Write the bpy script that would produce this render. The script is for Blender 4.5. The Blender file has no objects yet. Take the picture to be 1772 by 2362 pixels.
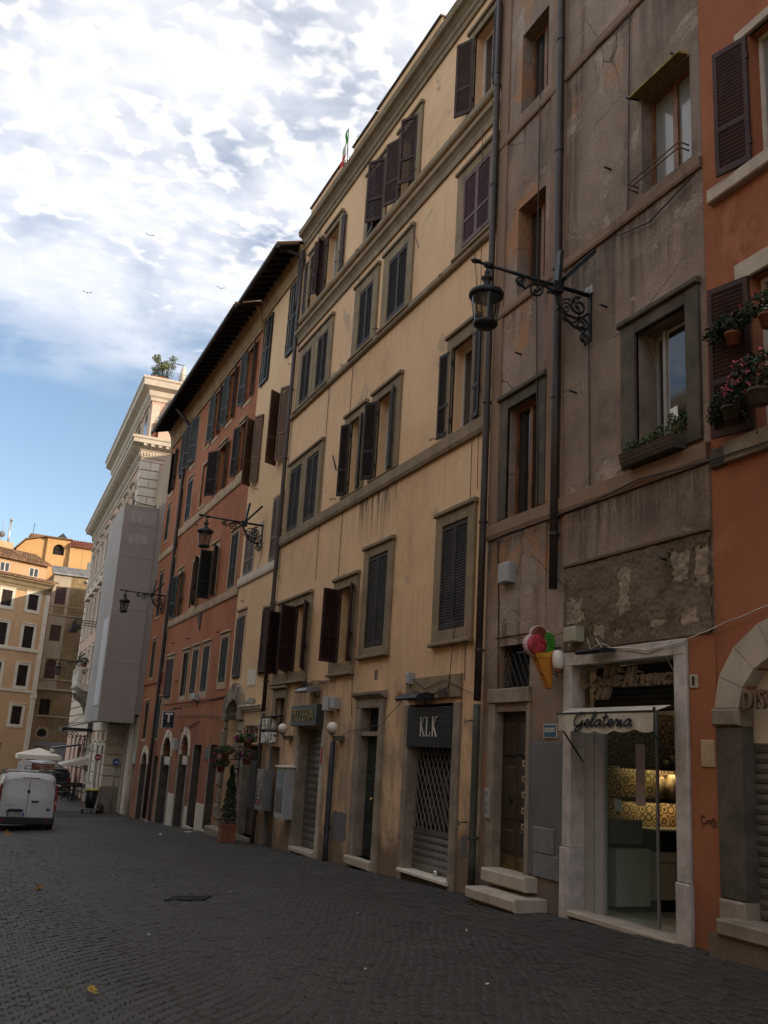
import bpy, bmesh, math, random
import numpy as np
from mathutils import Matrix, Vector
random.seed(7)
rng = np.random.default_rng(7)
R = math.radians
SC = bpy.context.scene
COL = SC.collection

# ------------------------------------------------------------------ camera
PITCH, ROLL, YAW = R(14.32), R(3.4), R(22.74)
fh = Vector((math.sin(YAW), math.cos(YAW), 0)); up = Vector((0, 0, 1))
rt0 = Vector((math.cos(YAW), -math.sin(YAW), 0))
fw = fh * math.cos(PITCH) + up * math.sin(PITCH)
u0 = -fh * math.sin(PITCH) + up * math.cos(PITCH)
rt = rt0 * math.cos(ROLL) + u0 * math.sin(ROLL)
uu = -rt0 * math.sin(ROLL) + u0 * math.cos(ROLL)
cam_d = bpy.data.cameras.new('camera')
cam = bpy.data.objects.new('camera', cam_d); COL.objects.link(cam)
cam.matrix_world = Matrix(((rt.x, uu.x, -fw.x, 0), (rt.y, uu.y, -fw.y, 0), (rt.z, uu.z, -fw.z, 1.43), (0, 0, 0, 1)))
cam_d.sensor_fit = 'VERTICAL'; cam_d.sensor_height = 36; cam_d.lens = 36 * 2200 / 2362
cam_d.clip_start = 0.05; cam_d.clip_end = 2000
SC.camera = cam

# ------------------------------------------------------------------ sky, sun, exposure
SUN_EL, SUN_X, SUN_Y = R(17), 0.62, -0.78
SKY_STRENGTH = 0.15
world = bpy.data.worlds.new('World'); SC.world = world; world.use_nodes = True
nt = world.node_tree; nt.nodes.clear()
def WN(t, **k):
    n = nt.nodes.new(t)
    for a, v in k.items(): setattr(n, a, v)
    return n
def wl(a, b): nt.links.new(a, b)
def wmath(op, a, b=None, c=None, clamp=False):
    n = WN('ShaderNodeMath', operation=op, use_clamp=clamp)
    for i, v in enumerate((a, b, c)):
        if v is None: continue
        if isinstance(v, (int, float)): n.inputs[i].default_value = v
        else: wl(v, n.inputs[i])
    return n.outputs[0]
sky = WN('ShaderNodeTexSky', sky_type='NISHITA', sun_disc=False)
sky.sun_elevation = SUN_EL; sky.sun_rotation = math.atan2(SUN_X, SUN_Y)
sky.air_density = 1.0; sky.dust_density = 0.6; sky.ozone_density = 2.0
tc = WN('ShaderNodeTexCoord')
sep = WN('ShaderNodeSeparateXYZ'); wl(tc.outputs['Generated'], sep.inputs[0])
zc = wmath('MAXIMUM', sep.outputs[2], 0.06)
cx = wmath('DIVIDE', sep.outputs[0], zc); cy = wmath('DIVIDE', sep.outputs[1], zc)
comb = WN('ShaderNodeCombineXYZ'); wl(cx, comb.inputs[0]); wl(cy, comb.inputs[1])
def wnoise(scale, detail, rough, dist=0.0, vec=None):
    n = WN('ShaderNodeTexNoise'); n.inputs['Scale'].default_value = scale; n.inputs['Detail'].default_value = detail
    n.inputs['Roughness'].default_value = rough; n.inputs['Distortion'].default_value = dist
    wl(vec or comb.outputs[0], n.inputs['Vector']); return n.outputs['Fac']
def wramp(v, a, b, lo=0.0, hi=1.0):
    n = WN('ShaderNodeMapRange', interpolation_type='SMOOTHSTEP'); n.inputs[1].default_value = a; n.inputs[2].default_value = b
    n.inputs[3].default_value = lo; n.inputs[4].default_value = hi; wl(v, n.inputs[0]); return n.outputs[0]
puff = wnoise(19.0, 2.5, 0.5, 0.25)                        # altocumulus puffs
mid = wnoise(2.2, 5, 0.55, 0.4)
big = wnoise(0.8, 3, 0.5)
bank_edge = wmath('ADD', cy, wmath('MULTIPLY', wmath('SUBTRACT', big, 0.5), 2.2))
bank_edge = wmath('ADD', bank_edge, wmath('MULTIPLY', wmath('SUBTRACT', mid, 0.5), 1.0))
bank = wramp(bank_edge, 2.85, 1.75)                       # the cloud bank ends towards the far end of the street
dens = wmath('ADD', wmath('MULTIPLY', puff, 0.55), wmath('MULTIPLY', mid, 0.45))
dens = wmath('ADD', dens, wmath('MULTIPLY', wmath('SUBTRACT', bank, 1.0), 0.30))
dens = wmath('ADD', dens, wmath('MULTIPLY', wmath('SUBTRACT', big, 0.5), 0.35))
cover = wramp(dens, 0.33, 0.60)
veil = wmath('MULTIPLY', wramp(wmath('ADD', wmath('MULTIPLY', mid, .6), wmath('MULTIPLY', big, .4)), 0.34, 0.56), 0.82)
cover = wmath('MAXIMUM', cover, veil)                   # thin veil between the puffs
cover = wmath('MULTIPLY', cover, wramp(bank, 0.0, 0.45))
cover = wmath('MULTIPLY', cover, 0.97)
thick = wramp(dens, 0.36, 0.64)
ccol = WN('ShaderNodeMix', data_type='RGBA'); wl(thick, ccol.inputs['Factor'])
ccol.inputs['A'].default_value = (5.2, 5.3, 5.65, 1); ccol.inputs['B'].default_value = (6.6, 6.4, 6.25, 1)
mixs = WN('ShaderNodeMix', data_type='RGBA'); wl(cover, mixs.inputs['Factor'])
hs = WN('ShaderNodeHueSaturation'); hs.inputs['Saturation'].default_value = 0.92; hs.inputs['Value'].default_value = 0.88
wl(sky.outputs[0], hs.inputs['Color'])
wl(hs.outputs[0], mixs.inputs['A']); wl(ccol.outputs['Result'], mixs.inputs['B'])
bg = WN('ShaderNodeBackground'); bg.inputs['Strength'].default_value = SKY_STRENGTH
wl(mixs.outputs['Result'], bg.inputs['Color'])
wo = WN('ShaderNodeOutputWorld'); wl(bg.outputs[0], wo.inputs['Surface'])
sun_d = bpy.data.lights.new('sun', 'SUN'); sun_d.energy = 3.0; sun_d.angle = R(0.5); sun_d.color = (1.0, 0.80, 0.58)
sun = bpy.data.objects.new('sun', sun_d); COL.objects.link(sun)
sdir = Vector((SUN_X, SUN_Y, math.hypot(SUN_X, SUN_Y) * math.tan(SUN_EL))).normalized()
sun.rotation_euler = sdir.to_track_quat('Z', 'Y').to_euler()
SC.view_settings.view_transform = 'Standard'; SC.view_settings.look = 'None'
SC.view_settings.exposure = 0.48; SC.view_settings.gamma = 1.0; SC.view_settings.use_curve_mapping = False
SC.cycles.max_bounces = 6; SC.cycles.diffuse_bounces = 4; SC.cycles.transparent_max_bounces = 8
SC.cycles.caustics_reflective = False; SC.cycles.caustics_refractive = False

# ------------------------------------------------------------------ materials
def newmat(name):
    m = bpy.data.materials.new(name); m.use_nodes = True
    t = m.node_tree; b = t.nodes['Principled BSDF']
    return m, t, b
def noise(t, vec, scale, detail=4, rough=0.55, dist=0.0):
    n = t.nodes.new('ShaderNodeTexNoise'); n.inputs['Scale'].default_value = scale; n.inputs['Detail'].default_value = detail
    n.inputs['Roughness'].default_value = rough; n.inputs['Distortion'].default_value = dist
    t.links.new(vec, n.inputs['Vector']); return n.outputs['Fac']
def mapping(t, vec, sc):
    n = t.nodes.new('ShaderNodeMapping'); n.inputs['Scale'].default_value = sc; t.links.new(vec, n.inputs['Vector']); return n.outputs[0]
def mrange(t, v, a, b, lo=0.0, hi=1.0):
    n = t.nodes.new('ShaderNodeMapRange'); n.interpolation_type = 'SMOOTHSTEP'
    for i, x in enumerate((a, b, lo, hi)): n.inputs[i + 1].default_value = x
    t.links.new(v, n.inputs[0]); return n.outputs[0]
def mixc(t, f, a, b):
    n = t.nodes.new('ShaderNodeMix'); n.data_type = 'RGBA'
    if isinstance(f, float): n.inputs['Factor'].default_value = f
    else: t.links.new(f, n.inputs['Factor'])
    for k, v in (('A', a), ('B', b)):
        if isinstance(v, tuple): n.inputs[k].default_value = (*v[:3], 1)
        else: t.links.new(v, n.inputs[k])
    return n.outputs['Result']
def mth(t, op, a, b):
    n = t.nodes.new('ShaderNodeMath'); n.operation = op
    for i, v in enumerate((a, b)):
        if isinstance(v, (int, float)): n.inputs[i].default_value = v
        else: t.links.new(v, n.inputs[i])
    return n.outputs[0]
def bump(t, b, h, strength, dist=0.02):
    n = t.nodes.new('ShaderNodeBump'); n.inputs['Strength'].default_value = strength; n.inputs['Distance'].default_value = dist
    t.links.new(h, n.inputs['Height']); t.links.new(n.outputs[0], b.inputs['Normal'])
def objco(t):
    return t.nodes.new('ShaderNodeTexCoord').outputs['Object']
def plain(name, col, rough=0.6, metal=0.0, var=0.15, scale=6.0, bmp=0.0, spec=0.4):
    m, t, b = newmat(name); c = objco(t)
    n = noise(t, c, scale, 5, 0.6)
    d = tuple(x * (1 - var) for x in col); l = tuple(min(1, x * (1 + var)) for x in col)
    t.links.new(mixc(t, mrange(t, n, 0.3, 0.7), d, l), b.inputs['Base Color'])
    b.inputs['Roughness'].default_value = rough; b.inputs['Metallic'].default_value = metal
    b.inputs['Specular IOR Level'].default_value = spec
    if bmp: bump(t, b, noise(t, c, scale * 6, 4), bmp, 0.01)
    return m
def plaster(name, base, dark, light, streak=(0.10, 0.08, 0.06), streak_amt=0.35, peel=None, peel_at=0.66, peel2=None, peel2_at=0.68,
            bmp=0.25, fine=0.12, seed=0.0, foot=None, runs=(), wash=None, peel_soft=.02, grime=None):
    """weathered lime plaster: cloudy wash, rain streaks, patches where the coat has come off"""
    m, t, b = newmat(name); c = objco(t)
    mp = t.nodes.new('ShaderNodeMapping'); mp.inputs['Location'].default_value = (seed, seed * 1.7, seed * 0.6); t.links.new(c, mp.inputs['Vector']); c = mp.outputs[0]
    a = noise(t, c, 0.45, 6, 0.6, 0.3); a2 = noise(t, c, 2.6, 7, 0.65)
    col = mixc(t, mrange(t, a, 0.32, 0.68), dark, light)
    col = mixc(t, mrange(t, a2, 0.25, 0.75), col, base)
    sv = mapping(t, c, (2.2, 2.2, 0.16))
    s1 = noise(t, sv, 1.6, 6, 0.6); s2 = noise(t, c, 0.7, 3, 0.5)
    sm = mth(t, 'MULTIPLY', mrange(t, s1, 0.52, 0.74), mrange(t, s2, 0.38, 0.62))
    sm = mth(t, 'MULTIPLY', sm, streak_amt)
    col = mixc(t, sm, col, streak)
    for (ya, yb, za, zb, amt, scol) in runs:              # dirty water runs below a sill or ledge: own place, ragged vertical fingers
        sp = t.nodes.new('ShaderNodeSeparateXYZ'); t.links.new(objco(t), sp.inputs[0])
        fy = mth(t, 'MULTIPLY', mrange(t, sp.outputs[1], ya - .25, ya + .25), mrange(t, sp.outputs[1], yb + .25, yb - .25))
        fz = mth(t, 'MULTIPLY', mrange(t, sp.outputs[2], za, zb), mrange(t, sp.outputs[2], zb + .02, zb))
        r1 = noise(t, mapping(t, c, (3.2, 3.2, .22)), 2.2, 8, .7)
        k = mth(t, 'MULTIPLY', mth(t, 'MULTIPLY', fy, fz), mrange(t, r1, .40, .62)); col = mixc(t, mth(t, 'MULTIPLY', k, amt), col, scol)
    if grime:                                             # cloudy soot and splash patches in the reach of the street
        sp = t.nodes.new('ShaderNodeSeparateXYZ'); t.links.new(objco(t), sp.inputs[0])
        gz_ = mth(t, 'ADD', sp.outputs[2], mth(t, 'MULTIPLY', noise(t, c, .55, 4, .6), -3.2))
        gm_ = mth(t, 'MULTIPLY', mrange(t, gz_, grime[1], grime[1] - 1.2), mrange(t, noise(t, mapping(t, c, (1, 1, .5)), 1.5, 9, .68, .5), .36, .60)); col = mixc(t, mth(t, 'MULTIPLY', gm_, grime[2]), col, grime[0])
    if wash:                                              # older colour coat still holding in part of the wall
        sp = t.nodes.new('ShaderNodeSeparateXYZ'); t.links.new(objco(t), sp.inputs[0])
        w1 = mth(t, 'ADD', noise(t, c, .8, 8, .62, .5), mth(t, 'MULTIPLY', mrange(t, sp.outputs[1], wash[1], wash[1] + .8), wash[2]))
        col = mixc(t, mth(t, 'MULTIPLY', mrange(t, w1, .60, .72), .8), col, wash[0])
        cr = t.nodes.new('ShaderNodeTexVoronoi'); cr.feature = 'DISTANCE_TO_EDGE'; cr.inputs['Scale'].default_value = .75
        wv = t.nodes.new('ShaderNodeMix'); wv.data_type = 'VECTOR'; wv.inputs['Factor'].default_value = .25; t.links.new(c, wv.inputs[4])
        nz = t.nodes.new('ShaderNodeTexNoise'); nz.inputs['Scale'].default_value = 1.8; nz.inputs['Detail'].default_value = 6; t.links.new(c, nz.inputs['Vector']); t.links.new(nz.outputs['Color'], wv.inputs[5])
        t.links.new(wv.outputs[1], cr.inputs['Vector'])
        ck = mth(t, 'MULTIPLY', mrange(t, cr.outputs['Distance'], .010, .002), mrange(t, a, .45, .6)); col = mixc(t, mth(t, 'MULTIPLY', ck, .7), col, (.05, .04, .035))
    f = noise(t, c, 28, 5, 0.7)
    h = mth(t, 'MULTIPLY', f, 0.35)
    if peel:
        p = noise(t, c, 0.9, 10, 0.62, 0.6); pm = mrange(t, p, peel_at, peel_at + peel_soft)
        col = mixc(t, pm, col, mixc(t, mrange(t, a2, 0.3, 0.7), peel, tuple(x * 0.7 for x in peel)))
        h = mth(t, 'SUBTRACT', h, mth(t, 'MULTIPLY', pm, 0.5))
    if peel2:
        v2 = t.nodes.new('ShaderNodeMapping'); v2.inputs['Location'].default_value = (11, 5, 3); t.links.new(c, v2.inputs['Vector'])
        p = noise(t, v2.outputs[0], 0.6, 9, 0.6, 0.8); pm = mrange(t, p, peel2_at, peel2_at + 0.06)
        col = mixc(t, pm, col, peel2)
    if foot:                                              # rising damp and splash dirt above the paving: worn coat with a ragged edge
        sp = t.nodes.new('ShaderNodeSeparateXYZ'); t.links.new(objco(t), sp.inputs[0])
        g = mth(t, 'ADD', sp.outputs[2], mth(t, 'MULTIPLY', sp.outputs[1], 0.039))
        e = mth(t, 'ADD', g, mth(t, 'MULTIPLY', noise(t, c, 1.1, 8, 0.65), -2.6))
        pm = mth(t, 'MULTIPLY', mrange(t, e, -0.35, -1.0), foot[1])
        col = mixc(t, pm, col, foot[0])
    col = mixc(t, mth(t, 'MULTIPLY', mrange(t, f, 0.35, 0.75), fine), col, tuple(x * 0.5 for x in dark))
    t.links.new(col, b.inputs['Base Color']); b.inputs['Roughness'].default_value = 0.92; b.inputs['Specular IOR Level'].default_value = 0.15
    h = mth(t, 'ADD', h, mth(t, 'MULTIPLY', a2, 0.6))
    bump(t, b, h, bmp, 0.03)
    return m
def stone(name, col, var=0.3, scale=3.0, rough=0.85, pits=0.35, streak=0.25):
    m, t, b = newmat(name); c = objco(t)
    n = noise(t, c, scale, 8, 0.65, 0.3); n2 = noise(t, c, scale * 9, 5, 0.7)
    k = mixc(t, mrange(t, n, 0.3, 0.7), tuple(x * (1 - var) for x in col), tuple(min(1, x * (1 + var)) for x in col))
    sv = mapping(t, c, (3, 3, 0.3)); s = noise(t, sv, 1.3, 6, 0.6)
    k = mixc(t, mth(t, 'MULTIPLY', mrange(t, s, 0.5, 0.75), streak), k, tuple(x * 0.35 for x in col))
    pm = mrange(t, n2, 0.66, 0.72); k = mixc(t, mth(t, 'MULTIPLY', pm, pits), k, tuple(x * 0.4 for x in col))
    t.links.new(k, b.inputs['Base Color']); b.inputs['Roughness'].default_value = rough; b.inputs['Specular IOR Level'].default_value = 0.25
    bump(t, b, mth(t, 'SUBTRACT', n2, mth(t, 'MULTIPLY', pm, 0.6)), 0.25, 0.02)
    return m
def island(name, col, var=0.35, rough=0.6, spec=0.4, bmp=0.3, scale=20):
    """separate pieces in one mesh each get their own tone"""
    m, t, b = newmat(name); c = objco(t)
    g = t.nodes.new('ShaderNodeNewGeometry'); r = g.outputs['Random Per Island']
    oi = t.nodes.new('ShaderNodeObjectInfo').outputs['Random']
    rr = mth(t, 'FRACT', mth(t, 'ADD', mth(t, 'MULTIPLY', r, 7.13), oi), 0.0)
    k = mixc(t, rr, tuple(x * (1 - var) for x in col), tuple(min(1, x * (1 + var)) for x in col))
    wp = noise(t, c, .55, 5, .6, .4); k = mixc(t, mth(t, 'MULTIPLY', mrange(t, wp, .42, .66), .45), k, tuple(x * .55 for x in col))
    n = noise(t, c, scale, 6, 0.65)
    k = mixc(t, mth(t, 'MULTIPLY', mrange(t, n, 0.4, 0.7), 0.4), k, tuple(x * 0.55 for x in col))
    t.links.new(k, b.inputs['Base Color']); b.inputs['Roughness'].default_value = rough; b.inputs['Specular IOR Level'].default_value = spec
    if bmp: bump(t, b, noise(t, c, scale * 2.5, 5, 0.7), bmp, 0.006)
    return m
def glassdark(name, col, rough=0.06):
    m, t, b = newmat(name); c = objco(t)
    b.inputs['Base Color'].default_value = (*col, 1); b.inputs['Roughness'].default_value = rough
    b.inputs['Specular IOR Level'].default_value = 0.8
    bump(t, b, noise(t, c, 1.2, 2), 0.08, 0.02)
    return m
def emis(name, col, s):
    m, t, b = newmat(name); b.inputs['Base Color'].default_value = (*col, 1)
    b.inputs['Emission Color'].default_value = (*col, 1); b.inputs['Emission Strength'].default_value = s
    return m
def clear_glass(name, tint=(0.86, 0.92, 0.90), fac=0.035):
    m = bpy.data.materials.new(name); m.use_nodes = True; t = m.node_tree; t.nodes.clear()
    o = t.nodes.new('ShaderNodeOutputMaterial'); tr = t.nodes.new('ShaderNodeBsdfTransparent'); tr.inputs[0].default_value = (*tint, 1)
    gl = t.nodes.new('ShaderNodeBsdfGlossy'); gl.inputs['Roughness'].default_value = 0.02
    lw = t.nodes.new('ShaderNodeLayerWeight'); fr = t.nodes.new('ShaderNodeMath'); fr.operation = 'MULTIPLY_ADD'; pw = t.nodes.new('ShaderNodeMath'); pw.operation = 'POWER'; pw.inputs[1].default_value = 4.5; t.links.new(lw.outputs['Facing'], pw.inputs[0]); t.links.new(pw.outputs[0], fr.inputs[0]); fr.inputs[1].default_value = .8; fr.inputs[2].default_value = .03
    df = t.nodes.new('ShaderNodeBsdfDiffuse'); df.inputs[0].default_value = (.36, .42, .39, 1); dm = t.nodes.new('ShaderNodeMixShader'); dm.inputs[0].default_value = fac; t.links.new(tr.outputs[0], dm.inputs[1]); t.links.new(df.outputs[0], dm.inputs[2])   # pale diffuse film standing in for the reflection on the pane
    mx = t.nodes.new('ShaderNodeMixShader'); t.links.new(fr.outputs[0], mx.inputs[0]); t.links.new(dm.outputs[0], mx.inputs[1]); t.links.new(gl.outputs[0], mx.inputs[2])
    t.links.new(mx.outputs[0], o.inputs['Surface']); return m

M = {}
M['yellow'] = plaster('yellow_plaster', (.72, .495, .300), (.56, .375, .225), (.77, .545, .345), streak=(.33, .235, .16), streak_amt=.32, runs=((17.2, 19.4, 5.7, 6.92, .85, (.055, .045, .035)), (14.2, 21, 5.4, 6.95, .20, (.20, .15, .11)), (13.8, 25, 8.9, 10.6, .13, (.22, .17, .12)), (19.2, 25, 1.9, 3.0, .6, (.10, .075, .055)), (13.6, 14.4, 2.4, 3.3, .6, (.13, .10, .07)), (14.0, 16.2, 2.2, 2.45, .6, (.10, .08, .06)), (15.5, 17.0, 2.5, 4.5, .2, (.26, .20, .15))), peel2=(.46, .35, .24), peel2_at=.60, grime=((.24, .19, .145), 1.6, .75), foot=((.17, .125, .09), .9))
M['yellow2'] = plaster('straw_plaster', (.73, .515, .305), (.64, .44, .26), (.77, .56, .345), streak=(.30, .21, .13), streak_amt=.25, peel2=(.50, .37, .22), peel2_at=.7, grime=((.30, .235, .165), 1.2, .6), seed=4.0, foot=((.30, .21, .14), .7))
M['orange'] = plaster('burnt_orange_plaster', (.385, .155, .082), (.28, .108, .056), (.44, .195, .11), streak=(.62, .36, .24), streak_amt=.30, peel=(.52, .30, .20), peel_at=.70, peel2=(.27, .105, .055), peel2_at=.62, grime=((.20, .10, .065), 1.0, .6), seed=9.0, foot=((.33, .19, .12), .55))
M['rust'] = plaster('rust_orange_plaster', (.335, .130, .070), (.24, .088, .046), (.39, .165, .092), streak=(.20, .09, .05), streak_amt=.35, peel2=(.36, .15, .085), peel2_at=.6, seed=15.0, foot=((.20, .10, .06), .45))
M['brown'] = plaster('weathered_brown_plaster', (.285, .222, .182), (.115, .088, .070), (.43, .345, .285), streak=(.070, .052, .042), streak_amt=.85, peel=(.44, .36, .30), peel_at=.56, peel_soft=.09, bmp=.9, seed=21.0, fine=.4, wash=((.42, .215, .105), 11.2, .10), runs=((8.3, 13.4, 7.9, 8.85, .8, (.07, .055, .045)), (8.3, 13.4, 3.9, 4.95, .75, (.07, .055, .045)), (8.3, 13.4, 11.3, 12.25, .7, (.09, .07, .055)), (10.9, 11.3, 4, 12, .8, (.06, .05, .04)), (8.3, 9.8, 7.3, 8.2, .6, (.09, .07, .06)), (8.2, 9.9, 9.6, 12, .35, (.10, .08, .065))), foot=((.16, .135, .12), .8))
M['rough'] = plaster('rough_undercoat', (.19, .15, .115), (.095, .073, .054), (.27, .215, .165), streak=(.05, .04, .03), streak_amt=.5, peel=(.30, .25, .19), peel_at=.64, bmp=.9, seed=33.0, fine=.4)
M['pilaster'] = plaster('pilaster_plaster', (.25, .175, .13), (.16, .115, .085), (.32, .21, .14), streak=(.07, .05, .04), streak_amt=.6, peel2=(.42, .22, .11), peel2_at=.62, bmp=.45, seed=41.0, fine=.3)
M['greydado'] = plaster('grey_dado_plaster', (.15, .152, .158), (.10, .10, .105), (.19, .19, .195), streak=(.06, .055, .05), streak_amt=.6, peel=(.24, .19, .15), peel_at=.7, seed=50.0)
M['pink'] = plaster('pink_plaster', (.62, .44, .345), (.55, .385, .30), (.66, .48, .38), streak=(.40, .30, .24), streak_amt=.2, seed=60.0)
M['beige'] = plaster('beige_plaster', (.42, .34, .25), (.34, .27, .195), (.47, .39, .30), streak=(.2, .16, .12), streak_amt=.35, seed=64.0, foot=((.22, .17, .12), .6))
M['farorange'] = plaster('apricot_plaster', (.57, .385, .225), (.50, .34, .20), (.61, .42, .26), streak=(.45, .28, .16), streak_amt=.25, seed=70.0)
M['farstone'] = plaster('ochre_tuff', (.31, .225, .125), (.175, .125, .070), (.42, .31, .175), streak=(.07, .055, .04), streak_amt=.6, peel=(.44, .37, .27), peel_at=.60, bmp=.6, seed=77.0, fine=.35)
M['farcream'] = plaster('stained_cream_plaster', (.47, .41, .31), (.33, .28, .20), (.54, .48, .39), streak=(.16, .13, .10), streak_amt=.6, peel=(.34, .21, .10), peel_at=.64, seed=82.0)
M['farlilac'] = plaster('lilac_plaster', (.29, .275, .31), (.25, .235, .27), (.33, .31, .34), streak_amt=.2, seed=85.0)
M['peperino'] = stone('peperino_stone', (.235, .185, .118), .18, 2.0)
M['dkstone'] = stone('dark_peperino', (.095, .082, .066), .3, 3.0)
M['trav'] = stone('travertine', (.43, .375, .31), .15, 2.5)
M['travold'] = stone('old_travertine', (.255, .215, .17), .25, 2.5, pits=.5)
M['marble'] = stone('white_marble_frame', (.47, .435, .41), .22, 4.0, rough=.6, streak=.5)
M['creamtrim'] = stone('cream_trim', (.62, .55, .45), .10, 2.0, streak=.15)
M['whitetrim'] = stone('white_trim', (.66, .61, .52), .08, 2.0, streak=.12)
M['orgtrim'] = stone('sandy_trim', (.42, .31, .205), .18, 2.0)
M['cove'] = plain('ochre_cove', (.33, .225, .125), .9, var=.2, scale=1.5)
M['tuff'] = stone('exposed_tuff', (.27, .22, .165), .3, 5.0, pits=.6)
M['archstone'] = stone('rusticated_stone', (.24, .205, .155), .4, 2.2, pits=.5, streak=.5)
M['shutter'] = plain('maroon_shutter_paint', (.044, .022, .020), .6, var=.35, scale=3, spec=.25)
M['shutdk'] = plain('dark_brown_shutter_paint', (.022, .015, .013), .6, var=.4, scale=3, spec=.25)
M['shutred'] = plain('mulberry_shutter_paint', (.105, .042, .044), .6, var=.2, scale=3)
M['shutgrey'] = plain('faded_grey_shutter_paint', (.036, .029, .026), .7, var=.4, spec=.2, scale=3)
M['shutbrown'] = plain('brown_shutter_paint', (.115, .060, .034), .6, var=.25, scale=3)
M['shutblk'] = plain('blackish_green_shutter_paint', (.022, .022, .020), .55, var=.3, scale=3)
M['wood'] = plain('window_wood', (.17, .075, .035), .5, var=.3, scale=5)
M['whitewood'] = plain('white_window_paint', (.58, .55, .50), .5, var=.08, scale=5)
M['greywood'] = plain('grey_window_paint', (.30, .30, .30), .5, var=.1)
M['doorwood'] = plain('dark_walnut_door', (.040, .027, .019), .5, var=.35, scale=4, bmp=.1)
M['doorgreen'] = plain('dark_green_door', (.016, .028, .024), .4, var=.3, scale=4)
M['iron'] = plain('black_wrought_iron', (.020, .022, .023), .5, metal=.3, var=.3, scale=12)
M['pipe'] = plain('dark_drainpipe_paint', (.045, .034, .032), .45, var=.3, scale=3)
M['shutmetal'] = plain('grey_roller_steel', (.14, .128, .112), .5, metal=.35, var=.2, scale=2)
M['shutmetalbr'] = plain('brown_roller_steel', (.105, .062, .05), .5, metal=.3, var=.2, scale=2)
M['black'] = plain('matt_black', (.012, .012, .013), .6, var=.3)
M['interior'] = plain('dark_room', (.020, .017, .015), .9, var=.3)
M['glass'] = glassdark('window_glass', (.018, .020, .022))
M['glasspale'] = glassdark('curtained_glass', (.20, .20, .19), .12)
M['shopglass'] = clear_glass('shop_glass')
M['lampglass'] = clear_glass('lantern_glass', (.62, .60, .55))
M['zinc'] = plain('zinc_flashing', (.20, .20, .205), .5, metal=.4, var=.35, scale=2)
M['greybox'] = plain('grey_plastic', (.33, .33, .33), .5, var=.08)
M['steelgrey'] = plain('painted_steel', (.17, .17, .175), .5, var=.15)
M['white'] = plain('white_enamel', (.72, .71, .69), .35, var=.05)
M['globe'] = plain('opal_globe', (.74, .70, .64), .25, var=.04)
M['cable'] = plain('cable_rubber', (.05, .042, .036), .7, var=.2)
M['cablew'] = plain('white_cable', (.45, .42, .38), .6, var=.2)
M['tile'] = island('roof_tiles', (.26, .155, .095), .45, .9, .15, .3, 8)
M['tilered'] = island('red_roof_tiles', (.30, .115, .08), .3, .9, .15, .3, 8)
M['rafter'] = plain('dark_eave_wood', (.018, .013, .011), .8, var=.4, scale=3)
M['soffit'] = plain('sooty_eave_boards', (.030, .022, .017), .85, var=.4, scale=2)
M['cobble'] = island('basalt_sett', (.050, .0455, .0415), .20, .56, .32, .5, 16)
M['mortar'] = plain('joint_dirt', (.040, .035, .029), .95, var=.3, scale=10, bmp=.3)
M['terracotta'] = plain('terracotta', (.21, .075, .038), .8, var=.2, scale=6, bmp=.1)
M['leaf'] = island('leaves', (.055, .10, .028), .5, .6, .3, 0, 10)
M['leafdk'] = island('dark_leaves', (.022, .044, .018), .5, .6, .3, 0, 10)
M['olive'] = island('olive_leaves', (.16, .19, .085), .45, .6, .3, 0, 10)
M['bark'] = plain('bark', (.09, .065, .045), .9, var=.4, scale=10, bmp=.4)
M['magenta'] = island('magenta_petals', (.30, .02, .15), .4, .6, .2, 0, 10)
M['pinkpetal'] = island('pink_petals', (.60, .14, .20), .35, .6, .2, 0, 10)
M['redpetal'] = island('red_petals', (.55, .05, .03), .3, .6, .2, 0, 10)
M['canvas'] = plain('weathered_canvas', (.47, .43, .36), .9, var=.18, scale=4, bmp=.05)
M['canvasw'] = plain('cream_canvas', (.62, .57, .49), .9, var=.06, scale=3)
M['ink'] = plain('black_lettering', (.012, .011, .011), .6)
M['gold'] = plain('dull_gold_letters', (.30, .235, .055), .5, var=.15)
M['letterw'] = plain('white_letters', (.62, .60, .56), .5, var=.1)
M['letterbr'] = plain('bronze_letter_face', (.155, .10, .062), .5, var=.2)
M['letterside'] = plain('letter_sides', (.245, .205, .155), .6, var=.2)

# ------------------------------------------------------------------ geometry helpers
def ground(x, y):
    """height of the paving: the street falls away from the camera and dips towards its middle"""
    pts = ((-40, 1.5), (0, 0), (9, -.345), (20, -.77), (30, -1.12), (37, -1.48), (44, -1.78), (48.5, -1.86), (400, -1.95))
    z = -1.95
    for (a, za), (b, zb) in zip(pts, pts[1:]):
        if y <= b:
            z = za + (zb - za) * (y - a) / (b - a); break
    k = max(0.0, min(1.0, (50 - y) / 10))
    d = max(0.0, min(5.5, 7.5 - x))
    z -= 0.06 * d * k
    if x < 2: z += 0.025 * (2 - max(x, -12)) * k
    return z
class Frame:
    """a facade's own axes: s along it, d out from it, z up"""
    def __init__(s, ox, oy, dx, dy, outx, outy):
        s.o = (ox, oy); s.d = (dx, dy); s.n = (outx, outy)
    def __call__(s, a, d, z):
        return (s.o[0] + s.d[0] * a + s.n[0] * d, s.o[1] + s.d[1] * a + s.n[1] * d, z)
WALLX = 7.5
MAIN = Frame(WALLX, 0, 0, 1, -1, 0)
XYZ = lambda a, d, z: (a, d, z)
EACH = {'marble_jamb', 'marble_plinth', 'stone_trim', 'door_jamb', 'door_panel', 'kick_plate', 'hood_bracket', 'letter_rail', 'meter_panel', 'call_button', 'shopfront', 'awning_arm', 'canopy_tie', 'model_lettering', 'shop_display', 'bare_dado', 'door_strip', 'pipe_clip', 'rack_rail', 'scaffold_tube', 'letter_face'}
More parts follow.
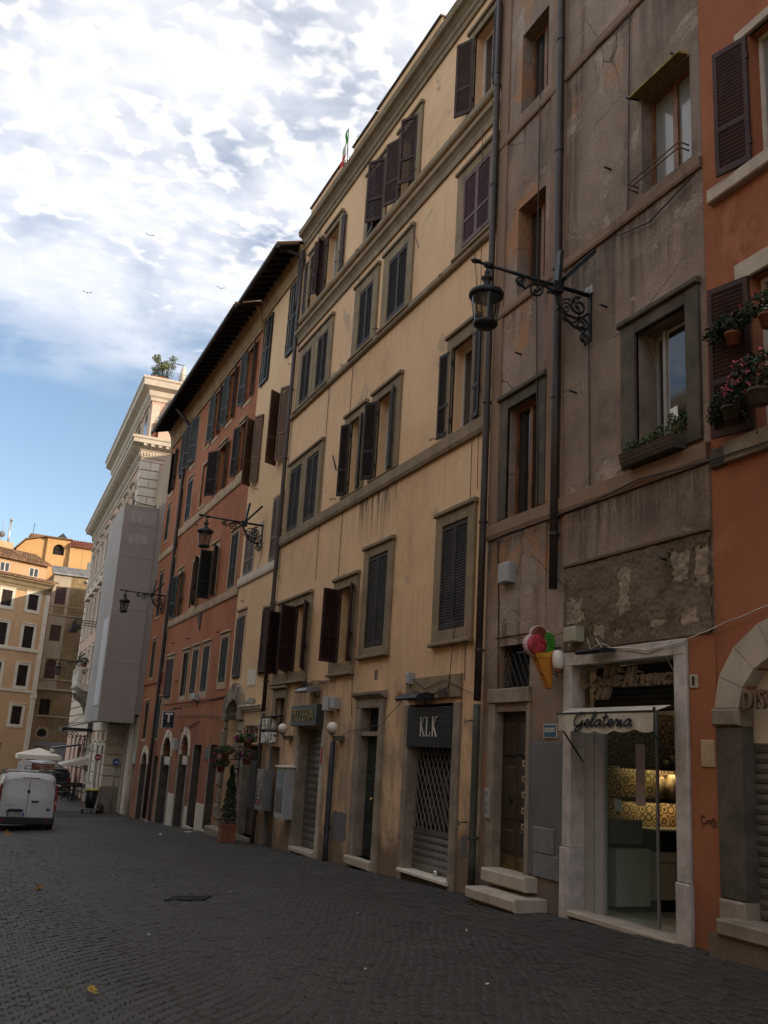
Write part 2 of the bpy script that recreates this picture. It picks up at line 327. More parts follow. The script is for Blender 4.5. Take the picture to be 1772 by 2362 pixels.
class MB:
    def __init__(s, F=XYZ): s.v = []; s.f = []; s.sm = []; s.F = F
    def quad(s, *p, smooth=False):
        n = len(s.v); s.v += [s.F(*q) for q in p]; s.f.append(tuple(range(n, n + len(p)))); s.sm.append(smooth)
    def box(s, a0, a1, d0, d1, z0, z1, skip=()):
        n = len(s.v)
        for z in (z0, z1):
            for a, d in ((a0, d0), (a1, d0), (a1, d1), (a0, d1)): s.v.append(s.F(a, d, z))
        for k, f in (('b', (0, 3, 2, 1)), ('t', (4, 5, 6, 7)), ('0', (0, 1, 5, 4)), ('1', (1, 2, 6, 5)), ('2', (2, 3, 7, 6)), ('3', (3, 0, 4, 7))):
            if k not in skip: s.f.append(tuple(n + i for i in f)); s.sm.append(False)
    def bbox(s, a0, a1, d0, d1, z0, z1, b=0.01):
        """box whose outer face (d1) is chamfered"""
        n = len(s.v)
        for d, k in ((d0, 0), (d1 - b, 0), (d1, b)):
            for a, z in ((a0 + k, z0 + k), (a1 - k, z0 + k), (a1 - k, z1 - k), (a0 + k, z1 - k)): s.v.append(s.F(a, d, z))
        for l in (0, 4):
            for i in range(4): j = (i + 1) % 4; s.f.append((n + l + i, n + l + j, n + l + 4 + j, n + l + 4 + i)); s.sm.append(False)
        s.f.append((n + 8, n + 9, n + 10, n + 11)); s.sm.append(False); s.f.append((n + 3, n + 2, n + 1, n)); s.sm.append(False)
    def prism(s, poly, lo, hi, axis='d'):
        """polygon in the two other axes, extruded along axis"""
        n = len(s.v); k = len(poly)
        for e in (lo, hi):
            for p, q in poly:
                s.v.append(s.F(*{'d': (p, e, q), 'a': (e, p, q), 'z': (p, q, e)}[axis]))
        s.f.append(tuple(range(n, n + k))); s.f.append(tuple(range(n + 2 * k - 1, n + k - 1, -1))); s.sm += [False, False]
        for i in range(k):
            j = (i + 1) % k; s.f.append((n + i, n + j, n + k + j, n + k + i)); s.sm.append(False)
    def tube(s, pts, r, seg=6, cap=True, closed=False, flat=None):
        P = [Vector(s.F(*p)) for p in pts]; k = len(P); n0 = len(s.v)
        rr = r if isinstance(r, (list, tuple)) else [r] * k
        prevn = None
        for i, p in enumerate(P):
            t = (P[(i + 1) % k] - P[i - 1]) if closed else (P[min(i + 1, k - 1)] - P[max(i - 1, 0)])
            if t.length < 1e-9: t = Vector((0, 0, 1))
            t.normalize()
            if prevn is None:
                a = Vector((0, 0, 1)) if abs(t.z) < .9 else Vector((1, 0, 0)); nn = t.cross(a).normalized()
            else:
                nn = prevn - t * prevn.dot(t)
                nn = nn.normalized() if nn.length > 1e-6 else t.orthogonal().normalized()
            prevn = nn; bb = t.cross(nn)
            for q in range(seg):
                a = 2 * math.pi * q / seg; s.v.append(tuple(p + (nn * math.cos(a) + bb * math.sin(a)) * rr[i]))
        for i in range(k if closed else k - 1):
            for q in range(seg):
                a = n0 + i * seg + q; b = n0 + i * seg + (q + 1) % seg; c = n0 + ((i + 1) % k) * seg
                s.f.append((a, b, c + (q + 1) % seg, c + q)); s.sm.append(seg > 4)
        if cap and not closed:
            s.f.append(tuple(range(n0 + seg - 1, n0 - 1, -1))); s.f.append(tuple(range(n0 + (k - 1) * seg, n0 + k * seg))); s.sm += [False, False]
    def lathe(s, cx, cy, prof, seg=16, smooth=True):
        n0 = len(s.v)
        for r, z in prof:
            for q in range(seg):
                a = 2 * math.pi * q / seg; s.v.append(s.F(cx + r * math.cos(a), cy + r * math.sin(a), z))
        for i in range(len(prof) - 1):
            for q in range(seg):
                a = n0 + i * seg + q; b = n0 + i * seg + (q + 1) % seg
                s.f.append((a, b, b + seg, a + seg)); s.sm.append(smooth)
    def poly(s, pts, smooth=False):
        n = len(s.v); s.v += [s.F(*p) for p in pts]; s.f.append(tuple(range(n, n + len(pts)))); s.sm.append(smooth)
    def mesh(s, name):
        me = bpy.data.meshes.new(name); me.from_pydata(s.v, [], s.f); me.polygons.foreach_set('use_smooth', s.sm); me.update(); return me
    def islands(s):
        par = list(range(len(s.v)))
        def find(a):
            while par[a] != a: par[a] = par[par[a]]; a = par[a]
            return a
        for f in s.f:
            r = find(f[0])
            for q in f[1:]: par[find(q)] = r
        g = {}
        for i, f in enumerate(s.f): g.setdefault(find(f[0]), []).append(i)
        return list(g.values())
    def build(s, name, mat, parent=None, loc=None):
        if name in EACH:
            isl = s.islands()
            if len(isl) > 1:
                for fs in isl:
                    m = MB(); ids = {}
                    for i in fs:
                        f = []
                        for q in s.f[i]:
                            if q not in ids: ids[q] = len(m.v); m.v.append(s.v[q])
                            f.append(ids[q])
                        m.f.append(tuple(f)); m.sm.append(s.sm[i])
                    o = bpy.data.objects.new(name, m.mesh(name)); COL.objects.link(o)
                    if mat: o.data.materials.append(M[mat] if isinstance(mat, str) else mat)
                    attach(o, parent)
                return o
        o = bpy.data.objects.new(name, s.mesh(name)); COL.objects.link(o)
        if mat: o.data.materials.append(M[mat] if isinstance(mat, str) else mat)
        attach(o, parent); return o
def wloc(o):
    v = Vector(o.location)
    while o.parent: o = o.parent; v = v + Vector(o.location)
    return v
def attach(o, parent):
    """meshes are written in street coordinates; the child is shifted back so that it stays where it was written"""
    if parent is not None:
        o.parent = parent; o.location = -wloc(parent)
def thing(name, label, cat, loc, group=None, kind=None):
    o = bpy.data.objects.new(name, None); COL.objects.link(o); o.location = loc; o.empty_display_size = .3
    o['label'] = label; o['category'] = cat
    if group: o['group'] = group
    if kind: o['kind'] = kind
    return o
def tag(o, label, cat, group=None):
    o['label'] = label; o['category'] = cat
    if group: o['group'] = group
    return o
def recenter(o, loc):
    """top-level single mesh: origin to its base"""
    o.data.transform(Matrix.Translation(-Vector(loc))); o.location = loc; return o
def inst(name, me, mat, parent, loc, rotz=0.0, scale=None):
    """an object with its own local mesh placed at a street position under parent"""
    o = bpy.data.objects.new(name, me); COL.objects.link(o)
    if mat and not me.materials: me.materials.append(M[mat])
    if parent is not None:
        o.parent = parent; o.location = Vector(loc) - wloc(parent)
    else: o.location = loc
    o.rotation_euler = (0, 0, rotz)
    if scale: o.scale = scale
    return o

# ------------------------------------------------------------------ buildings
class Bld:
    def __init__(s, name, label, F, s0, s1, base, cat='building', group=None):
        s.F = F; s.s0, s.s1 = s0, s1; s.ops = []; s.holes = []
        p = F((s0 + s1) / 2, 0, base); s.root = thing(name, label, cat, p, group)
    def mb(s): return MB(s.F)
    def op(s, a0, a1, z0, z1, depth=.22, arch=None):
        """opening; arch = springing height (z1 is then the crown)"""
        s.ops.append((a0, a1, z0, z1, depth, arch))
    def wall(s, z0, z1, mat, back=9.0, roof=True, d=0.0, ends=True, part='wall', s0=None, s1=None, reveal=None):
        F = s.F; s0 = s.s0 if s0 is None else s0; s1 = s.s1 if s1 is None else s1
        m = MB(F); ops = [o for o in s.ops if o[0] < s1 and o[1] > s0 and o[2] < z1 and o[3] > z0]
        A = sorted({s0, s1, *[x for o in ops for x in (max(o[0], s0), min(o[1], s1))]})
        Z = sorted({z0, z1, *[x for o in ops for x in (max(o[2], z0), min(o[3], z1))]})
        for za, zb in zip(Z, Z[1:]):
            run = None
            for a, b in zip(A, A[1:]):
                c, e = (a + b) / 2, (za + zb) / 2
                hole = any(o[0] < c < o[1] and o[2] < e < o[3] for o in ops)
                if hole:
                    if run is not None: m.quad((run, d, za), (a, d, za), (a, d, zb), (run, d, zb)); run = None
                elif run is None: run = a
            if run is not None: m.quad((run, d, za), (s1, d, za), (s1, d, zb), (run, d, zb))
        rv = m if reveal is None else MB(F)
        for a0, a1, b0, b1, dep, arch in ops:
            zt = b1 if arch is None else arch
            rv.quad((a0, d, b0), (a0, d - dep, b0), (a0, d - dep, zt), (a0, d, zt)); rv.quad((a1, d, b0), (a1, d, zt), (a1, d - dep, zt), (a1, d - dep, b0))
            rv.quad((a0, d, b0), (a1, d, b0), (a1, d - dep, b0), (a0, d - dep, b0))
            if arch is None: rv.quad((a0, d, b1), (a0, d - dep, b1), (a1, d - dep, b1), (a1, d, b1))
            else:
                N = 14; c = (a0 + a1) / 2; rx = (a1 - a0) / 2; rz = b1 - arch
                P = [(c - rx * math.cos(math.pi * i / N), arch + rz * math.sin(math.pi * i / N)) for i in range(N + 1)]
                for (p, q), (p2, q2) in zip(P, P[1:]):
                    m.quad((p, d, q), (p2, d, q2), (p2, d, b1), (p, d, b1))
                    rv.quad((p, d, q), (p, d - dep, q), (p2, d - dep, q2), (p2, d, q2))
        if ends:
            for a in (s0, s1): m.quad((a, d, z0), (a, d - back, z0), (a, d - back, z1), (a, d, z1))
        m.quad((s0, d - back, z0), (s1, d - back, z0), (s1, d - back, z1), (s0, d - back, z1))
        if roof: m.quad((s0, d, z1), (s1, d, z1), (s1, d - back, z1), (s0, d - back, z1))
        o = m.build(part, mat, s.root)
        if reveal is not None and rv.f: rv.build('window_reveals', reveal, o)
        return o
    def band(s, name, z0, z1, proud, mat, s0=None, s1=None, prof=None):
        """string course or cornice; prof is a list of (out, z)"""
        m = s.mb(); s0 = s.s0 if s0 is None else s0; s1 = s.s1 if s1 is None else s1
        prof = prof or [(-.05, z0), (proud * .7, z0), (proud, z0 + (z1 - z0) * .25), (proud, z1), (-.05, z1 + proud * .35)]
        m.prism(prof, s0, s1, 'a'); return m.build(name, mat, s.root)
    def box(s, name, a0, a1, d0, d1, z0, z1, mat, bev=None):
        m = s.mb()
        (m.bbox(a0, a1, d0, d1, z0, z1, bev) if bev else m.box(a0, a1, d0, d1, z0, z1)); return m.build(name, mat, s.root)

_shut = {}
def shutter_mesh(w, h, side, mat, mid=0.36, solid=False):
    w = round(w, 2); h = round(h / .04) * .04; k = (w, h, side, mat, mid, solid)
    if k in _shut: return _shut[k]
    m = MB(); t = .018; st = .055
    m.box(0, st, -t, t, 0, h); m.box(w - st, w, -t, t, 0, h)
    rails = [(0, .09), (h - .07, h)] + ([(h * mid - .035, h * mid + .035)] if mid else [])
    for a, b in rails: m.box(st, w - st, -t, t, a, b)
    rails.sort()
    for (a, b), (c, e) in zip(rails, rails[1:]):
        if solid:
            m.box(st, w - st, -.008, .008, b, c); continue
        n = max(2, int((c - b) / .050))
        for i in range(n):
            z = b + (i + .5) * (c - b) / n; o = -side          # side +1: outside is +y
            y0, y1 = -.013 * side, .013 * side
            p = len(m.v)
            for dz in (-.004, .004):
                m.v += [(st, y0, z + .026 + dz), (w - st, y0, z + .026 + dz), (w - st, y1, z - .026 + dz), (st, y1, z - .026 + dz)]
            for f in ((0, 1, 2, 3), (4, 5, 6, 7), (0, 1, 5, 4), (2, 3, 7, 6)): m.f.append(tuple(p + i for i in f)); m.sm.append(False)
    for z in (h * .16, h * .84): m.box(-.012, .03, -.022, .022, z - .05, z + .05)      # hinge straps
    me = m.mesh('shutter'); me.materials.append(M[mat]); _shut[k] = me; return me
def add_shutter(b, win, hinge, w, z0, h, which, ang, mat, d=.03, mid=.36, solid=False):
    """which 'far' hinges at the larger s, 'near' at the smaller; ang 0 shut .. 180 folded on the wall"""
    th = R(ang); F = b.F
    ds, dd = ((-math.cos(th), math.sin(th)) if which == 'far' else (math.cos(th), math.sin(th)))
    p = F(hinge, d, z0); q = F(hinge + ds, d + dd, z0)
    rot = math.atan2(q[1] - p[1], q[0] - p[0])
    # does local +y (leaf turned 90 deg left) look out of the wall when shut?
    c0 = (-1 if which == 'far' else 1); e = Vector((F(1, 0, 0)[0] - F(0, 0, 0)[0], F(1, 0, 0)[1] - F(0, 0, 0)[1])) * c0
    n = Vector((F(0, 1, 0)[0] - F(0, 0, 0)[0], F(0, 1, 0)[1] - F(0, 0, 0)[1]))
    side = 1 if (-e.y * n.x + e.x * n.y) > 0 else -1
    o = inst('shutter', shutter_mesh(w, h, side, mat, mid, solid), None, win, p, rot); return o
def window(b, a0, a1, z0, z1, surround=None, smat='peperino', proud=.055, depth=.22, shut=(), shmat='shutter', pane='glass', sash='wood', sill=None, arch=None,
           mid=.36, opening=True, shd=.03, label=None, bars=True):
    """a casement set back in its reveal, with stone surround and louvred leaves; shut = ((which, angle), ...)"""
    if opening: b.op(a0, a1, z0, z1, depth, arch)
    F = b.F; m = MB(F); dd = -depth + .02; c = (a0 + a1) / 2; w = .055; g = .003
    m.box(a0 + g, a0 + w, dd - .05, dd, z0 + g, z1 - g); m.box(a1 - w, a1 - g, dd - .05, dd, z0 + g, z1 - g)
    m.box(a0 + w, a1 - w, dd - .05, dd, z0 + g, z0 + w); m.box(a0 + w, a1 - w, dd - .05, dd, z1 - w, z1 - g)
    if bars: m.box(c - .045, c + .045, dd - .045, dd + .008, z0 + w, z1 - w)
    win = m.build('window', sash, b.root)
    if label: win['label'] = label
    m = MB(F); m.quad((a0, dd - .03, z0), (a1, dd - .03, z0), (a1, dd - .03, z1), (a0, dd - .03, z1)); m.build('pane', pane, win)
    if surround:
        l, r, t, bt = surround; m = MB(F); e = -.03       # l is on the larger-s side
        m.bbox(a1, a1 + l, e, proud, z0 - bt, z1 + t, .012); m.bbox(a0 - r, a0, e, proud, z0 - bt, z1 + t, .012)
        m.bbox(a0, a1, e, proud - .004, z1, z1 + t, .012)
        if bt > .01: m.bbox(a0, a1, e, proud - .004, z0 - bt, z0, .012)
        if t > .15: m.bbox(a0 - r - .03, a1 + l + .03, e, proud + .05, z1 + t - .07, z1 + t + .012, .015)
        if sill: m.bbox(a0 - r - .02, a1 + l + .02, e, proud + sill, z0 - bt - .055, z0 - bt + .012, .015)
        m.build('window_surround', smat, win)
    hh = (a1 - a0) / 2
    for which, ang in shut:
        add_shutter(b, win, a1 if which == 'far' else a0, hh - .004, z0 + .015, z1 - z0 - .03, which, ang, shmat, shd, mid)
    return win
def blind(b, a0, a1, z0, z1, mat='orgtrim', w=.07):
    """walled-up window: only the frame line and a shallow sunk panel remain"""
    b.op(a0, a1, z0, z1, .06)
    m = b.mb(); m.quad((a0, -.06, z0), (a1, -.06, z0), (a1, -.06, z1), (a0, -.06, z1)); p = m.build('blind_panel', b.wallmat, b.root)
    m = b.mb()
    m.box(a0 - w, a0, -.03, .02, z0 - w, z1 + w * 1.6); m.box(a1, a1 + w, -.03, .02, z0 - w, z1 + w * 1.6); m.box(a0, a1, -.03, .018, z0 - w * 1.8, z0); m.box(a0, a1, -.03, .018, z1, z1 + w * 1.6)
    m.build('window_surround', mat, p)
def pipe(b, s, z0, z1, r=.055, d=.09, mat='pipe', top=None):
    m = b.mb(); pts = [(s, d, z) for z in np.linspace(z0, z1, 6)]
    if top: pts += top
    m.tube(pts, r, 8); o = m.build('drainpipe', mat, b.root)
    m = b.mb(); z = z0 + .8
    while z < z1: m.lathe(s, d, [(r + .014, z - .02), (r + .016, z), (r + .014, z + .02)], 8); m.box(s - .012, s + .012, 0, d - r, z - .015, z + .015); z += 2.1
    m.build('pipe_clip', mat, o); return o
def cable(parent, F, pts, r=.008, mat='cable', name='cable', sag=0.0):
    P = []
    for (a, b2) in zip(pts, pts[1:]):
        n = max(2, int(math.dist(a, b2) / .18))
        for i in range(n):
            t = i / n; P.append((a[0] + (b2[0] - a[0]) * t, a[1] + (b2[1] - a[1]) * t, a[2] + (b2[2] - a[2]) * t - sag * 4 * t * (1 - t) + random.uniform(-.006, .006)))
    P.append(pts[-1]); m = MB(F); m.tube(P, r, 5); return m.build(name, mat, parent)
def roller(b, a0, a1, z0, z1, d, mat='shutmetal', pitch=.085, parent=None, name='roller_shutter'):
    """ribbed rolling shutter, every lath curved"""
    m = b.mb(); n = max(1, int((z1 - z0) / pitch)); each = pitch >= .10
    if each:
        m.box(a0, a1, d - .03, d + .015, z1 - .03, z1); ro = m.build(name, mat, parent or b.root)
        par = ro if (parent is None or parent is b.root) else parent
    for i in range(n):
        if each: m = b.mb()
        za = z0 + i * (z1 - z0) / n; h = (z1 - z0) / n
        P = [(d - .012, za), (d, za + h * .12), (d + .010, za + h * .5), (d, za + h * .88), (d - .012, za + h)]
        for (p, q), (p2, q2) in zip(P, P[1:]): m.quad((a0, p, q), (a1, p, q), (a1, p2, q2), (a0, p2, q2))
        if each: m.build('lath', mat, par)
    if each: return ro
    return m.build(name, mat, parent or b.root)
def grille(b, a0, a1, z0, z1, d, step, mat='steelgrey', r=.006, parent=None, name='lattice_grille', ratio=1.5):
    m = b.mb(); w, h = a1 - a0, z1 - z0
    n = int((w + h / ratio) / step) + 1
    for sgn in (1, -1):
        for i in range(-n, n + 1):
            a = i * step; pts = []
            for zz in (z0, z1):
                x = (a + (zz - z0) / ratio) if sgn > 0 else (w - a - (zz - z0) / ratio)
                pts.append((x, zz))
            (x0, q0), (x1, q1) = pts
            lo, hi = 0.0, 1.0
            for x, dx in ((x0, x1 - x0),):
                for lim, s in ((0, 1), (w, -1)):
                    if abs(dx) < 1e-9: continue
                    t = (lim - x) / dx
                    if (dx > 0) == (s > 0): lo = max(lo, t)
                    else: hi = min(hi, t)
            if hi - lo > .01:
                f = lambda t: (a0 + x0 + (x1 - x0) * t, d + sgn * .003, q0 + (q1 - q0) * t)
                m.tube([f(lo), f(hi)], r, 4, cap=False)
    return m.build(name, mat, parent or b.root)
# lettering ---------------------------------------------------------
def text_mesh(body, size, extrude, shear=0.0, sx=1.0, bold=0.0, space=1.0):
    cu = bpy.data.curves.new('lettering', 'FONT'); cu.body = body; cu.size = size; cu.extrude = extrude; cu.shear = shear; cu.offset = bold; cu.space_character = space
    cu.align_x = 'CENTER'; cu.align_y = 'CENTER'; cu.resolution_u = 3
    o = bpy.data.objects.new('tmp_lettering', cu); COL.objects.link(o); bpy.context.view_layer.update()
    me = bpy.data.meshes.new_from_object(o.evaluated_get(bpy.context.evaluated_depsgraph_get())); bpy.data.objects.remove(o); bpy.data.curves.remove(cu)
    me.materials.clear(); me.name = 'lettering'
    if sx != 1: me.transform(Matrix.Diagonal((sx, 1, 1, 1)))
    return me
def put_text(me, F, s, d, z, mat, parent, name='lettering', flip=True):
    """stand flat lettering on a facade, readable from the street"""
    o = Vector(F(s, d, z)); ax = Vector(F(s - 1 if flip else s + 1, d, z)) - o; n = Vector(F(s, d + 1, z)) - o
    mt = Matrix(((ax.x, 0, n.x, 0), (ax.y, 0, n.y, 0), (ax.z, 1, n.z, 0), (0, 0, 0, 1)))
    me.transform(mt); ob = bpy.data.objects.new(name, me); COL.objects.link(ob); me.materials.append(M[mat])
    if parent is not None: ob.parent = parent; ob.location = o - wloc(parent)
    else: ob.location = o
    return ob
GLY = {  # pen strokes of a slanted sign-writer's script: (width, strokes)
 'C': (.66, [[(.60, .80), (.52, .97), (.36, 1.0), (.16, .82), (.06, .50), (.08, .18), (.24, .0), (.44, .04), (.62, .22)]]),
 'G': (.70, [[(.62, .82), (.54, .97), (.36, 1.0), (.14, .80), (.05, .48), (.10, .16), (.28, .03), (.46, .14), (.58, .42)], [(.60, .46), (.56, .0), (.44, -.30), (.26, -.36), (.20, -.22), (.36, -.04), (.66, .14)]]),
 'M': (.80, [[(.0, .06), (.10, .02), (.16, .5), (.20, .98)], [(.20, .98), (.24, .5), (.30, .04)], [(.30, .04), (.40, .55), (.48, .98)], [(.48, .98), (.50, .5), (.56, .06), (.66, .02), (.80, .16)]]),
 'a': (.50, [[(.40, .40), (.26, .46), (.10, .34), (.05, .14), (.16, .01), (.30, .10), (.40, .38)], [(.42, .44), (.38, .12), (.44, .0), (.52, .08)]]),
 'e': (.40, [[(.0, .10), (.20, .20), (.33, .34), (.27, .46), (.14, .42), (.06, .20), (.14, .02), (.28, .02), (.42, .14)]]),
 'f': (.36, [[(.0, .12), (.16, .45), (.32, .88), (.30, 1.02), (.20, .96), (.16, .60), (.12, -.1), (.06, -.56), (-.02, -.62), (-.06, -.48), (.06, -.08), (.36, .14)]]),
 'l': (.26, [[(.0, .10), (.16, .5), (.24, .90), (.18, 1.02), (.10, .90), (.06, .3), (.12, .02), (.20, .02), (.28, .14)]]),
 't': (.30, [[(.14, .92), (.08, .4), (.10, .04), (.18, .0), (.30, .14)], [(-.04, .60), (.30, .66)]]),
 'r': (.34, [[(.02, .10), (.12, .48), (.16, .38), (.28, .42), (.24, .16), (.26, .02), (.36, .12)]]),
 'i': (.24, [[(.0, .10), (.10, .45), (.08, .12), (.12, .0), (.24, .14)], [(.14, .64), (.15, .69)]]),
 'n': (.48, [[(.0, .08), (.10, .45), (.06, .02)], [(.06, .10), (.20, .42), (.30, .44), (.28, .14), (.34, .0), (.48, .14)]]),
 'v': (.40, [[(.0, .36), (.08, .44), (.12, .12), (.18, .0), (.30, .18), (.34, .44), (.42, .38)]]),
 "'": (.0, [[(-.22, .86), (-.10, .66)]]),
 ' ': (.20, []),
}
def script(word, height, F, s0, d, z, r, flat=.6, slant=.18, sx=1.0):
    """lay the strokes out from the far end towards the near end of the facade; returns polylines"""
    out = []; x = 0.0
    for ch in word:
        w, st = GLY[ch]
        for poly in st:
            P = []
            n = len(poly)
            for i in range(n - 1):
                p0, p1, p2, p3 = poly[max(i - 1, 0)], poly[i], poly[i + 1], poly[min(i + 2, n - 1)]
                for k in range(5):
                    t = k / 5
                    q = [0.5 * ((2 * p1[j]) + (-p0[j] + p2[j]) * t + (2 * p0[j] - 5 * p1[j] + 4 * p2[j] - p3[j]) * t * t + (-p0[j] + 3 * p1[j] - 3 * p2[j] + p3[j]) * t ** 3) for j in (0, 1)]
                    P.append(q)
            P.append(list(poly[-1]))
            out.append([(s0 - (x + q[0] + q[1] * slant) * height * sx, d, z + q[1] * height) for q in P])
        x += w
    return out, x * height * sx
def ribbon(m, line, w0, d0, d1, pen=R(40)):
    """a broad-nib stroke standing out from the wall between d0 and d1"""
    n = len(line); L = []; Rr = []
    for i in range(n):
        a = line[max(i - 1, 0)]; b = line[min(i + 1, n - 1)]; ts, tz = b[0] - a[0], b[2] - a[2]; l = math.hypot(ts, tz) or 1
        ns, nz = -tz / l, ts / l; L.append((line[i][0] + ns * w0, line[i][2] + nz * w0)); Rr.append((line[i][0] - ns * w0, line[i][2] - nz * w0))
    for i in range(n - 1):
        m.quad((L[i][0], d1, L[i][1]), (L[i + 1][0], d1, L[i + 1][1]), (Rr[i + 1][0], d1, Rr[i + 1][1]), (Rr[i][0], d1, Rr[i][1]))
        if d1 - d0 > .004:
            for S in (L, Rr): m.quad((S[i][0], d0, S[i][1]), (S[i + 1][0], d0, S[i + 1][1]), (S[i + 1][0], d1, S[i + 1][1]), (S[i][0], d1, S[i][1]))
    if d1 - d0 > .004:
        for i in (0, n - 1): m.quad((L[i][0], d0, L[i][1]), (Rr[i][0], d0, Rr[i][1]), (Rr[i][0], d1, Rr[i][1]), (L[i][0], d1, L[i][1]))

# ------------------------------------------------------------------ street: base sheet and basalt setts
def sheet(name, x0, x1, y0, y1, nx, ny, dz, mat):
    m = MB(); xs = np.linspace(x0, x1, nx); ys = np.linspace(y0, y1, ny)
    for y in ys:
        for x in xs: m.v.append((x, y, ground(x, y) + dz))
    for j in range(ny - 1):
        for i in range(nx - 1): a = j * nx + i; m.f.append((a, a + 1, a + nx + 1, a + nx)); m.sm.append(True)
    return m.build(name, mat)
street = sheet('street', -14, 7.9, -25, 48.5, 45, 74, -.007, 'mortar'); street['kind'] = 'structure'
mc, t, b = newmat('distant_setts'); c = objco(t)
vz = t.nodes.new('ShaderNodeTexVoronoi'); vz.inputs['Scale'].default_value = 8.0; t.links.new(c, vz.inputs['Vector'])
t.links.new(mixc(t, mrange(t, vz.outputs['Distance'], .25, .5), (.066, .062, .060), (.028, .026, .025)), b.inputs['Base Color'])
b.inputs['Roughness'].default_value = .62; bump(t, b, vz.outputs['Distance'], -.5, .03); M['farsett'] = mc
sq = sheet('square', -60, 60, 48.5, 160, 13, 12, -.012, 'farsett'); sq['kind'] = 'structure'
bk = sheet('ground', -900, 900, -900, 1200, 3, 3, 0, 'farsett'); bk['kind'] = 'structure'
for v in bk.data.vertices: v.co.z = -2.6

def sett_verts(cx, cy, ang, w, l, h, out_v, out_f):
    ca, sa = math.cos(ang), math.sin(ang); z0 = ground(cx, cy); n = len(out_v)
    tx, ty = random.gauss(0, .024), random.gauss(0, .024); dz = random.gauss(0, .003)
    j = [(random.uniform(-.07, .07), random.uniform(-.07, .07)) for _ in range(4)]
    for lev, k, zz in ((0, 1.0, -.03), (1, 1.0, h * .45), (2, .86, h)):
        for (u, v), (ju, jv) in zip(((-1, -1), (1, -1), (1, 1), (-1, 1)), j):
            a = (u * k + ju) * w / 2; c = (v * k + jv) * l / 2
            out_v.append((cx + a * ca - c * sa, cy + a * sa + c * ca, z0 - .012 + zz + dz + (a * tx + c * ty if lev else 0) - 0.0))
    dx = (random.uniform(-.1, .1) * w, random.uniform(-.1, .1) * l)
    out_v.append((cx + dx[0] * ca - dx[1] * sa, cy + dx[0] * sa + dx[1] * ca, z0 - .012 + h * 1.08 + dz))
    for lv in (0, 4):
        for i in range(4): k2 = (i + 1) % 4; out_f.append((n + lv + i, n + lv + k2, n + lv + 4 + k2, n + lv + 4 + i))
    for i in range(4): out_f.append((n + 8 + i, n + 8 + (i + 1) % 4, n + 12))
setts = []
def in_view(x, y):
    return y > 3.5 and x > -3.2 - .02 * y
# main field: wavy fans of small setts running across the street, kerb strip of larger setts along the wall
P0 = .112
for r in range(-20, 480):
    for q in range(-60, 140):
        u = q * P0 + (P0 / 2 if r % 2 else 0); v = r * .107
        x = -3.4 + u
        y = 3.2 + v + .30 * math.sin(x * 1.15 + .12 * r * .12) + .10 * math.sin(x * 2.9 + r * .05) + .45 * (x / 7.5) ** 2 - .62 * x * .42
        if not (-3.3 < x < 5.95) or not (3.6 < y < 44): continue
        sl = .30 * 1.15 * math.cos(x * 1.15 + .0144 * r) + .29 * math.cos(x * 2.9 + r * .05) + .9 * x / 56 - .26
        if y > 22 and x < -1.5: continue
        setts.append((x + random.gauss(0, .005), y + random.gauss(0, .006), math.atan(sl) * .9, .109 + random.gauss(0, .005), .103 + random.gauss(0, .005), .011))
for r in range(0, 420):
    for q in range(0, 9):
        v = r * .165; x = 6.02 + q * .17; y = 3.4 + v - (7.5 - x) * .75 + .02 * math.sin(r * .7)
        if x > 7.46 or not (3.4 < y < 44.5): continue
        setts.append((x + random.gauss(0, .004), y + random.gauss(0, .006), math.atan(.75) * 1.0, .163 + random.gauss(0, .005), .155 + random.gauss(0, .005), .012))
setts.sort(key=lambda s: s[0] ** 2 + s[1] ** 2 if 0.2 < s[0] - .0 else 1e6 + s[0] ** 2 + s[1] ** 2)
def visible_first(s):
    # inside the frame's lower edge: the paving nearest to the camera that the picture shows
    d = Vector((s[0], s[1], ground(s[0], s[1]) - 1.43)); zf = d.dot(fw)
    if zf < .5: return 1e9
    px, py = d.dot(rt) / zf * 2200, d.dot(uu) / zf * 2200
    return zf if (abs(px) < 880 and abs(py) < 1175) else 1e6 + zf
setts.sort(key=visible_first)
for s in setts[:300]:
    vv, ff = [], []; sett_verts(*s, vv, ff)
    me = bpy.data.meshes.new('sett'); o0 = Vector((s[0], s[1], ground(s[0], s[1])))
    me.from_pydata([tuple(Vector(v) - o0) for v in vv], [], ff); me.materials.append(M['cobble'])
    o = bpy.data.objects.new('cobblestone', me); COL.objects.link(o); o.parent = street; o.location = o0
vv, ff = [], []
for s in setts[300:]: sett_verts(*s, vv, ff)
me = bpy.data.meshes.new('setts'); me.from_pydata(vv, [], ff); me.materials.append(M['cobble'])
o = bpy.data.objects.new('cobblestones', me); COL.objects.link(o); o.parent = street; o['kind'] = 'stuff'

# ================================================================== rust orange house at the near end
b = Bld('townhouse', 'rust orange townhouse with flower pots at its windows beside the brown building', MAIN, -4.0, 8.225, 0, 'house'); b.wallmat = 'rust'
for z0, z1, zl in ((8.36, 10.12, 10.25), (5.1, 6.95, 7.18)):
    a0, a1 = 6.45, (7.37 if z0 > 8 else 7.50)
    w = window(b, a0, a1, z0, z1, depth=.16, shut=(('far', 166), ('near', 164)), shmat='shutter', pane='glasspale', sash='whitewood', shd=.05)
    m = b.mb(); m.bbox(a0 - .2, a1 + .21, -.03, .05, z1, zl, .01)
    if z0 > 8: m.bbox(a0 - .75, a1 + .70, -.03, .10, 8.17, z0, .015)
    m.build('stone_trim', 'trav', w)
    window(b, a0 - 3.4, a1 - 3.4, z0, z1, depth=.16, shut=(('far', 166), ('near', 164)), sash='whitewood')
b.box('sill_band', -4, 7.95, -.03, .07, 4.84, 5.09, 'travold', .01)
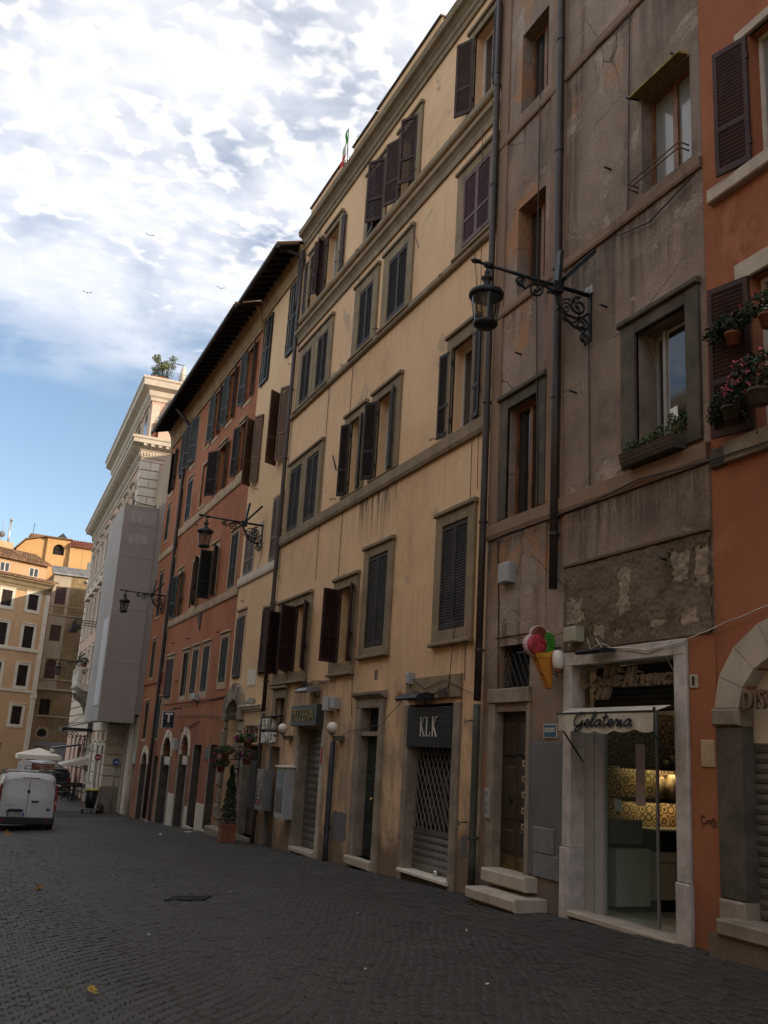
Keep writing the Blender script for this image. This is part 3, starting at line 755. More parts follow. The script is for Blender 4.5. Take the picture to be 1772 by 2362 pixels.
b.box('band_patch', 7.955, 8.19, -.03, .05, 4.83, 5.06, 'dkstone', .01)
b.op(5.9, 7.86, .05, 2.74, .24, 2.13)
b.wall(-.9, 15, 'rust', back=8)
# arched stone doorway
m = b.mb(); c, rx, rz = 6.88, .98, .61; sp = 2.13
arch = b.mb(); N = 9
def archpt(k, ex, ez): t = math.pi * k / N; return (c + (rx + ex) * math.cos(t), sp + (rz + ez) * math.sin(t))
door = b.box('door_frame', 7.70, 7.86, -.23, -.19, .05, 2.13, 'dkstone')
for k in range(N):
    a = b.mb(); g = .012
    p = [archpt(k + g, 0, 0), archpt(k + 1 - g, 0, 0), archpt(k + 1 - g, .36, .38), archpt(k + g, .36, .38)]
    pr = .055 if k != 4 else .09
    a.prism([(q[0], q[1]) for q in p], -.3, pr, 'd'); o = a.build('arch_stone', 'trav', door)
for s0, s1 in ((7.86, 8.22), (5.5, 5.9)):
    b.box('jamb_stone', s0 - (.006 if s0 > 7 else 0), s1 + (.006 if s1 < 7 else 0), -.23, .05, .22, 1.94, 'dkstone', .012); b.box('jamb_base', s0 - .01, s1, -.4, .075, -.02, .215, 'travold', .02)
    b.box('jamb_capital', s0 - .02, s1 + .03, -.4, .085, 1.945, 2.125, 'travold', .02)
m = b.mb(); m.box(5.9, 7.86, -.23, -.13, 1.78, 2.75); m.build('fanlight_panel', 'creamtrim', b.root)
roller(b, 5.9, 7.86, .06, 1.78, -.13, 'shutmetal', .10)
m = b.mb(); m.bbox(5.4, 8.02, -.4, .30, -.10, .055, .02); m.build('door_step', 'travold', b.root)
m = b.mb(); m.box(5.3, 8.16, -.4, .26, -.8, -.105); m.build('step_base', 'rough', b.root)
b.box('wall_return', 8.226, 8.655, -.02, .016, -.9, 2.955, 'rust', .006)
b.box('stone_block', 8.26, 8.48, -.02, .03, 1.51, 1.80, 'orgtrim', .008)
t1 = put_text(text_mesh('DISC', .27, .025, bold=.006, sx=.82), MAIN, 7.55, .06, 2.2, 'letterbr', None, 'shop_sign')
tag(t1, 'bronze capital letters DISC over the arched doorway of the orange house', 'sign')
pl = b.mb(); pl.box(8.50, 8.63, 0, .03, 2.37, 2.515); o = pl.build('number_plaque', 'trav', None); recenter(o, (7.5, 8.565, 2.37)); tag(o, 'small white stone house number plaque with a black 8 beside the cafe door', 'plaque')
put_text(text_mesh('8', .14, .003, sx=.62, bold=.004), MAIN, 8.565, .034, 2.44, 'ink', o, 'numeral')
# graffito
gm = MB(Frame(WALLX - .017, 0, 0, 1, -1, 0))
for L in ([(.06, .07), (.02, .09), (-.01, .05), (.02, 0), (.06, .01)], [(.02, -.01), (.03, -.03)], ):
    gm.tube([(8.50 - x, .003, 0.92 + y) for x, y in L], .006, 4)
gm.tube([(8.42, .003, .92), (8.42, .003, .96), (8.40, .003, .965), (8.39, .003, .92), (8.385, .003, .96), (8.365, .003, .965), (8.355, .003, .92)], .005, 4)
gm.tube([(8.31 + .04 * math.cos(k * .52), .003, .94 + .045 * math.sin(k * .52)) for k in range(13)], .005, 4)
gm.tube([(8.32, .003, .92), (8.32, .003, .96), (8.30, .003, .955), (8.315, .003, .94), (8.295, .003, .92)], .004, 4)
gm.build('graffito', 'ink', b.root)

# ================================================================== brown weathered building
b = Bld('townhouse', 'weathered brown building with bare plaster above the white marble cafe door', MAIN, 8.23, 13.40, -.3, 'building'); b.wallmat = 'brown'
# small windows, far column
for z0, z1 in ((12.57, 14.21), (8.97, 10.67)):
    w = window(b, 11.84, 12.70, z0, z1, depth=.25, pane='glass', sash='wood', bars=True)
window(b, 11.84, 12.70, 16.2, 17.9, depth=.42)
w = window(b, 11.93, 12.86, 5.2, 7.06, surround=(.24, .22, .26, 0), smat='dkstone', proud=.03, depth=.18, pane='glass', sash='wood')
# large windows, near column
w = window(b, 8.41, 9.40, 9.09, 10.62, depth=.20, pane='glasspale', sash='wood')
m = b.mb()
for z in (9.2, 9.28): m.tube([(9.50, 0, z - .02), (9.50, .16, z - .02), (8.46, .16, z), (8.46, 0, z)], .011, 6)
m.tube([(8.98, .16, 9.03), (8.98, .16, 9.28)], .010, 5); m.build('window_rail', 'shutbrown', w)
m = b.mb(); m.prism([(-.02, 10.71), (.17, 10.64), (.17, 10.615), (-.02, 10.66)], 8.44, 9.47, 'a'); o = m.build('window_hood', plain('lichen_board', (.27, .205, .055), .9, var=.3, scale=14, bmp=.2), w)
m = b.mb(); m.tube([(8.52, -.05, 10.69), (8.52, .22, 10.64)], .014, 6); m.tube([(9.46, -.02, 10.64), (9.46, .22, 10.60)], .014, 6); m.build('hood_bracket', 'iron', w)
w = window(b, 8.57, 9.55, 5.42, 7.07, surround=(.30, .24, .25, .18), smat='dkstone', proud=.045, depth=.34, pane='interior', sash='greywood', bars=False)
m = b.mb(); m.box(9.20, 9.26, -.24, -.19, 5.45, 7.03); m.box(8.80, 9.20, -.235, -.22, 5.45, 7.03); m.build('open_sash', 'greywood', w)
m = b.mb(); m.quad((8.86, -.215, 5.5), (9.16, -.215, 5.5), (9.16, -.215, 6.98), (8.86, -.215, 6.98)); m.build('sash_pane', 'glass', w)
window(b, 8.41, 9.40, 13.1, 14.6, depth=.34)
# string courses and pilaster strips
SHD = dict(mat='pilaster')
for z0, z1, pr in ((4.93, 5.17, .07), (8.82, 8.97, .05), (12.23, 12.38, .05), (15.8, 16.0, .05)):
    b.band('string_course', z0, z1, pr, 'pilaster')
for s0, s1 in ((11.26, 11.68), (13.10, 13.39)):
    for z0, z1 in ((5.19, 8.81), (8.985, 12.22), (12.395, 15.79)):
        b.box('pilaster_strip', s0, s1, -.03, .035, z0, z1, 'pilaster', .01)
b.box('plaster_field', 8.24, 11.20, -.02, .022, 4.17, 4.92, 'brown', .012)
b.box('plaster_field', 11.64, 13.05, -.02, .022, 3.3, 4.92, 'brown', .012)
m = b.mb()
pts = [(11.17, 4.14), (11.0, 4.17), (10.5, 4.15), (9.8, 4.16), (9.1, 4.15), (8.6, 4.16), (8.25, 4.14)]
m.prism([(0, 4.12), (.05, 4.13), (.055, 4.16), (.03, 4.175), (0, 4.175)], 8.24, 11.17, 'a'); m.build('broken_ledge', 'rough', b.root)
# bare undercoat band, combed and broken, with blocks of tuff showing through: rough relief on a fine grid
from mathutils import noise as mn
def rough_field(s0, s1, z0, z1, blocks, step=.016, holes=()):
    na, nz = int((s1 - s0) / step), int((z1 - z0) / step); cells = {}
    def hgt(s, z):
        h = .024 + .022 * mn.noise(Vector((s * 5, z * 5, 3))) + .010 * mn.noise(Vector((s * 17, z * 17, 8)))
        comb_ = mn.noise(Vector((s * 1.3, z * 1.6, 1.7)))
        if comb_ > -.12: h += .020 * math.sin((s + z * .16 + .03 * mn.noise(Vector((s * 2, z * 2, 5)))) * 150) * min(1, (comb_ + .12) * 5)
        return h
    def which(s, z):
        for i, (a, b2, c, d) in enumerate(blocks):
            n = .09 * mn.noise(Vector((s * 5, z * 5, i))) + .05 * mn.noise(Vector((s * 16, z * 16, i + 4)))
            if a + n < s < b2 + n * .8 and c - n < z < d + n: return i
        return -1
    for i in range(na):
        for j in range(nz):
            s, z = s0 + (i + .5) * step, z0 + (j + .5) * step
            cells.setdefault(which(s, z), []).append((i, j))
    for k, cl in cells.items():
        m = MB(MAIN); ids = {}
        def vid(i, j):
            if (i, j) not in ids:
                s, z = s0 + i * step, z0 + j * step; h = hgt(s, z)
                if k >= 0: h = .022 + .014 * mn.noise(Vector((s * 14, z * 14, k))) + .010 * mn.noise(Vector((s * 40, z * 40, k)))
                ids[i, j] = len(m.v); m.v.append(MAIN(s, h, z))
            return ids[i, j]
        for i, j in cl: m.f.append((vid(i, j), vid(i + 1, j), vid(i + 1, j + 1), vid(i, j + 1))); m.sm.append(True)
        m.build('tuff_block' if k >= 0 else 'bare_undercoat', 'tuff' if k >= 0 else 'rough', b.root)
rough_field(8.25, 11.17, 2.96, 4.125, ((8.60, 8.88, 3.60, 3.97), (8.27, 8.50, 3.53, 3.95), (9.70, 9.93, 3.36, 3.93), (10.70, 11.08, 3.30, 3.66), (8.44, 8.74, 3.10, 3.28), (9.86, 10.0, 3.05, 3.2), (10.2, 10.5, 3.06, 3.24), (9.05, 9.3, 3.1, 3.22), (10.85, 11.1, 3.02, 3.22)))
# ground floor
b.op(12.08, 12.98, -.07, 2.18, .17); b.op(12.06, 12.95, 2.53, 3.17, .25)
b.op(8.87, 10.93, -.37, 2.755, .24)
b.op(11.9, 12.1, 3.55, 3.56, .02)
b.wall(-1.0, 18.5, 'brown', back=9)
b.box('dado', 11.10, 12.05, -.02, .014, -.02, 1.74, 'greydado', .006)
m = b.mb(); m.bbox(11.33, 11.83, 0, .035, .28, .61, .006); m.bbox(11.20, 11.83, 0, .03, -.03, .27, .006); m.build('meter_panel', 'steelgrey', b.root)
# house door with five bright letter slots
m = b.mb(); m.bbox(12.974, 13.17, -.12, .04, -.07, 2.30, .01); m.bbox(11.99, 12.086, -.12, .03, -.07, 2.30, .01); m.bbox(11.98, 13.18, -.03, .06, 2.305, 2.52, .012); m.build('door_surround', 'travold', b.root)
dr = b.mb(); dr.box(12.08, 12.98, -.17, -.13, -.07, 2.18); dr = dr.build('house_door', 'doorwood', b.root)
m = b.mb()
for c0, c1 in ((12.11, 12.50), (12.54, 12.95)):
    for z0, z1 in ((.16, .52), (.60, 1.42), (1.50, 2.06)):
        m.bbox(c0 + .02, c1 - .02, -.14, -.105, z0, z1, .05)
m.build('door_panel', 'doorwood', dr)
m = b.mb(); m.box(12.10, 12.51, -.13, -.122, -.05, .13); m.box(12.54, 12.96, -.13, -.122, -.05, .13); m.build('kick_plate', plain('tarnished_brass', (.16, .12, .045), .45, metal=.7, var=.3), dr)
for i in range(5):
    m = b.mb(); z = .52 + i * .22; m.box(12.13, 12.34, -.105, -.085, z, z + .085); o = m.build('letter_slot', plain('brass_slot', (.55, .42, .24), .4, metal=.5, var=.15), dr)
    m = b.mb(); m.box(12.155, 12.30, -.085, -.080, z + .02, z + .06); m.build('slot_flap', 'doorwood', o)
m = b.mb(); m.tube([(12.66 + .045 * math.cos(t * .52), -.09, .92 + .045 * math.sin(t * .52)) for t in range(13)], .010, 6); m.build('door_knocker', 'iron', dr)
m = b.mb(); m.box(12.06, 12.95, -.25, -.23, 2.53, 3.17); tw = m.build('transom_backing', 'interior', b.root)
grille(b, 12.06, 12.95, 2.53, 3.17, -.10, .15, 'iron', .009, tw, ratio=1.6)
for i, (s0, s1, d, z0, z1) in enumerate(((11.75, 12.95, .22, -.245, -.055), (11.5, 12.85, .52, -.46, -.30))):
    m = b.mb(); m.bbox(s0, s1, -.3, d, z0, z1, .025); m.build('door_step', 'trav', b.root)
m = b.mb(); m.box(11.55, 12.8, -.3, .45, -.8, -.465); m.build('step_base', 'rough', b.root)
# marble cafe portal
m = b.mb()
m.bbox(8.665, 8.876, -.24, .05, .285, 2.755, .008); m.bbox(10.924, 11.115, -.17, .05, .425, 2.755, .008); pm = m.build('marble_jamb', 'marble', b.root)
m = b.mb(); m.bbox(8.66, 11.12, -.24, .055, 2.75, 2.93, .008); m.build('marble_lintel', 'marble', b.root)
m = b.mb(); m.bbox(8.645, 8.882, -.24, .075, -.75, .28, .012); m.bbox(10.915, 11.135, -.17, .075, -.9, .42, .012); m.build('marble_plinth', 'marble', b.root)
m = b.mb(); m.bbox(8.88, 10.93, -.6, .09, -.40, -.33, .01); m.build('cafe_sill', 'trav', b.root)
m = b.mb(); m.box(8.88, 10.93, -.3, .03, -.95, -.405); m.build('sill_base', 'rough', b.root)
m = b.mb(); m.box(9.75, 10.15, .0, .035, -.60, -.47); m.build('cellar_vent', 'black', b.root)
# the room behind: counter, tiled back wall with lit shelves, glass door
BX = Frame(0, 12.2, 1, 0, 0, -1)                          # back wall of the shop: s = x, d towards the street door
m = MB(); X0, X1, Y0, Y1, Z0, Z1 = 7.76, 11.4, 8.2, 12.25, -.35, 2.9
m.quad((X0, Y0, Z0), (X1, Y0, Z0), (X1, Y1, Z0), (X0, Y1, Z0)); m.quad((X0, Y0, Z1), (X1, Y0, Z1), (X1, Y1, Z1), (X0, Y1, Z1)); m.quad((X1, Y0, Z0), (X1, Y1, Z0), (X1, Y1, Z1), (X1, Y0, Z1))
m.quad((X0, Y1, Z0), (X1, Y1, Z0), (X1, Y1, Z1), (X0, Y1, Z1)); m.quad((X0, Y0, Z0), (X1, Y0, Z0), (X1, Y0, Z1), (X0, Y0, Z1))
m.quad((X0, 10.94, Z0), (X0, Y1, Z0), (X0, Y1, Z1), (X0, 10.94, Z1)); m.quad((X0, Y0, Z0), (X0, 8.85, Z0), (X0, 8.85, Z1), (X0, Y0, Z1))
room = m.build('cafe_room', plain('dim_cafe_wall', (.42, .35, .27), .8, var=.2, scale=2), b.root)
mt_, t_, bb_ = newmat('patterned_tiles'); cc_ = objco(t_); vv_ = t_.nodes.new('ShaderNodeTexVoronoi'); vv_.inputs['Scale'].default_value = 7; vv_.inputs['Randomness'].default_value = .35; t_.links.new(cc_, vv_.inputs['Vector'])
wv_ = mth(t_, 'FRACT', mth(t_, 'MULTIPLY', vv_.outputs['Distance'], 3.6), 0)
t_.links.new(mixc(t_, mrange(t_, wv_, .42, .52), (.30, .235, .135), (.05, .038, .027)), bb_.inputs['Base Color']); bb_.inputs['Roughness'].default_value = .4; M['cafetile'] = mt_
m = MB(BX); m.box(8.9, 10.9, -.03, .0, .55, 2.3); m.build('tiled_wall', 'cafetile', room)
M['led'] = emis('warm_shelf_light', (1.0, .66, .28), 22.0)
for z in (1.02, 1.49):
    m = MB(BX); m.box(9.0, 10.6, 0, .26, z, z + .025); sh = m.build('cafe_shelf', 'doorwood', room)
    m = MB(BX); m.box(9.0, 10.6, .262, .275, z - .035, z + .03); m.build('shelf_lip', 'doorwood', sh)
    m = MB(BX); m.box(9.4, 10.3, .20, .225, z - .020, z - .002); m.build('shelf_light', 'led', sh)
m = MB(BX); m.box(8.6, 10.9, .5, .56, 2.86, 2.885); m.build('fill_strip', emis('warm_fill_light', (1.0, .80, .55), 2.2), room)  # added glowing strip that brightens the room, not a lamp of the cafe
jar = island('jars', (.38, .34, .25), .5, .35, .4, 0)
JL = ('white bottle standing on the upper cafe shelf', 'squat white tub with a red spot on the upper cafe shelf', 'small blue grey jar left of the white bottle on the upper cafe shelf', 'tall pale jar at the left of the lower lit cafe shelf', 'widest tall pale jar on the lower lit cafe shelf', 'small yellowish box right of the tall jars on the lower cafe shelf', 'short pale bottle behind the glass door on the upper shelf', 'second short bottle farthest left behind the glass door')
for i, (s, z, r, h) in enumerate(((10.07, 1.515, .045, .18), (10.17, 1.515, .045, .08), (9.96, 1.515, .045, .10), (9.86, 1.045, .065, .32), (10.05, 1.045, .085, .36), (10.21, 1.045, .035, .28), (9.32, 1.515, .04, .15), (9.43, 1.515, .04, .14))):
    m = MB(BX); m.lathe(s, .14, [(0, z), (r, z), (r, z + h * .78), (r * .65, z + h * .86), (r * .65, z + h), (0, z + h)], 12)
    o = m.build('jar', jar, None); recenter(o, BX(s, .14, z)); tag(o, JL[i], 'jar' if h > .3 else 'bottle', 'jars on the lit cafe shelves')
CX = Frame(0, 10.8, 1, 0, 0, -1); lam = plain('counter_laminate', (.62, .60, .56), .35, var=.05)
t = thing('cafe_counter', 'pale grey ice cream counter inside the cafe doorway', 'counter', (9, 10.6, -.35))
m = MB(CX); m.bbox(8.64, 10.4, -.7, 0, -.20, .27, .01); m.build('counter_front', lam, t); m = MB(CX); m.bbox(8.63, 10.4, -.72, .02, .275, .40, .01); m.build('counter_top', lam, t)
m = MB(CX); m.box(8.66, 10.4, -.65, -.03, -.35, -.205); m.build('counter_plinth', 'black', t); m = MB(CX); m.box(8.70, 10.35, -.5, -.04, .405, .66); m.build('display_glass', glassdark('display_glass', (.02, .02, .022), .1), t); m = MB(CX); m.box(8.69, 10.36, -.52, -.02, .66, .685); m.build('display_rail', 'steelgrey', t)
m = MB(CX); m.bbox(8.06, 8.60, -.6, .05, -.27, .44, .012); o = m.build('drinks_cabinet', plain('white_fridge', (.66, .68, .66), .35, var=.04), None); recenter(o, (8.3, 10.8, -.35)); tag(o, 'pale low fridge behind the cafe glass door', 'cabinet')
m = MB(CX); m.bbox(7.98, 8.50, -.58, .02, .50, .80, .012); o = m.build('till_screen', plain('grey_hood', (.20, .19, .18), .5), None); recenter(o, (8.2, 10.8, .5)); tag(o, 'grey box standing over the pale fridge behind the cafe glass', 'box')
m = MB(CX); m.box(8.0, 8.56, -.5, -.05, .445, .495); m.build('stand', 'black', o)
m = b.mb(); m.box(10.72, 11.0, -.26, -.17, -.33, 2.2); m.box(10.52, 10.71, -.25, -.18, -.33, 2.2); fr = m.build('door_frame', 'greybox', b.root)
m = b.mb(); m.box(9.52, 10.50, -.22, -.21, -.31, 2.15); gl = m.build('glass_door', 'shopglass', b.root)
m = b.mb(); m.box(9.49, 9.525, -.23, -.205, -.31, 2.15); m.build('door_edge', 'steelgrey', gl)
m = b.mb(); m.box(9.72, 9.90, -.208, -.205, 1.02, 1.75); m.build('notice', plain('pinkish_paper', (.30, .24, .235), .8, var=.08), gl)
m = b.mb(); m.box(10.18, 10.33, -.208, -.205, .93, 1.07); m.build('card_sticker', plain('pale_blue_sticker', (.16, .20, .20), .6, var=.3, scale=30), gl)
# transom band with the dark housing behind the sign
m = b.mb(); m.box(8.87, 10.93, -.40, -.36, 2.16, 2.75); hs_ = m.build('sign_housing', 'black', b.root)
roller(b, 8.87, 10.93, 2.16, 2.45, -.33, 'shutblk', .06, hs_)
# drain pipes and conduits on the brown wall
pipe(b, 11.32, 3.85, 18, .062, .10)
pipe(b, 13.42, 2.35, 17.5, .060, .10)
pipe(b, 13.42, -.5, 2.3, .060, .10, plain('greenish_pipe', (.055, .060, .045), .7, var=.3, scale=3))
for pts in ([(9.53, .03, 15), (9.60, .03, 12.4), (9.68, .03, 9.0), (10.0, .03, 8.8)], [(10.60, .03, 8.1), (10.55, .03, 5.2)], [(13.05, .035, 5.0), (12.95, .035, 3.9), (12.9, .035, 2.5)], [(12.0, .045, 13.5), (12.0, .045, 8.9), (11.86, .045, 5.2)],
            [(13.2, .10, 4.90), (11.4, .10, 4.90), (10.4, .09, 4.93), (9.4, .10, 5.0), (8.25, .09, 4.92), (6.5, .10, 4.86)], [(11.0, .03, 12.3), (9.5, .04, 12.15)], [(9.9, .05, 8.70), (9.2, .05, 8.55), (8.3, .06, 8.74)]):
    cable(b.root, MAIN, pts, .011)
cable(b.root, MAIN, [(10.4, .03, 3.08), (10.2, .07, 2.93), (9.7, .08, 2.90), (9.3, .08, 2.84), (8.7, .08, 2.88), (8.3, .05, 2.98), (7.2, .05, 3.2), (6, .05, 3.3)], .008, 'cablew')
cable(b.root, MAIN, [(10.6, .03, 3.1), (10.5, .04, 2.94), (10.25, .06, 3.0), (10.0, .07, 2.92), (9.3, .07, 2.80), (9.05, .06, 2.85), (9.02, -.1, 2.55), (8.9, -.3, 2.5)], .006, 'cablew')
for s, z in ((10.2, 7.75), (10.93, 6.7), (9.0, 3.9), (12.5, 7.9), (12.2, 1.55), (13.2, 9.4), (10.1, 9.9)):
    m = b.mb(); m.tube([(s, 0, z), (s, .09, z + .01), (s + .03, .10, z + .03)], .016, 6); m.build('wall_peg', 'iron', b.root)
m = b.mb(); m.tube([(11.2, .05, 3.02), (12.3, .06, 3.02)], .014, 6); m.build('iron_bar', 'iron', b.root)
m = b.mb(); m.bbox(12.48, 12.80, 0, .16, 4.12, 4.44, .02); o = m.build('wall_box', 'greybox', None); recenter(o, (7.5, 12.64, 4.12)); tag(o, 'grey box with rounded corners fixed high on the brown wall', 'box')
m = b.mb(); m.bbox(10.68, 10.97, 0, .16, 3.06, 3.26, .012); o = m.build('junction_box', plain('ivory_plastic', (.36, .35, .27), .5, var=.08), None); recenter(o, (7.5, 10.8, 3.06)); tag(o, 'ivory junction box on the wall above the cafe frame', 'box')
m = b.mb(); m.box(11.31, 11.64, 0, .015, 1.80, 1.99); o = m.build('closed_notice', 'creamtrim', None); recenter(o, (7.5, 11.47, 1.8)); tag(o, 'small blue notice reading CHIUSO on the wall left of the cafe', 'notice')
m = b.mb(); m.box(11.325, 11.625, .015, .018, 1.812, 1.978); m.build('face', plain('notice_blue', (.035, .12, .17), .5, var=.15), o)
put_text(text_mesh('CHIUSO', .085, .001, sx=.85, bold=.002), MAIN, 11.475, .021, 1.905, 'letterw', o)
m = b.mb(); m.bbox(13.02, 13.14, .04, .075, .62, 1.05, .006); o = m.build('entry_phone', 'greybox', None); recenter(o, (7.46, 13.08, .62)); tag(o, 'narrow grey entry phone panel left of the walnut house door', 'intercom')
m = b.mb(); [m.box(13.05, 13.11, .075, .082, z, z + .06) for z in (.70, .79, .94)]; m.build('call_button', 'steelgrey', o)

# ================================================================== yellow five storey house
b = Bld('townhouse', 'tall yellow house with maroon shutters and the KLK and PIZZERIA shops below', MAIN, 13.41, 25.20, -.75, 'house'); b.wallmat = 'yellow'
# top floor
window(b, 13.74, 14.56, 13.86, 15.62, (.20, .2, .22, .06), proud=.05, shut=(('far', 150), ('near', 165)), sash='whitewood')
window(b, 17.15, 18.10, 13.86, 15.55, (.16, .2, .22, .06), shut=(('far', 158), ('near', 32)), pane='interior', bars=False)
window(b, 18.98, 19.98, 13.86, 15.55, (.22, .16, .22, .06), shut=(('far', 6), ('near', 36)), pane='interior', bars=False)
window(b, 22.12, 23.12, 13.86, 15.52, (.14, .2, .22, .06), shut=(('far', 155), ('near', 176)), sash='whitewood', pane='glasspale', label=None)
window(b, 23.62, 24.48, 13.86, 15.52, (.2, .14, .22, .06), shut=(('far', 176), ('near', 150)), sash='whitewood', pane='glasspale')
# fourth
window(b, 13.66, 14.72, 10.92, 12.42, (.28, .22, .28, .12), shut=(('far', 0), ('near', 0)), shmat='shutred', sill=.07)
for a0, a1, l, r in ((17.34, 18.34, .34, .28), (19.28, 20.12, .36, .30), (22.37, 23.17, .25, .33), (23.71, 24.52, .32, .25)):
    window(b, a0, a1, 10.90, 12.40, (l, r, .33, .12), shut=(('far', 0), ('near', 0)), sill=.07, shmat=('shutgrey' if a0 > 22 else 'shutdk'), shd=.02, mid=0)
# third
window(b, 14.12, 14.94, 7.22, 8.92, (.20, .2, .32, .03), shut=(('far', 172), ('near', 170)), sash='whitewood', shmat='shutdk')
window(b, 17.82, 18.54, 7.26, 9.08, (.30, .55, .26, .04), shut=(('far', 152), ('near', 165)), sash='whitewood', pane='glasspale', shmat='shutdk')
window(b, 19.60, 20.18, 7.26, 9.06, (.36, .42, .26, .04), shut=(('far', 150), ('near', 168)), sash='whitewood', pane='glasspale', shmat='shutdk')
for a0, a1, l, r in ((22.36, 23.28, .22, .28), (23.74, 24.68, .22, .22)):
    window(b, a0, a1, 7.22, 8.98, (l, r, .26, .04), shut=(('far', 0), ('near', 0)), shmat='shutgrey', shd=.02, mid=0)
# second
window(b, 14.05, 15.02, 3.60, 5.48, (.26, .25, .28, .22), shut=(('far', 0), ('near', 0)), sill=.06, shmat='shutgrey', shd=.02, mid=0)
window(b, 17.45, 18.46, 3.56, 5.48, (.28, .26, .26, .17), shut=(('far', 0), ('near', 0)), sill=.06, shmat='shutgrey', shd=.02, mid=0)
window(b, 19.30, 20.14, 3.36, 5.02, (.36, .29, .28, .24), shut=(('far', 78), ('near', 152)), sill=.06, pane='interior', bars=False)
window(b, 22.30, 23.22, 3.34, 5.0, (.22, .26, .28, .24), shut=(('far', 74), ('near', 150)), sill=.06, pane='interior', bars=False)
window(b, 23.70, 24.58, 3.34, 5.0, (.22, .22, .28, .24), shut=(('far', 60), ('near', 150)), sill=.06, pane='interior', bars=False)
for n_, z0, z1, pr in (('string_course', 6.90, 7.17, .09), ('string_course', 10.63, 10.76, .09), ('string_course', 13.64, 13.79, .09)):
    b.band(n_, z0, z1, pr, 'peperino', 13.5)
b.band('string_course', 13.03, 13.35, .14, 'peperino', 13.5, prof=[(-.05, 13.0), (.05, 13.0), (.055, 13.16), (.10, 13.24), (.15, 13.28), (.15, 13.37), (-.05, 13.42)])
b.band('cornice', 16.2, 16.7, .28, 'peperino', 13.42, 25.26, prof=[(-.05, 16.18), (.05, 16.18), (.055, 16.30), (.09, 16.33), (.10, 16.44), (.17, 16.52), (.25, 16.56), (.27, 16.66), (.28, 16.70), (-.05, 16.80)])
for s0, s1, z1 in ((13.42, 15.6, 17.5), (16.3, 19.9, 17.52), (19.95, 21.6, 17.46), (22.45, 25.1, 17.5)):
    b.box('parapet', s0, s1, -.28, -.02, 16.65, z1, 'yellow', .01)
    b.box('parapet_cap', s0 - .02, s1 + .02, -.31, .03, z1, z1 + .05, 'dkstone', .01)
m = b.mb(); m.tube([(15.6, -.1, 17.35), (16.3, -.1, 17.35)], .02, 5); [m.tube([(x, -.1, 16.7), (x, -.1, 17.5)], .012, 5) for x in np.linspace(15.65, 16.25, 7)]; m.tube([(15.6, -.1, 17.5), (16.3, -.1, 17.5)], .02, 5); m.build('roof_railing', 'iron', b.root)
# ground floor openings
b.op(23.53, 24.36, 2.02, 2.71, .35); b.op(23.72, 24.60, -.96, 1.50, .45); b.op(20.64, 22.20, -.72, 1.95, .24); b.op(17.40, 18.36, -.50, 2.34, .18); b.op(14.32, 16.06, -.45, 2.36, .20)
b.wall(-1.5, 16.75, 'yellow', back=9)
m = b.mb(); m.bbox(24.36, 24.62, -.03, .05, 1.95, 2.95, .01); m.bbox(23.47, 23.53, -.03, .05, 1.95, 2.95, .008); m.bbox(23.53, 24.36, -.03, .045, 2.71, 2.95, .01); m.bbox(23.42, 24.66, -.03, .12, 2.955, 3.02, .015); ms = m.build('window_surround', 'peperino', b.root)
m = b.mb(); m.box(23.53, 24.36, -.34, -.32, 2.02, 2.71); m.build('pane', 'interior', ms)
m = b.mb(); [m.tube([(x, -.12, 2.02), (x, -.12, 2.71)], .009, 5) for x in np.linspace(23.62, 24.28, 6)]; [m.tube([(23.53, -.12, z), (24.36, -.12, z)], .008, 5) for z in (2.2, 2.4, 2.58)]; m.build('window_bars', 'iron', ms)
m = b.mb(); m.bbox(23.5, 24.5, 0, .22, 2.24, 2.27, .006); m.build('window_shelf', 'iron', ms)
m = b.mb(); m.box(23.72, 24.60, -.44, -.40, -.96, 1.50); gd = m.build('shop_door', 'black', b.root)
m = b.mb(); m.box(24.55, 24.60, -.06, .012, -.9, 1.5); m.box(23.72, 23.76, -.06, .012, -.9, 1.5); m.build('door_strip', 'steelgrey', gd)
m = b.mb(); m.bbox(23.74, 24.58, -.3, .06, -1.2, -.955, .01); m.build('door_sill', 'travold', b.root)
# pizzeria
m = b.mb(); m.bbox(22.19, 22.40, -.24, .04, -1.2, 2.0, .012); m.build('stone_jamb', 'travold', b.root)
m = b.mb(); m.bbox(20.45, 20.65, -.24, .04, -1.2, 2.50, .012); m.build('stone_jamb', 'trav', b.root)
roller(b, 20.64, 22.20, -.70, 1.95, -.21, 'shutmetal', .15)
m = b.mb(); m.bbox(20.64, 22.22, -.3, .10, -.80, -.71, .012); m.build('shop_sill', 'trav', b.root)
m = b.mb(); m.box(20.64, 22.20, -.3, .02, -1.4, -.805); sb = m.build('sill_base', 'travold', b.root)
m = b.mb(); m.box(21.0, 21.4, .02, .03, -1.2, -.86); m.build('cellar_vent', 'black', sb)
m = b.mb(); m.bbox(20.50, 20.56, .04, .06, 1.18, 1.55, .004); m.build('red_sticker', plain('red_sticker', (.34, .04, .04), .5), b.root)
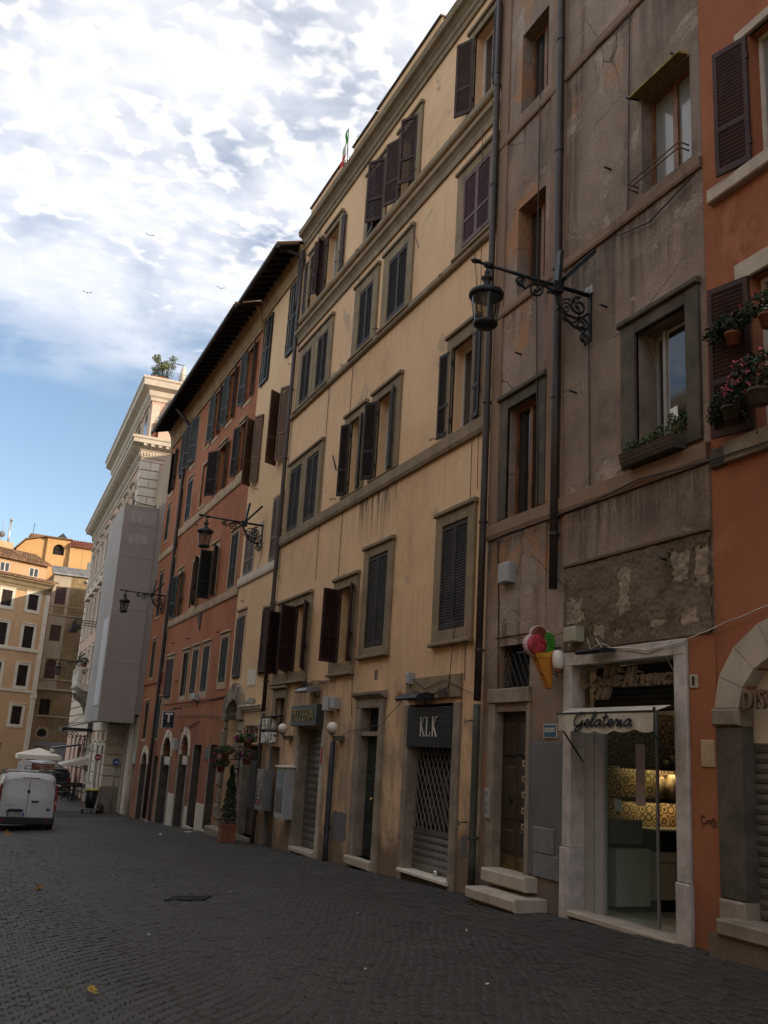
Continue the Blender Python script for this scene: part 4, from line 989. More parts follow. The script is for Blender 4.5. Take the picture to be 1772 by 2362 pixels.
# door 5
m = b.mb(); m.bbox(18.35, 18.62, -.18, .07, -.9, 2.34, .015); m.build('door_jamb', 'travold', b.root)
m = b.mb(); m.bbox(17.22, 17.41, -.18, .07, -.9, 2.34, .015); m.build('door_jamb', 'travold', b.root)
m = b.mb(); m.bbox(17.22, 18.62, -.18, .072, 2.33, 2.52, .015); m.build('door_lintel', 'travold', b.root)
b.band('door_hood', 2.52, 2.62, .16, 'travold', 17.16, 18.70, prof=[(-.03, 2.525), (.08, 2.525), (.10, 2.56), (.16, 2.59), (.17, 2.64), (-.03, 2.67)])
m = b.mb(); m.bbox(17.40, 18.36, -.3, .04, 1.79, 1.88, .01); m.build('transom_bar', 'travold', b.root)
m = b.mb(); m.box(17.40, 18.36, -.19, -.15, -.5, 1.79); dr = m.build('house_door', 'doorgreen', b.root)
m = b.mb()
for c0, c1 in ((17.42, 17.86), (17.90, 18.34)):
    for z0, z1 in ((-.38, .12), (.25, 1.0), (1.1, 1.7)): m.bbox(c0 + .05, c1 - .05, -.16, -.125, z0, z1, .035)
m.build('door_panel', 'doorgreen', dr)
m = b.mb(); m.lathe(17.95, -.12, [(0, .55), (.03, .56), (.04, .59), (.03, .62), (0, .63)], 10); m.build('door_knob', plain('brass', (.5, .36, .14), .3, metal=.8), dr)
m = b.mb(); m.box(17.40, 18.36, -.19, -.17, 1.88, 2.34); tr = m.build('transom_pane', 'interior', b.root)
m = b.mb()
for k in range(7):
    a = math.pi * (k + .5) / 7; m.tube([(17.88 - .06 * math.cos(a), -.1, 1.89 + .05 * math.sin(a)), (17.88 - .42 * math.cos(a), -.1, 1.89 + .40 * math.sin(a))], .010, 5)
m.tube([(17.88 - .2 * math.cos(a), -.1, 1.9 + .2 * math.sin(a)) for a in np.linspace(0, math.pi, 11)], .009, 5); m.build('fanlight_bars', 'iron', tr)
m = b.mb(); m.bbox(17.30, 18.55, -.3, .16, -.66, -.50, .02); m.build('door_step', 'trav', b.root)
# KLK
m = b.mb(); m.bbox(16.05, 16.24, -.20, .05, -1.1, 2.36, .012); m.build('stone_jamb', 'travold', b.root)
m = b.mb(); m.bbox(14.10, 14.33, -.20, .05, -1.1, 2.36, .012); m.build('stone_jamb', 'travold', b.root)
m = b.mb(); m.bbox(14.10, 16.24, -.03, .052, 2.44, 2.83, .012); m.build('stone_lintel', 'peperino', b.root)
m = b.mb(); m.box(14.32, 16.06, -.30, -.28, .25, 2.36); kb = m.build('shop_window', 'interior', b.root)
m = b.mb()
for (s, z, w, h) in ((15.5, .3, .2, .5), (15.0, .35, .15, .8), (14.6, .3, .25, .4), (15.75, 1.0, .12, .4)): m.box(s, s + w, -.275, -.26, z, z + h)
m.build('shop_display', plain('dim_display', (.05, .045, .04), .6, var=.5, scale=9), kb)
grille(b, 14.32, 16.06, .25, 1.62, -.15, .165, 'steelgrey', .008, kb, ratio=1.55)
roller(b, 14.32, 16.06, -.44, .25, -.16, 'shutmetal', .11)
m = b.mb(); m.bbox(14.25, 16.12, -.3, .12, -.50, -.445, .008); m.build('shop_sill', 'whitetrim', b.root)
m = b.mb(); m.box(14.32, 16.06, -.3, .04, -1.1, -.505); m.build('sill_base', 'dkstone', b.root)
m = b.mb(); m.lathe(15.0, -.10, [(0, -.44), (.045, -.44), (.045, -.38), (.03, -.36), (0, -.355)], 10); m.build('padlock', plain('chrome', (.6, .6, .6), .25, metal=.9), kb)
# cement patches and scars
for s0, s1, z0, z1, mt in ((18.9, 19.72, -.32, .26, 'greydado'), (13.75, 13.98, -.05, .30, 'greydado'), (16.5, 16.75, 2.42, 2.62, 'orange')):
    m = b.mb(); P = []
    for k in range(22):
        a = 2 * math.pi * k / 22; P.append(((s0 + s1) / 2 + (s1 - s0) / 2 * max(-1, min(1, 1.5 * math.cos(a))) * random.uniform(.84, 1.06), (z0 + z1) / 2 + (z1 - z0) / 2 * max(-1, min(1, 1.5 * math.sin(a))) * random.uniform(.84, 1.06)))
    m.prism(P, -.01, .003, 'd'); m.build('plaster_patch', mt, b.root)
pipe(b, 25.18, 2.4, 16.1, .06, .10); pipe(b, 25.18, -1.0, 2.35, .06, .10)
pipe(b, 19.76, -.9, 1.68, .065, .09, plain('blue_grey_pipe', (.040, .042, .052), .5, var=.2))
for pts in ([(22.9, .03, 2.9), (21.6, .05, 3.02), (20.2, .05, 3.0), (19.0, .04, 3.15), (18.9, .04, 2.2)], [(20.3, .05, 1.9), (19.6, .09, 1.72), (18.7, .09, 1.9), (17.2, .1, 2.0), (16.3, .09, 2.42)], [(16.2, .04, 2.9), (15.4, .07, 2.62), (14.6, .08, 2.74), (13.6, .05, 2.45), (13.3, .05, 2.75)],
            [(15.9, .06, 2.6), (15.2, .06, 2.5), (14.5, .06, 2.62), (14.3, .05, 4.2)], [(14.2, .03, 10.6), (14.05, .04, 9.8), (14.0, .03, 2.7)], [(13.9, .12, 13.0), (13.85, .05, 9.2), (13.75, .05, 5.9)],
            [(20.35, .02, 13.0), (20.35, .02, 3.6)], [(22.0, .02, 10.6), (21.95, .02, 5.5)], [(17.3, .2, 13.2), (16.9, .02, 12.2), (16.8, .02, 12.0)]):
    cable(b.root, MAIN, pts, .007)
m = b.mb()
for k in range(26):
    s = random.uniform(20.8, 22.6); z = 2.95 + random.gauss(0, .03); m.tube([(s, .05, z), (s - .25, .08 + random.uniform(0, .05), z + random.uniform(-.05, .1)), (s - .5, .05, z + .02)], .006, 4)
for k in range(16):
    s = random.uniform(14.5, 14.9); z = 2.62 + random.gauss(0, .05); m.tube([(s, .05, z), (s - .1, .10, z - .12), (s + .05, .07, z - .03)], .006, 4)
o = m.build('cable_tangle', 'cable', b.root); o['kind'] = 'stuff'
for s, z in ((15.45, 10.72), (20.9, 10.8), (18.85, 10.95), (20.4, 13.75), (17.05, 14.05), (22.0, 14.2), (15.5, 7.3), (20.95, 7.35), (13.7, 2.05), (13.8, .5)):
    m = b.mb(); m.tube([(s, 0, z), (s, .10, z), (s + .03, .13, z - .05), (s + .06, .12, z + .02)], .010, 5); m.build('iron_hook', 'iron', b.root)
m = b.mb(); m.tube([(21.35, .02, 8.55), (21.0, .03, 8.1)], .018, 5); m.build('iron_anchor', 'iron', b.root)
m = b.mb(); m.tube([(24.95, .02, 4.75), (24.55, .03, 5.25)], .028, 5); m.build('iron_anchor', 'iron', b.root)

# ================================================================== straw yellow narrow house
b = Bld('townhouse', 'narrow straw yellow house with a rusticated arch and the GIOREN shopfront', MAIN, 25.21, 29.45, -1.0, 'house'); b.wallmat = 'yellow2'
CL = (('far', 0), ('near', 0))
window(b, 25.46, 26.36, 13.02, 15.42, None, shut=CL, shmat='shutblk', shd=.05, mid=.5)
window(b, 28.22, 29.16, 13.02, 15.42, None, shut=CL, shmat='shutblk', shd=.05, mid=.5)
window(b, 25.42, 26.32, 9.55, 11.86, None, shut=(('near', 22), ('far', 60)), shmat='shutbrown', shd=.05)
window(b, 28.30, 29.10, 9.58, 11.86, None, shut=(('near', 20), ('far', 60)), shmat='shutbrown', shd=.05)
window(b, 25.32, 26.26, 6.64, 8.52, (.08, .08, .1, 0), 'orgtrim', .02, shut=CL, shmat='shutbrown', shd=.0)
window(b, 28.0, 29.05, 6.62, 7.96, (.08, .08, .1, 0), 'orgtrim', .02, shut=CL, shmat='shutbrown', shd=.0)
window(b, 25.30, 26.30, 3.45, 5.30, (.1, .1, .1, .05), 'orgtrim', .02, shut=(('far', 12), ('near', 14)), shmat='shutter', mid=0)
window(b, 28.30, 29.12, 3.46, 5.33, (.02, .16, .25, 0), 'orgtrim', .02, shut=(('far', 4), ('near', 4)), shmat='shutter', mid=0)
b.band('string_course', 6.34, 6.60, .07, 'creamtrim')
b.op(27.78, 29.08, -1.15, 2.82, .7, 2.2); b.op(25.45, 26.97, -.88, 1.50, .30)
b.wall(-1.8, 16.4, 'yellow2', back=9)
arch_c, ar = 28.43, .65
for k in range(9):
    a = b.mb(); g = .02; P = []
    for t, r in ((k + g, ar), (k + 1 - g, ar), (k + 1 - g, ar + .50), (k + g, ar + .50)):
        q = math.pi * t / 9; P.append((arch_c + r * math.cos(q), 2.2 + r * math.sin(q) * (.95 if r > 1 else .95)))
    a.prism(P, -.5, .06 + random.uniform(.03, .10), 'd'); a.build('arch_stone', 'archstone', b.root)
for s0, s1 in ((27.30, 27.775), (29.085, 29.44)):
    z = -1.25; k = 0
    while z < 2.18:
        h = min(random.uniform(.42, .6), 2.19 - z); e = (k % 2) * .06; k += 1
        if h < .15: break
        m = b.mb(); m.bbox(s0 + (0 if s0 < 28 else -0.0), s1 - 0, -.5, .06 + e + random.uniform(.0, .05), z + .008, z + h - .008, .05); m.build('jamb_stone', 'archstone', b.root); z += h
m = b.mb(); m.box(27.78, 29.08, -.68, -.62, -1.1, 2.75); m.build('portal_door', 'doorwood', b.root)
m = b.mb(); m.bbox(27.4, 29.6, -.3, .32, -1.18, -.88, .03); m.build('portal_step', 'travold', b.root)
m = b.mb(); m.bbox(28.3, 30.98, -.3, .62, -1.5, -1.185, .03); m.build('portal_step', 'trav', b.root)
# GIOREN shop
m = b.mb(); m.bbox(26.96, 27.28, -.28, .05, -1.2, 1.52, .012); m.build('stone_jamb', 'travold', b.root)
m = b.mb(); m.bbox(25.30, 25.46, -.28, .05, -1.2, 1.52, .012); m.build('stone_jamb', 'travold', b.root)
b.band('shop_cornice', 2.42, 2.58, .16, 'creamtrim', 25.42, 27.5, prof=[(-.03, 2.42), (.06, 2.42), (.08, 2.47), (.12, 2.49), (.14, 2.55), (.17, 2.56), (.17, 2.60), (-.03, 2.63)])
m = b.mb(); m.box(25.45, 27.48, -.02, .03, 1.54, 2.415); sg = m.build('sign_board', 'yellow2', b.root)
roller(b, 25.45, 26.97, -.16, 1.50, -.20, 'shutblk', .075); grille(b, 25.45, 26.97, -.16, 1.10, -.14, .12, 'steelgrey', .006)
roller(b, 25.45, 26.97, -.87, -.16, -.19, 'shutmetalbr', .075)
m = b.mb(); m.bbox(25.45, 26.97, -.3, .06, -1.4, -.88, .012); m.build('shop_sill', 'travold', b.root)
o = put_text(text_mesh('GIOREN', .37, .012, shear=.22, sx=1.02, bold=-.010), MAIN, 26.43, .05, 1.91, 'ink', None, 'shop_sign'); tag(o, 'dark slanted letters GIOREN on the straw yellow shopfront', 'sign')
m = b.mb(); m.box(26.53, 27.37, 0, .02, 3.16, 3.62); o = m.build('memorial_plaque', 'whitetrim', None); recenter(o, (7.5, 26.95, 3.16)); tag(o, 'blank pale marble plaque on the straw yellow wall above the arch', 'plaque')
b.box('plaster_patch', 26.34, 28.3, 0, .006, 2.7, 4.50, 'yellow', .004)
for s, z in ((26.6, 2.66), (28.2, 9.3), (25.7, 12.6), (28.6, 5.8)):
    m = b.mb(); m.tube([(s, 0, z), (s, .10, z), (s + .05, .12, z + .03)], .012, 5); m.build('iron_hook', 'iron', b.root)
m = b.mb(); m.bbox(26.4, 26.7, .02, .2, 2.63, 2.78, .03); m.build('alarm_siren', 'greybox', b.root)
pipe(b, 25.42, 14.3, 16.0, .055, .10, top=[(25.42, .25, 16.05), (25.5, .62, 16.15)])
cable(b.root, MAIN, [(27.5, .05, 2.45), (26.4, .12, 2.36), (25.4, .08, 2.3)], .008); cable(b.root, MAIN, [(27.0, .03, 7.4), (27.1, .03, 6.9), (27.6, .04, 6.4)], .008)
BS = b
# ================================================================== burnt orange house
b = Bld('townhouse', 'burnt orange house with dark shutters under a wide black eave', MAIN, 29.46, 44.88, -1.5, 'house'); b.wallmat = 'orange'
OP = (('far', 165), ('near', 165)); OT = ('orgtrim', .025)
sur = (.07, .07, .16, .12)
for a0, a1 in ((30.32, 31.20), (32.85, 33.72), (35.02, 35.90)):
    window(b, a0, a1, 13.10, 15.12, (.06, .06, .08, .16), *OT, shut=OP, shmat='shutblk', pane='glasspale', sash='whitewood')
window(b, 38.85, 40.0, 13.05, 15.1, (.06, .06, .08, .2), *OT, shut=(('far', 160), ('near', 20)), shmat='shutblk')
window(b, 40.98, 42.0, 13.0, 15.0, (.06, .06, .08, .2), *OT, shut=(('far', 10), ('near', 20)), shmat='shutblk')
window(b, 43.5, 44.4, 12.85, 14.85, (.06, .06, .08, .2), *OT, shut=(('far', 15), ('near', 165)), shmat='shutblk')
blind(b, 36.40, 37.15, 13.15, 15.05)
window(b, 30.52, 31.32, 10.52, 12.34, sur, *OT, shut=OP, shmat='shutdk'); window(b, 33.16, 34.30, 10.50, 12.30, sur, *OT, shut=(('far', 150), ('near', 168)), shmat='shutdk', pane='interior')
blind(b, 36.0, 37.05, 10.62, 12.35); window(b, 38.78, 39.72, 10.55, 12.3, sur, *OT, shut=CL, shmat='shutdk', shd=.01)
window(b, 40.75, 41.35, 10.5, 12.15, sur, *OT, shut=CL, shmat='shutblk'); window(b, 43.40, 44.15, 10.5, 12.1, sur, *OT, shut=CL, shmat='shutblk', shd=.01)
b.band('string_course', 10.06, 10.38, .06, 'orgtrim', 29.46, 40.7); b.band('string_course', 9.65, 9.95, .06, 'orgtrim', 40.75, 44.88)
window(b, 30.05, 30.96, 6.50, 8.32, (.1, .1, .2, .06), *OT, shut=CL, shmat='shutgrey', shd=.0); window(b, 32.78, 33.66, 6.48, 8.28, (.1, .1, .26, .04), *OT, shut=(('far', 82), ('near', 150)), shmat='shutblk', pane='interior')
blind(b, 35.8, 36.95, 6.52, 8.36); window(b, 38.72, 39.62, 6.42, 8.25, (.1, .1, .26, .04), *OT, shut=(('far', 163), ('near', 165)), shmat='shutblk', pane='interior')
add_shutter(b, b.root, 35.74, .44, 6.5, 1.84, 'near', 150, 'shutblk', .05)
window(b, 40.62, 41.25, 7.0, 9.05, sur, *OT, shut=CL, shmat='shutter', shd=.0); window(b, 43.25, 44.1, 6.95, 8.95, sur, *OT, shut=CL, shmat='shutter', shd=.0)
b.band('string_course', 6.12, 6.40, .06, 'orgtrim', 29.46, 40.7)
for a0, a1, z0, z1 in ((30.06, 30.94, 3.42, 4.84), (32.55, 33.48, 3.22, 4.76), (34.24, 35.16, 3.22, 4.76)):
    window(b, a0, a1, z0, z1, (.16, .16, .22, .24), *OT, shut=CL, shmat='shutgrey', shd=.0, mid=0)
window(b, 35.85, 36.84, 3.16, 4.77, (.16, .14, .2, .22), *OT, pane='interior', sash='shutblk', depth=.06); window(b, 38.60, 39.75, 3.2, 4.72, (.16, .14, .22, .26), *OT, shut=(('far', 8), ('near', 16)), shmat='shutter', mid=0)
window(b, 40.68, 41.2, 4.4, 5.95, sur, *OT, shut=CL, shmat='shutter', shd=.0); window(b, 43.05, 43.95, 4.2, 5.82, sur, *OT, shut=CL, shmat='shutter', shd=.0)
b.band('string_course', 3.88, 4.10, .06, 'orange', 40.75, 44.88); b.band('string_course', 2.90, 2.99, .03, 'orange', 29.46, 39.5)
window(b, 43.02, 43.95, 1.55, 3.08, sur, *OT, pane='interior', sash='shutblk', depth=.08); window(b, 40.3, 41.12, 1.6, 3.18, sur, *OT, shut=CL, shmat='shutblk', shd=.0)
# ground floor
b.op(34.22, 35.60, -1.42, 1.76, .55, 1.05); b.op(37.22, 38.95, -1.58, 1.66, .55, .95); b.op(42.0, 43.35, -1.85, 1.0, .4, .5)
b.op(32.36, 33.40, -1.20, 1.43, .4); b.op(30.12, 31.05, -1.12, 1.46, .4); b.op(39.75, 40.5, -1.62, .9, .4)
b.wall(-2.5, 16.3, 'orange', back=9)
for a0, a1, sp, crown, base in ((34.22, 35.60, 1.05, 1.76, -1.42), (37.22, 38.95, .95, 1.66, -1.58), (42.0, 43.35, .5, 1.0, -1.85)):
    c_, rx, rz = (a0 + a1) / 2, (a1 - a0) / 2, crown - sp; e = .20
    for k in range(5):
        P = [(c_ + (rx + ex) * math.cos(math.pi * (k + t) / 5), sp + (rz + ex * 1.3) * math.sin(math.pi * (k + t) / 5)) for t, ex in ((.01, 0), (.5, 0), (.99, 0), (.99, e), (.5, e), (.01, e))]
        m = b.mb(); m.prism(P, -.05, .04 + (.03 if k == 2 else 0), 'd'); m.build('arch_stone', 'creamtrim', b.root)
    for s0, s1 in ((a0 - e, a0), (a1, a1 + e)):
        m = b.mb(); m.bbox(s0, s1, -.02, .035, base - .4, sp - .01, .012); m.build('stone_jamb', 'travold', b.root)
    for s0, s1 in ((a0 - .02, a0 + .01), (a1 - .01, a1 + .02)): m = b.mb(); m.box(s0, s1, -.5, -.021, base, sp); m.build('jamb_reveal', 'dkstone', b.root)
    m = b.mb(); m.box(a0, a1, -.54, -.50, base, crown); sd = m.build('shop_door', 'interior', b.root)
    if a0 < 40:
        roller(b, a0, a1, base, sp - .1, -.46, 'shutmetalbr', .10, sd)
        m = b.mb(); m.lathe(c_ - .3, -.30, [(0, crown - .62), (.10, crown - .6), (.2, crown - .42), (.12, crown - .22), (.05, crown - .12), (0, crown - .1)], 10); m.build('lunette_ornament', plain('smoky_ornament', (.16, .12, .10), .4, var=.5, scale=9), sd)
        m = b.mb(); m.box(a0 + .01, a1 - .01, -.10, -.085, sp - .26, sp - .03)
        for k in range(9):
            x = a0 + .02 + k * (a1 - a0 - .04) / 9; w = (a1 - a0 - .04) / 9 * .6; m.box(x, x + w, -.10, -.086, sp - .34, sp - .262)
        o = m.build('shop_pelmet', 'canvasw', None); recenter(o, MAIN(c_, -.09, sp - .3))
        tag(o, 'cream pelmet with a cut fringe in the %s arched doorway of the orange house' % ('nearer' if a0 < 36 else 'farther'), 'awning', 'cream pelmets of the two arched shops')
        sc_l, wd_ = script('Caffe', .10, MAIN, a0 + .62, -.083, sp - .19, .006)
        g = b.mb(); [ribbon(g, L, .007, -.083, -.081) for L in sc_l[:0]]
        gl_ = put_text(text_mesh('~~~~', .13, .001, sx=.8), MAIN, a0 + .35, -.084, sp - .16, 'steelgrey', o, 'faded_lettering')
for a0, a1, base, top in ((32.36, 33.40, -1.20, 1.43), (30.12, 31.05, -1.12, 1.46), (39.75, 40.5, -1.62, .9)):
    m = b.mb(); m.box(a0, a1, -.46, -.42, base, top); m.build('shop_door', 'doorwood' if a0 < 39 else 'black', b.root)
    m = b.mb(); m.bbox(a1, a1 + .12, -.02, .02, base - .3, top, .01); m.build('stone_jamb', 'travold', b.root); m = b.mb(); m.box(a1 - .01, a1 + .05, -.4, -.021, base, top); m.build('jamb_reveal', 'dkstone', b.root)
    m = b.mb(); m.bbox(a0, a1 + .1, -.3, .10, base - .25, base, .012); m.build('door_sill', 'trav', b.root)
for s0, s1, z1 in ((33.42, 34.0, -.62), (31.2, 32.3, -.40), (35.85, 37.0, -.35)):
    m = b.mb(); m.bbox(s0, s1, -.02, .015, -2.2, z1, .006); m.build('bare_dado', 'creamtrim', b.root)
m = b.mb(); m.bbox(31.2, 31.75, -.01, .02, .98, 1.38, .006); m.build('wall_patch', 'greydado', b.root)
m = b.mb(); m.prism([(35.1, 6.08), (34.4, 6.08), (34.45, 5.45)], 0, .05, 'd'); m.build('wall_bracket', 'dkstone', b.root)
pipe(b, 40.72, -1.55, 15.2, .075, .12, top=[(40.72, .2, 15.35), (40.6, .75, 15.85)])
pipe(b, 29.52, 1.0, 1.6, .02, .05)
m = b.mb(); m.tube([(35.7, .04, 1.92), (32.9, .05, 2.20)], .018, 5); m.build('iron_bar', 'iron', b.root)
cable(b.root, MAIN, [(40.0, .04, 2.5), (37.2, .05, 2.78), (33.5, .05, 2.85), (29.6, .05, 2.95)], .012); cable(b.root, MAIN, [(37.0, .05, 2.45), (33.2, .05, 2.42), (29.5, .05, 2.3)], .012)
m = b.mb(); m.bbox(33.4, 33.85, .02, .2, 2.92, 3.15, .03); m.build('junction_box', 'greybox', b.root); m = b.mb(); m.bbox(36.0, 36.35, .02, .16, 1.2, 1.62, .02); m.build('alarm_box', 'greybox', b.root)
for s, z in ((31.4, 5.1), (36.2, 5.3), (37.5, 3.75), (39.0, 5.35), (38.2, 7.1), (37.0, 9.9)):
    m = b.mb(); m.tube([(s, 0, z), (s, .12, z)], .022, 5); m.build('wall_peg', 'iron', b.root)
# eaves: cove, rafters, boards, tiles
def eave(bb, s0, s1, zc, zw, dc, de, ze, tail=0.0):
    """zc: foot of the cove on the wall; zw: wall head; dc: cove reach; de, ze: gutter edge"""
    P = [(-.02, zc), (.06, zc), (.07, zc + .10), (.10, zc + .14)] + [(.10 + (dc - .10) * (1 - math.cos(t * math.pi / 2)), zc + .14 + (zw - zc - .2) * math.sin(t * math.pi / 2)) for t in np.linspace(.15, 1, 7)] + [(dc, zw), (-.02, zw)]
    bb.band('eave_cove', 0, 0, 0, 'cove', s0, s1, prof=P)
    m = bb.mb(); m.prism([(-.3, zw + .05), (de, ze), (de, ze + .035), (-.3, zw + .085)], s0, s1, 'a'); m.build('eave_boards', 'soffit', bb.root)
    m = bb.mb(); n = int((s1 - s0) / .46)
    for i in range(n):
        s = s0 + .2 + i * (s1 - s0 - .3) / n; m.prism([(-.2, zw - .06), (de - .06, ze - .10), (de - .02, ze - .03), (de - .02, ze), (-.2, zw + .045)], s, s + .09, 'a')
    m.build('rafter_tails', 'rafter', bb.root)['kind'] = 'stuff'
    m = bb.mb(); m.tube([(s, de + .06 + 0, ze - .02) for s in np.linspace(s0 + .0, s1, 12)], .075, 8); m.build('gutter', 'pipe', bb.root)
    top = zw + 1.9
    m = bb.mb(); m.prism([(de, ze + .04), (de + .02, ze + .08), (-6.0, top + .1), (-6.0, top)], s0, s1, 'a'); m.prism([(-6.0, top), (-6.0, top + .1), (-12, zw - .3)], s0, s1, 'a'); m.build('roof', 'tile', bb.root)
    m = bb.mb()
    n = int((s1 - s0) / .24)
    for i in range(n):
        s = s0 + .12 + i * .24; m.tube([(s, de + .04, ze + .10), (s, de - 1.6, ze + .10 + 1.6 * (top - ze) / (6 + de))], .075, 6)
    m.build('roof_tiles', 'tile', bb.root)['kind'] = 'stuff'
eave(BS, 25.24, 29.44, 15.55, 16.42, .26, .84, 16.10)
eave(b, 29.46, 44.9, 15.25, 16.22, .46, 1.0, 15.92)
# ================================================================== slim beige house
b = Bld('townhouse', 'slim beige house front squeezed between the orange house and the corner palazzo', MAIN, 44.92, 48.3, -1.9, 'house'); b.wallmat = 'beige'
b.op(45.0, 45.75, -2.0, .42, .5); b.op(47.25, 47.95, -2.0, 1.0, .5, .55)
b.wall(-2.6, 15.0, 'beige', back=7)
m = b.mb(); m.box(45.0, 45.75, -.45, -.4, -2, .42); m.build('shop_door', 'dkstone', b.root); m = b.mb(); m.box(47.25, 47.95, -.45, -.4, -2, 1.0); m.build('portal_door', 'doorwood', b.root)
m = b.mb(); m.bbox(46.35, 47.15, -.02, .10, -2.3, 6, .02); m.build('pilaster', 'creamtrim', b.root); m = b.mb(); m.bbox(48.0, 48.28, -.02, .10, -2.3, 6, .02); m.build('pilaster', 'creamtrim', b.root)
m = b.mb(); m.box(44.95, 45.6, 0, .04, .46, .92); m.build('shop_fascia', 'greybox', b.root)

# ================================================================== pale palazzo on the corner
_l = math.hypot(.0235, 1); PF = Frame(6.65, 48.5, .0235 / _l, 1 / _l, -1 / _l, .0235 / _l)
SIDE = Frame(6.65, 48.5, 1, 0, 0, -1)                    # its flank, s to the right, facing the camera
b = Bld('palazzo', 'pale pink palazzo with white quoins and a heavy bracketed cornice on the corner', PF, 0, 24.3, -1.9, 'palazzo'); b.wallmat = 'pink'
def bsd(name, a0, a1, d0, d1, z0, z1, mat, par=None, bev=.012):
    m = MB(SIDE); m.bbox(a0, a1, d0, d1, z0, z1, bev); return m.build(name, mat, par or b.root)
for i, s in enumerate((1.75, 4.15, 6.8, 10.15, 13.2, 16.1, 18.9, 21.6)):
    z1 = 14.15
    w = window(b, s - .5, s + .5, 12.25, z1, (.18, .18, .2, 0), 'creamtrim', .06, shut=(), pane='glass', sash='greywood')
    m = b.mb(); m.prism([(-.03, 14.38), (.06, 14.38), (.10, 14.48), (.28, 14.56), (.30, 14.66), (-.03, 14.74)], s - .78, s + .78, 'a'); m.build('window_hood', 'creamtrim', w)
    m = b.mb(); m.bbox(s - .62, s - .45, -.02, .20, 14.0, 14.4, .03); m.build('hood_bracket', 'creamtrim', w); m = b.mb(); m.bbox(s + .45, s + .62, -.02, .20, 14.0, 14.4, .03); m.build('hood_bracket', 'creamtrim', w)
    if s > 9:
        w = window(b, s - .55, s + .55, 8.0, 10.4, (.2, .2, .25, 0), 'creamtrim', .07, pane='glass', sash='greywood')
        m = b.mb(); m.prism([(s - .9, 10.85), (s + .9, 10.85), (s + .9, 10.95), (s, 11.4), (s - .9, 10.95)], -.03, .28, 'd'); m.build('window_pediment', 'creamtrim', w)
    if s > 8: w = window(b, s - .5, s + .5, 4.9, 7.0, (.2, .2, .25, 0), 'creamtrim', .07, pane='glass', sash='greywood')
for s in (1.15, 3.35, 5.85): 
    w = window(b, s - .42, s + .42, -.95, 1.12, (.26, .26, .22, .1), 'whitetrim', .06, depth=.4, pane='interior', bars=False)
for s in (11.5, 14.5, 17.5, 20.5): b.op(s - .7, s + .7, -2, 1.6, .5)
b.wall(-2.6, 15.6, 'pink', back=10, ends=False)
m = MB(SIDE); m.quad((0, 0, -2.6), (10, 0, -2.6), (10, 0, 15.6), (0, 0, 15.6)); m.build('flank_wall', 'pink', b.root)
m = b.mb(); [m.box(s - .7, s + .7, -.5, -.45, -2, 1.6) for s in (11.5, 14.5, 17.5, 20.5)]; m.build('shopfront', 'interior', b.root)
# quoins and rustication, block by block
def block_rows(z0, z1, h):
    n = max(1, round((z1 - z0) / h)); return [(z0 + i * (z1 - z0) / n, z0 + (i + 1) * (z1 - z0) / n) for i in range(n)]
for k, (z0, z1) in enumerate(block_rows(12.2, 15.45, .46)):
    if k % 2: bsd('quoin_block', -.03, .88, -.02, .07, z0 + .03, z1 - .03, 'whitetrim')
    else:
        bsd('quoin_block', -.03, .42, -.02, .07, z0 + .03, z1 - .03, 'whitetrim'); bsd('quoin_block', .45, .88, -.02, .07, z0 + .03, z1 - .03, 'whitetrim')
    b.box('quoin_block', -.065, .75 if k % 2 else .5, -.02, .07, z0 + .03, z1 - .03, 'whitetrim', .012)
for k, (z0, z1) in enumerate(block_rows(-.78, 2.2, .50)):
    if k % 2: bsd('rusticated_block', -.03, .95, -.02, .08, z0 + .04, z1 - .04, 'creamtrim', bev=.03)
    else:
        bsd('rusticated_block', -.03, .52, -.02, .08, z0 + .04, z1 - .04, 'creamtrim', bev=.03); bsd('rusticated_block', .56, .95, -.02, .08, z0 + .04, z1 - .04, 'creamtrim', bev=.03)
bsd('corner_plinth', -.06, 1.0, -.02, .14, -2.4, -.80, 'travold', bev=.03)
b.box('corner_plinth', -.145, .62, -.02, .14, -2.4, -.80, 'travold', .03)
gaps = [(s - .68, s + .68) for s in (1.15, 3.35, 5.85)]
for k, (z0, z1) in enumerate(block_rows(-.78, 4.4, .50)):
    s = -.085; j = 0
    if z0 < 1.4:
        edges = [-.085] + [x for g in gaps for x in g] + [9.0]
        for e0, e1 in zip(edges[::2], edges[1::2]): 
            if e1 - e0 > .05: b.box('rusticated_block', e0, e1, -.02, .08, z0 + .035, z1 - .035, 'creamtrim', .03)
    else:
        while s < 23.4:
            w = (1.45 if s < 8 else 1.2) + (.3 if (k + j) % 2 else 0); e1 = min(24.3, s + w)
            if z0 < 1.7 and any(x - .75 < (s + e1) / 2 < x + .75 for x in (11.5, 14.5, 17.5, 20.5)): s = e1; j += 1; continue
            b.box('rusticated_block', s + .012, e1 - .012, -.02, .08, z0 + .03, z1 - .03, 'creamtrim', .03); s = e1; j += 1
for k, (z0, z1) in enumerate(block_rows(4.45, 15.4, .52)):
    b.box('quoin_block', 23.55 if k % 2 else 23.75, 24.36, -.02, .07, z0 + .03, z1 - .03, 'whitetrim', .02)
def around(name, prof, mat, ret=.95, s1=24.3, par=None, dz=0):
    """moulding along the street face that turns the corner onto the flank, mitred"""
    m = MB(); n = len(prof)
    rows = []
    for o, z in prof:
        rows.append([PF(s1 + max(0, o), o, z), PF(-o, o, z), SIDE(ret, o, z)])
    for i in range(n):
        j = (i + 1) % n
        for q in (0, 1): m.quad(rows[i][q], rows[i][q + 1], rows[j][q + 1], rows[j][q])
    m.poly([r[0] for r in rows]); m.poly([r[2] for r in rows]); return m.build(name, mat, b.root)
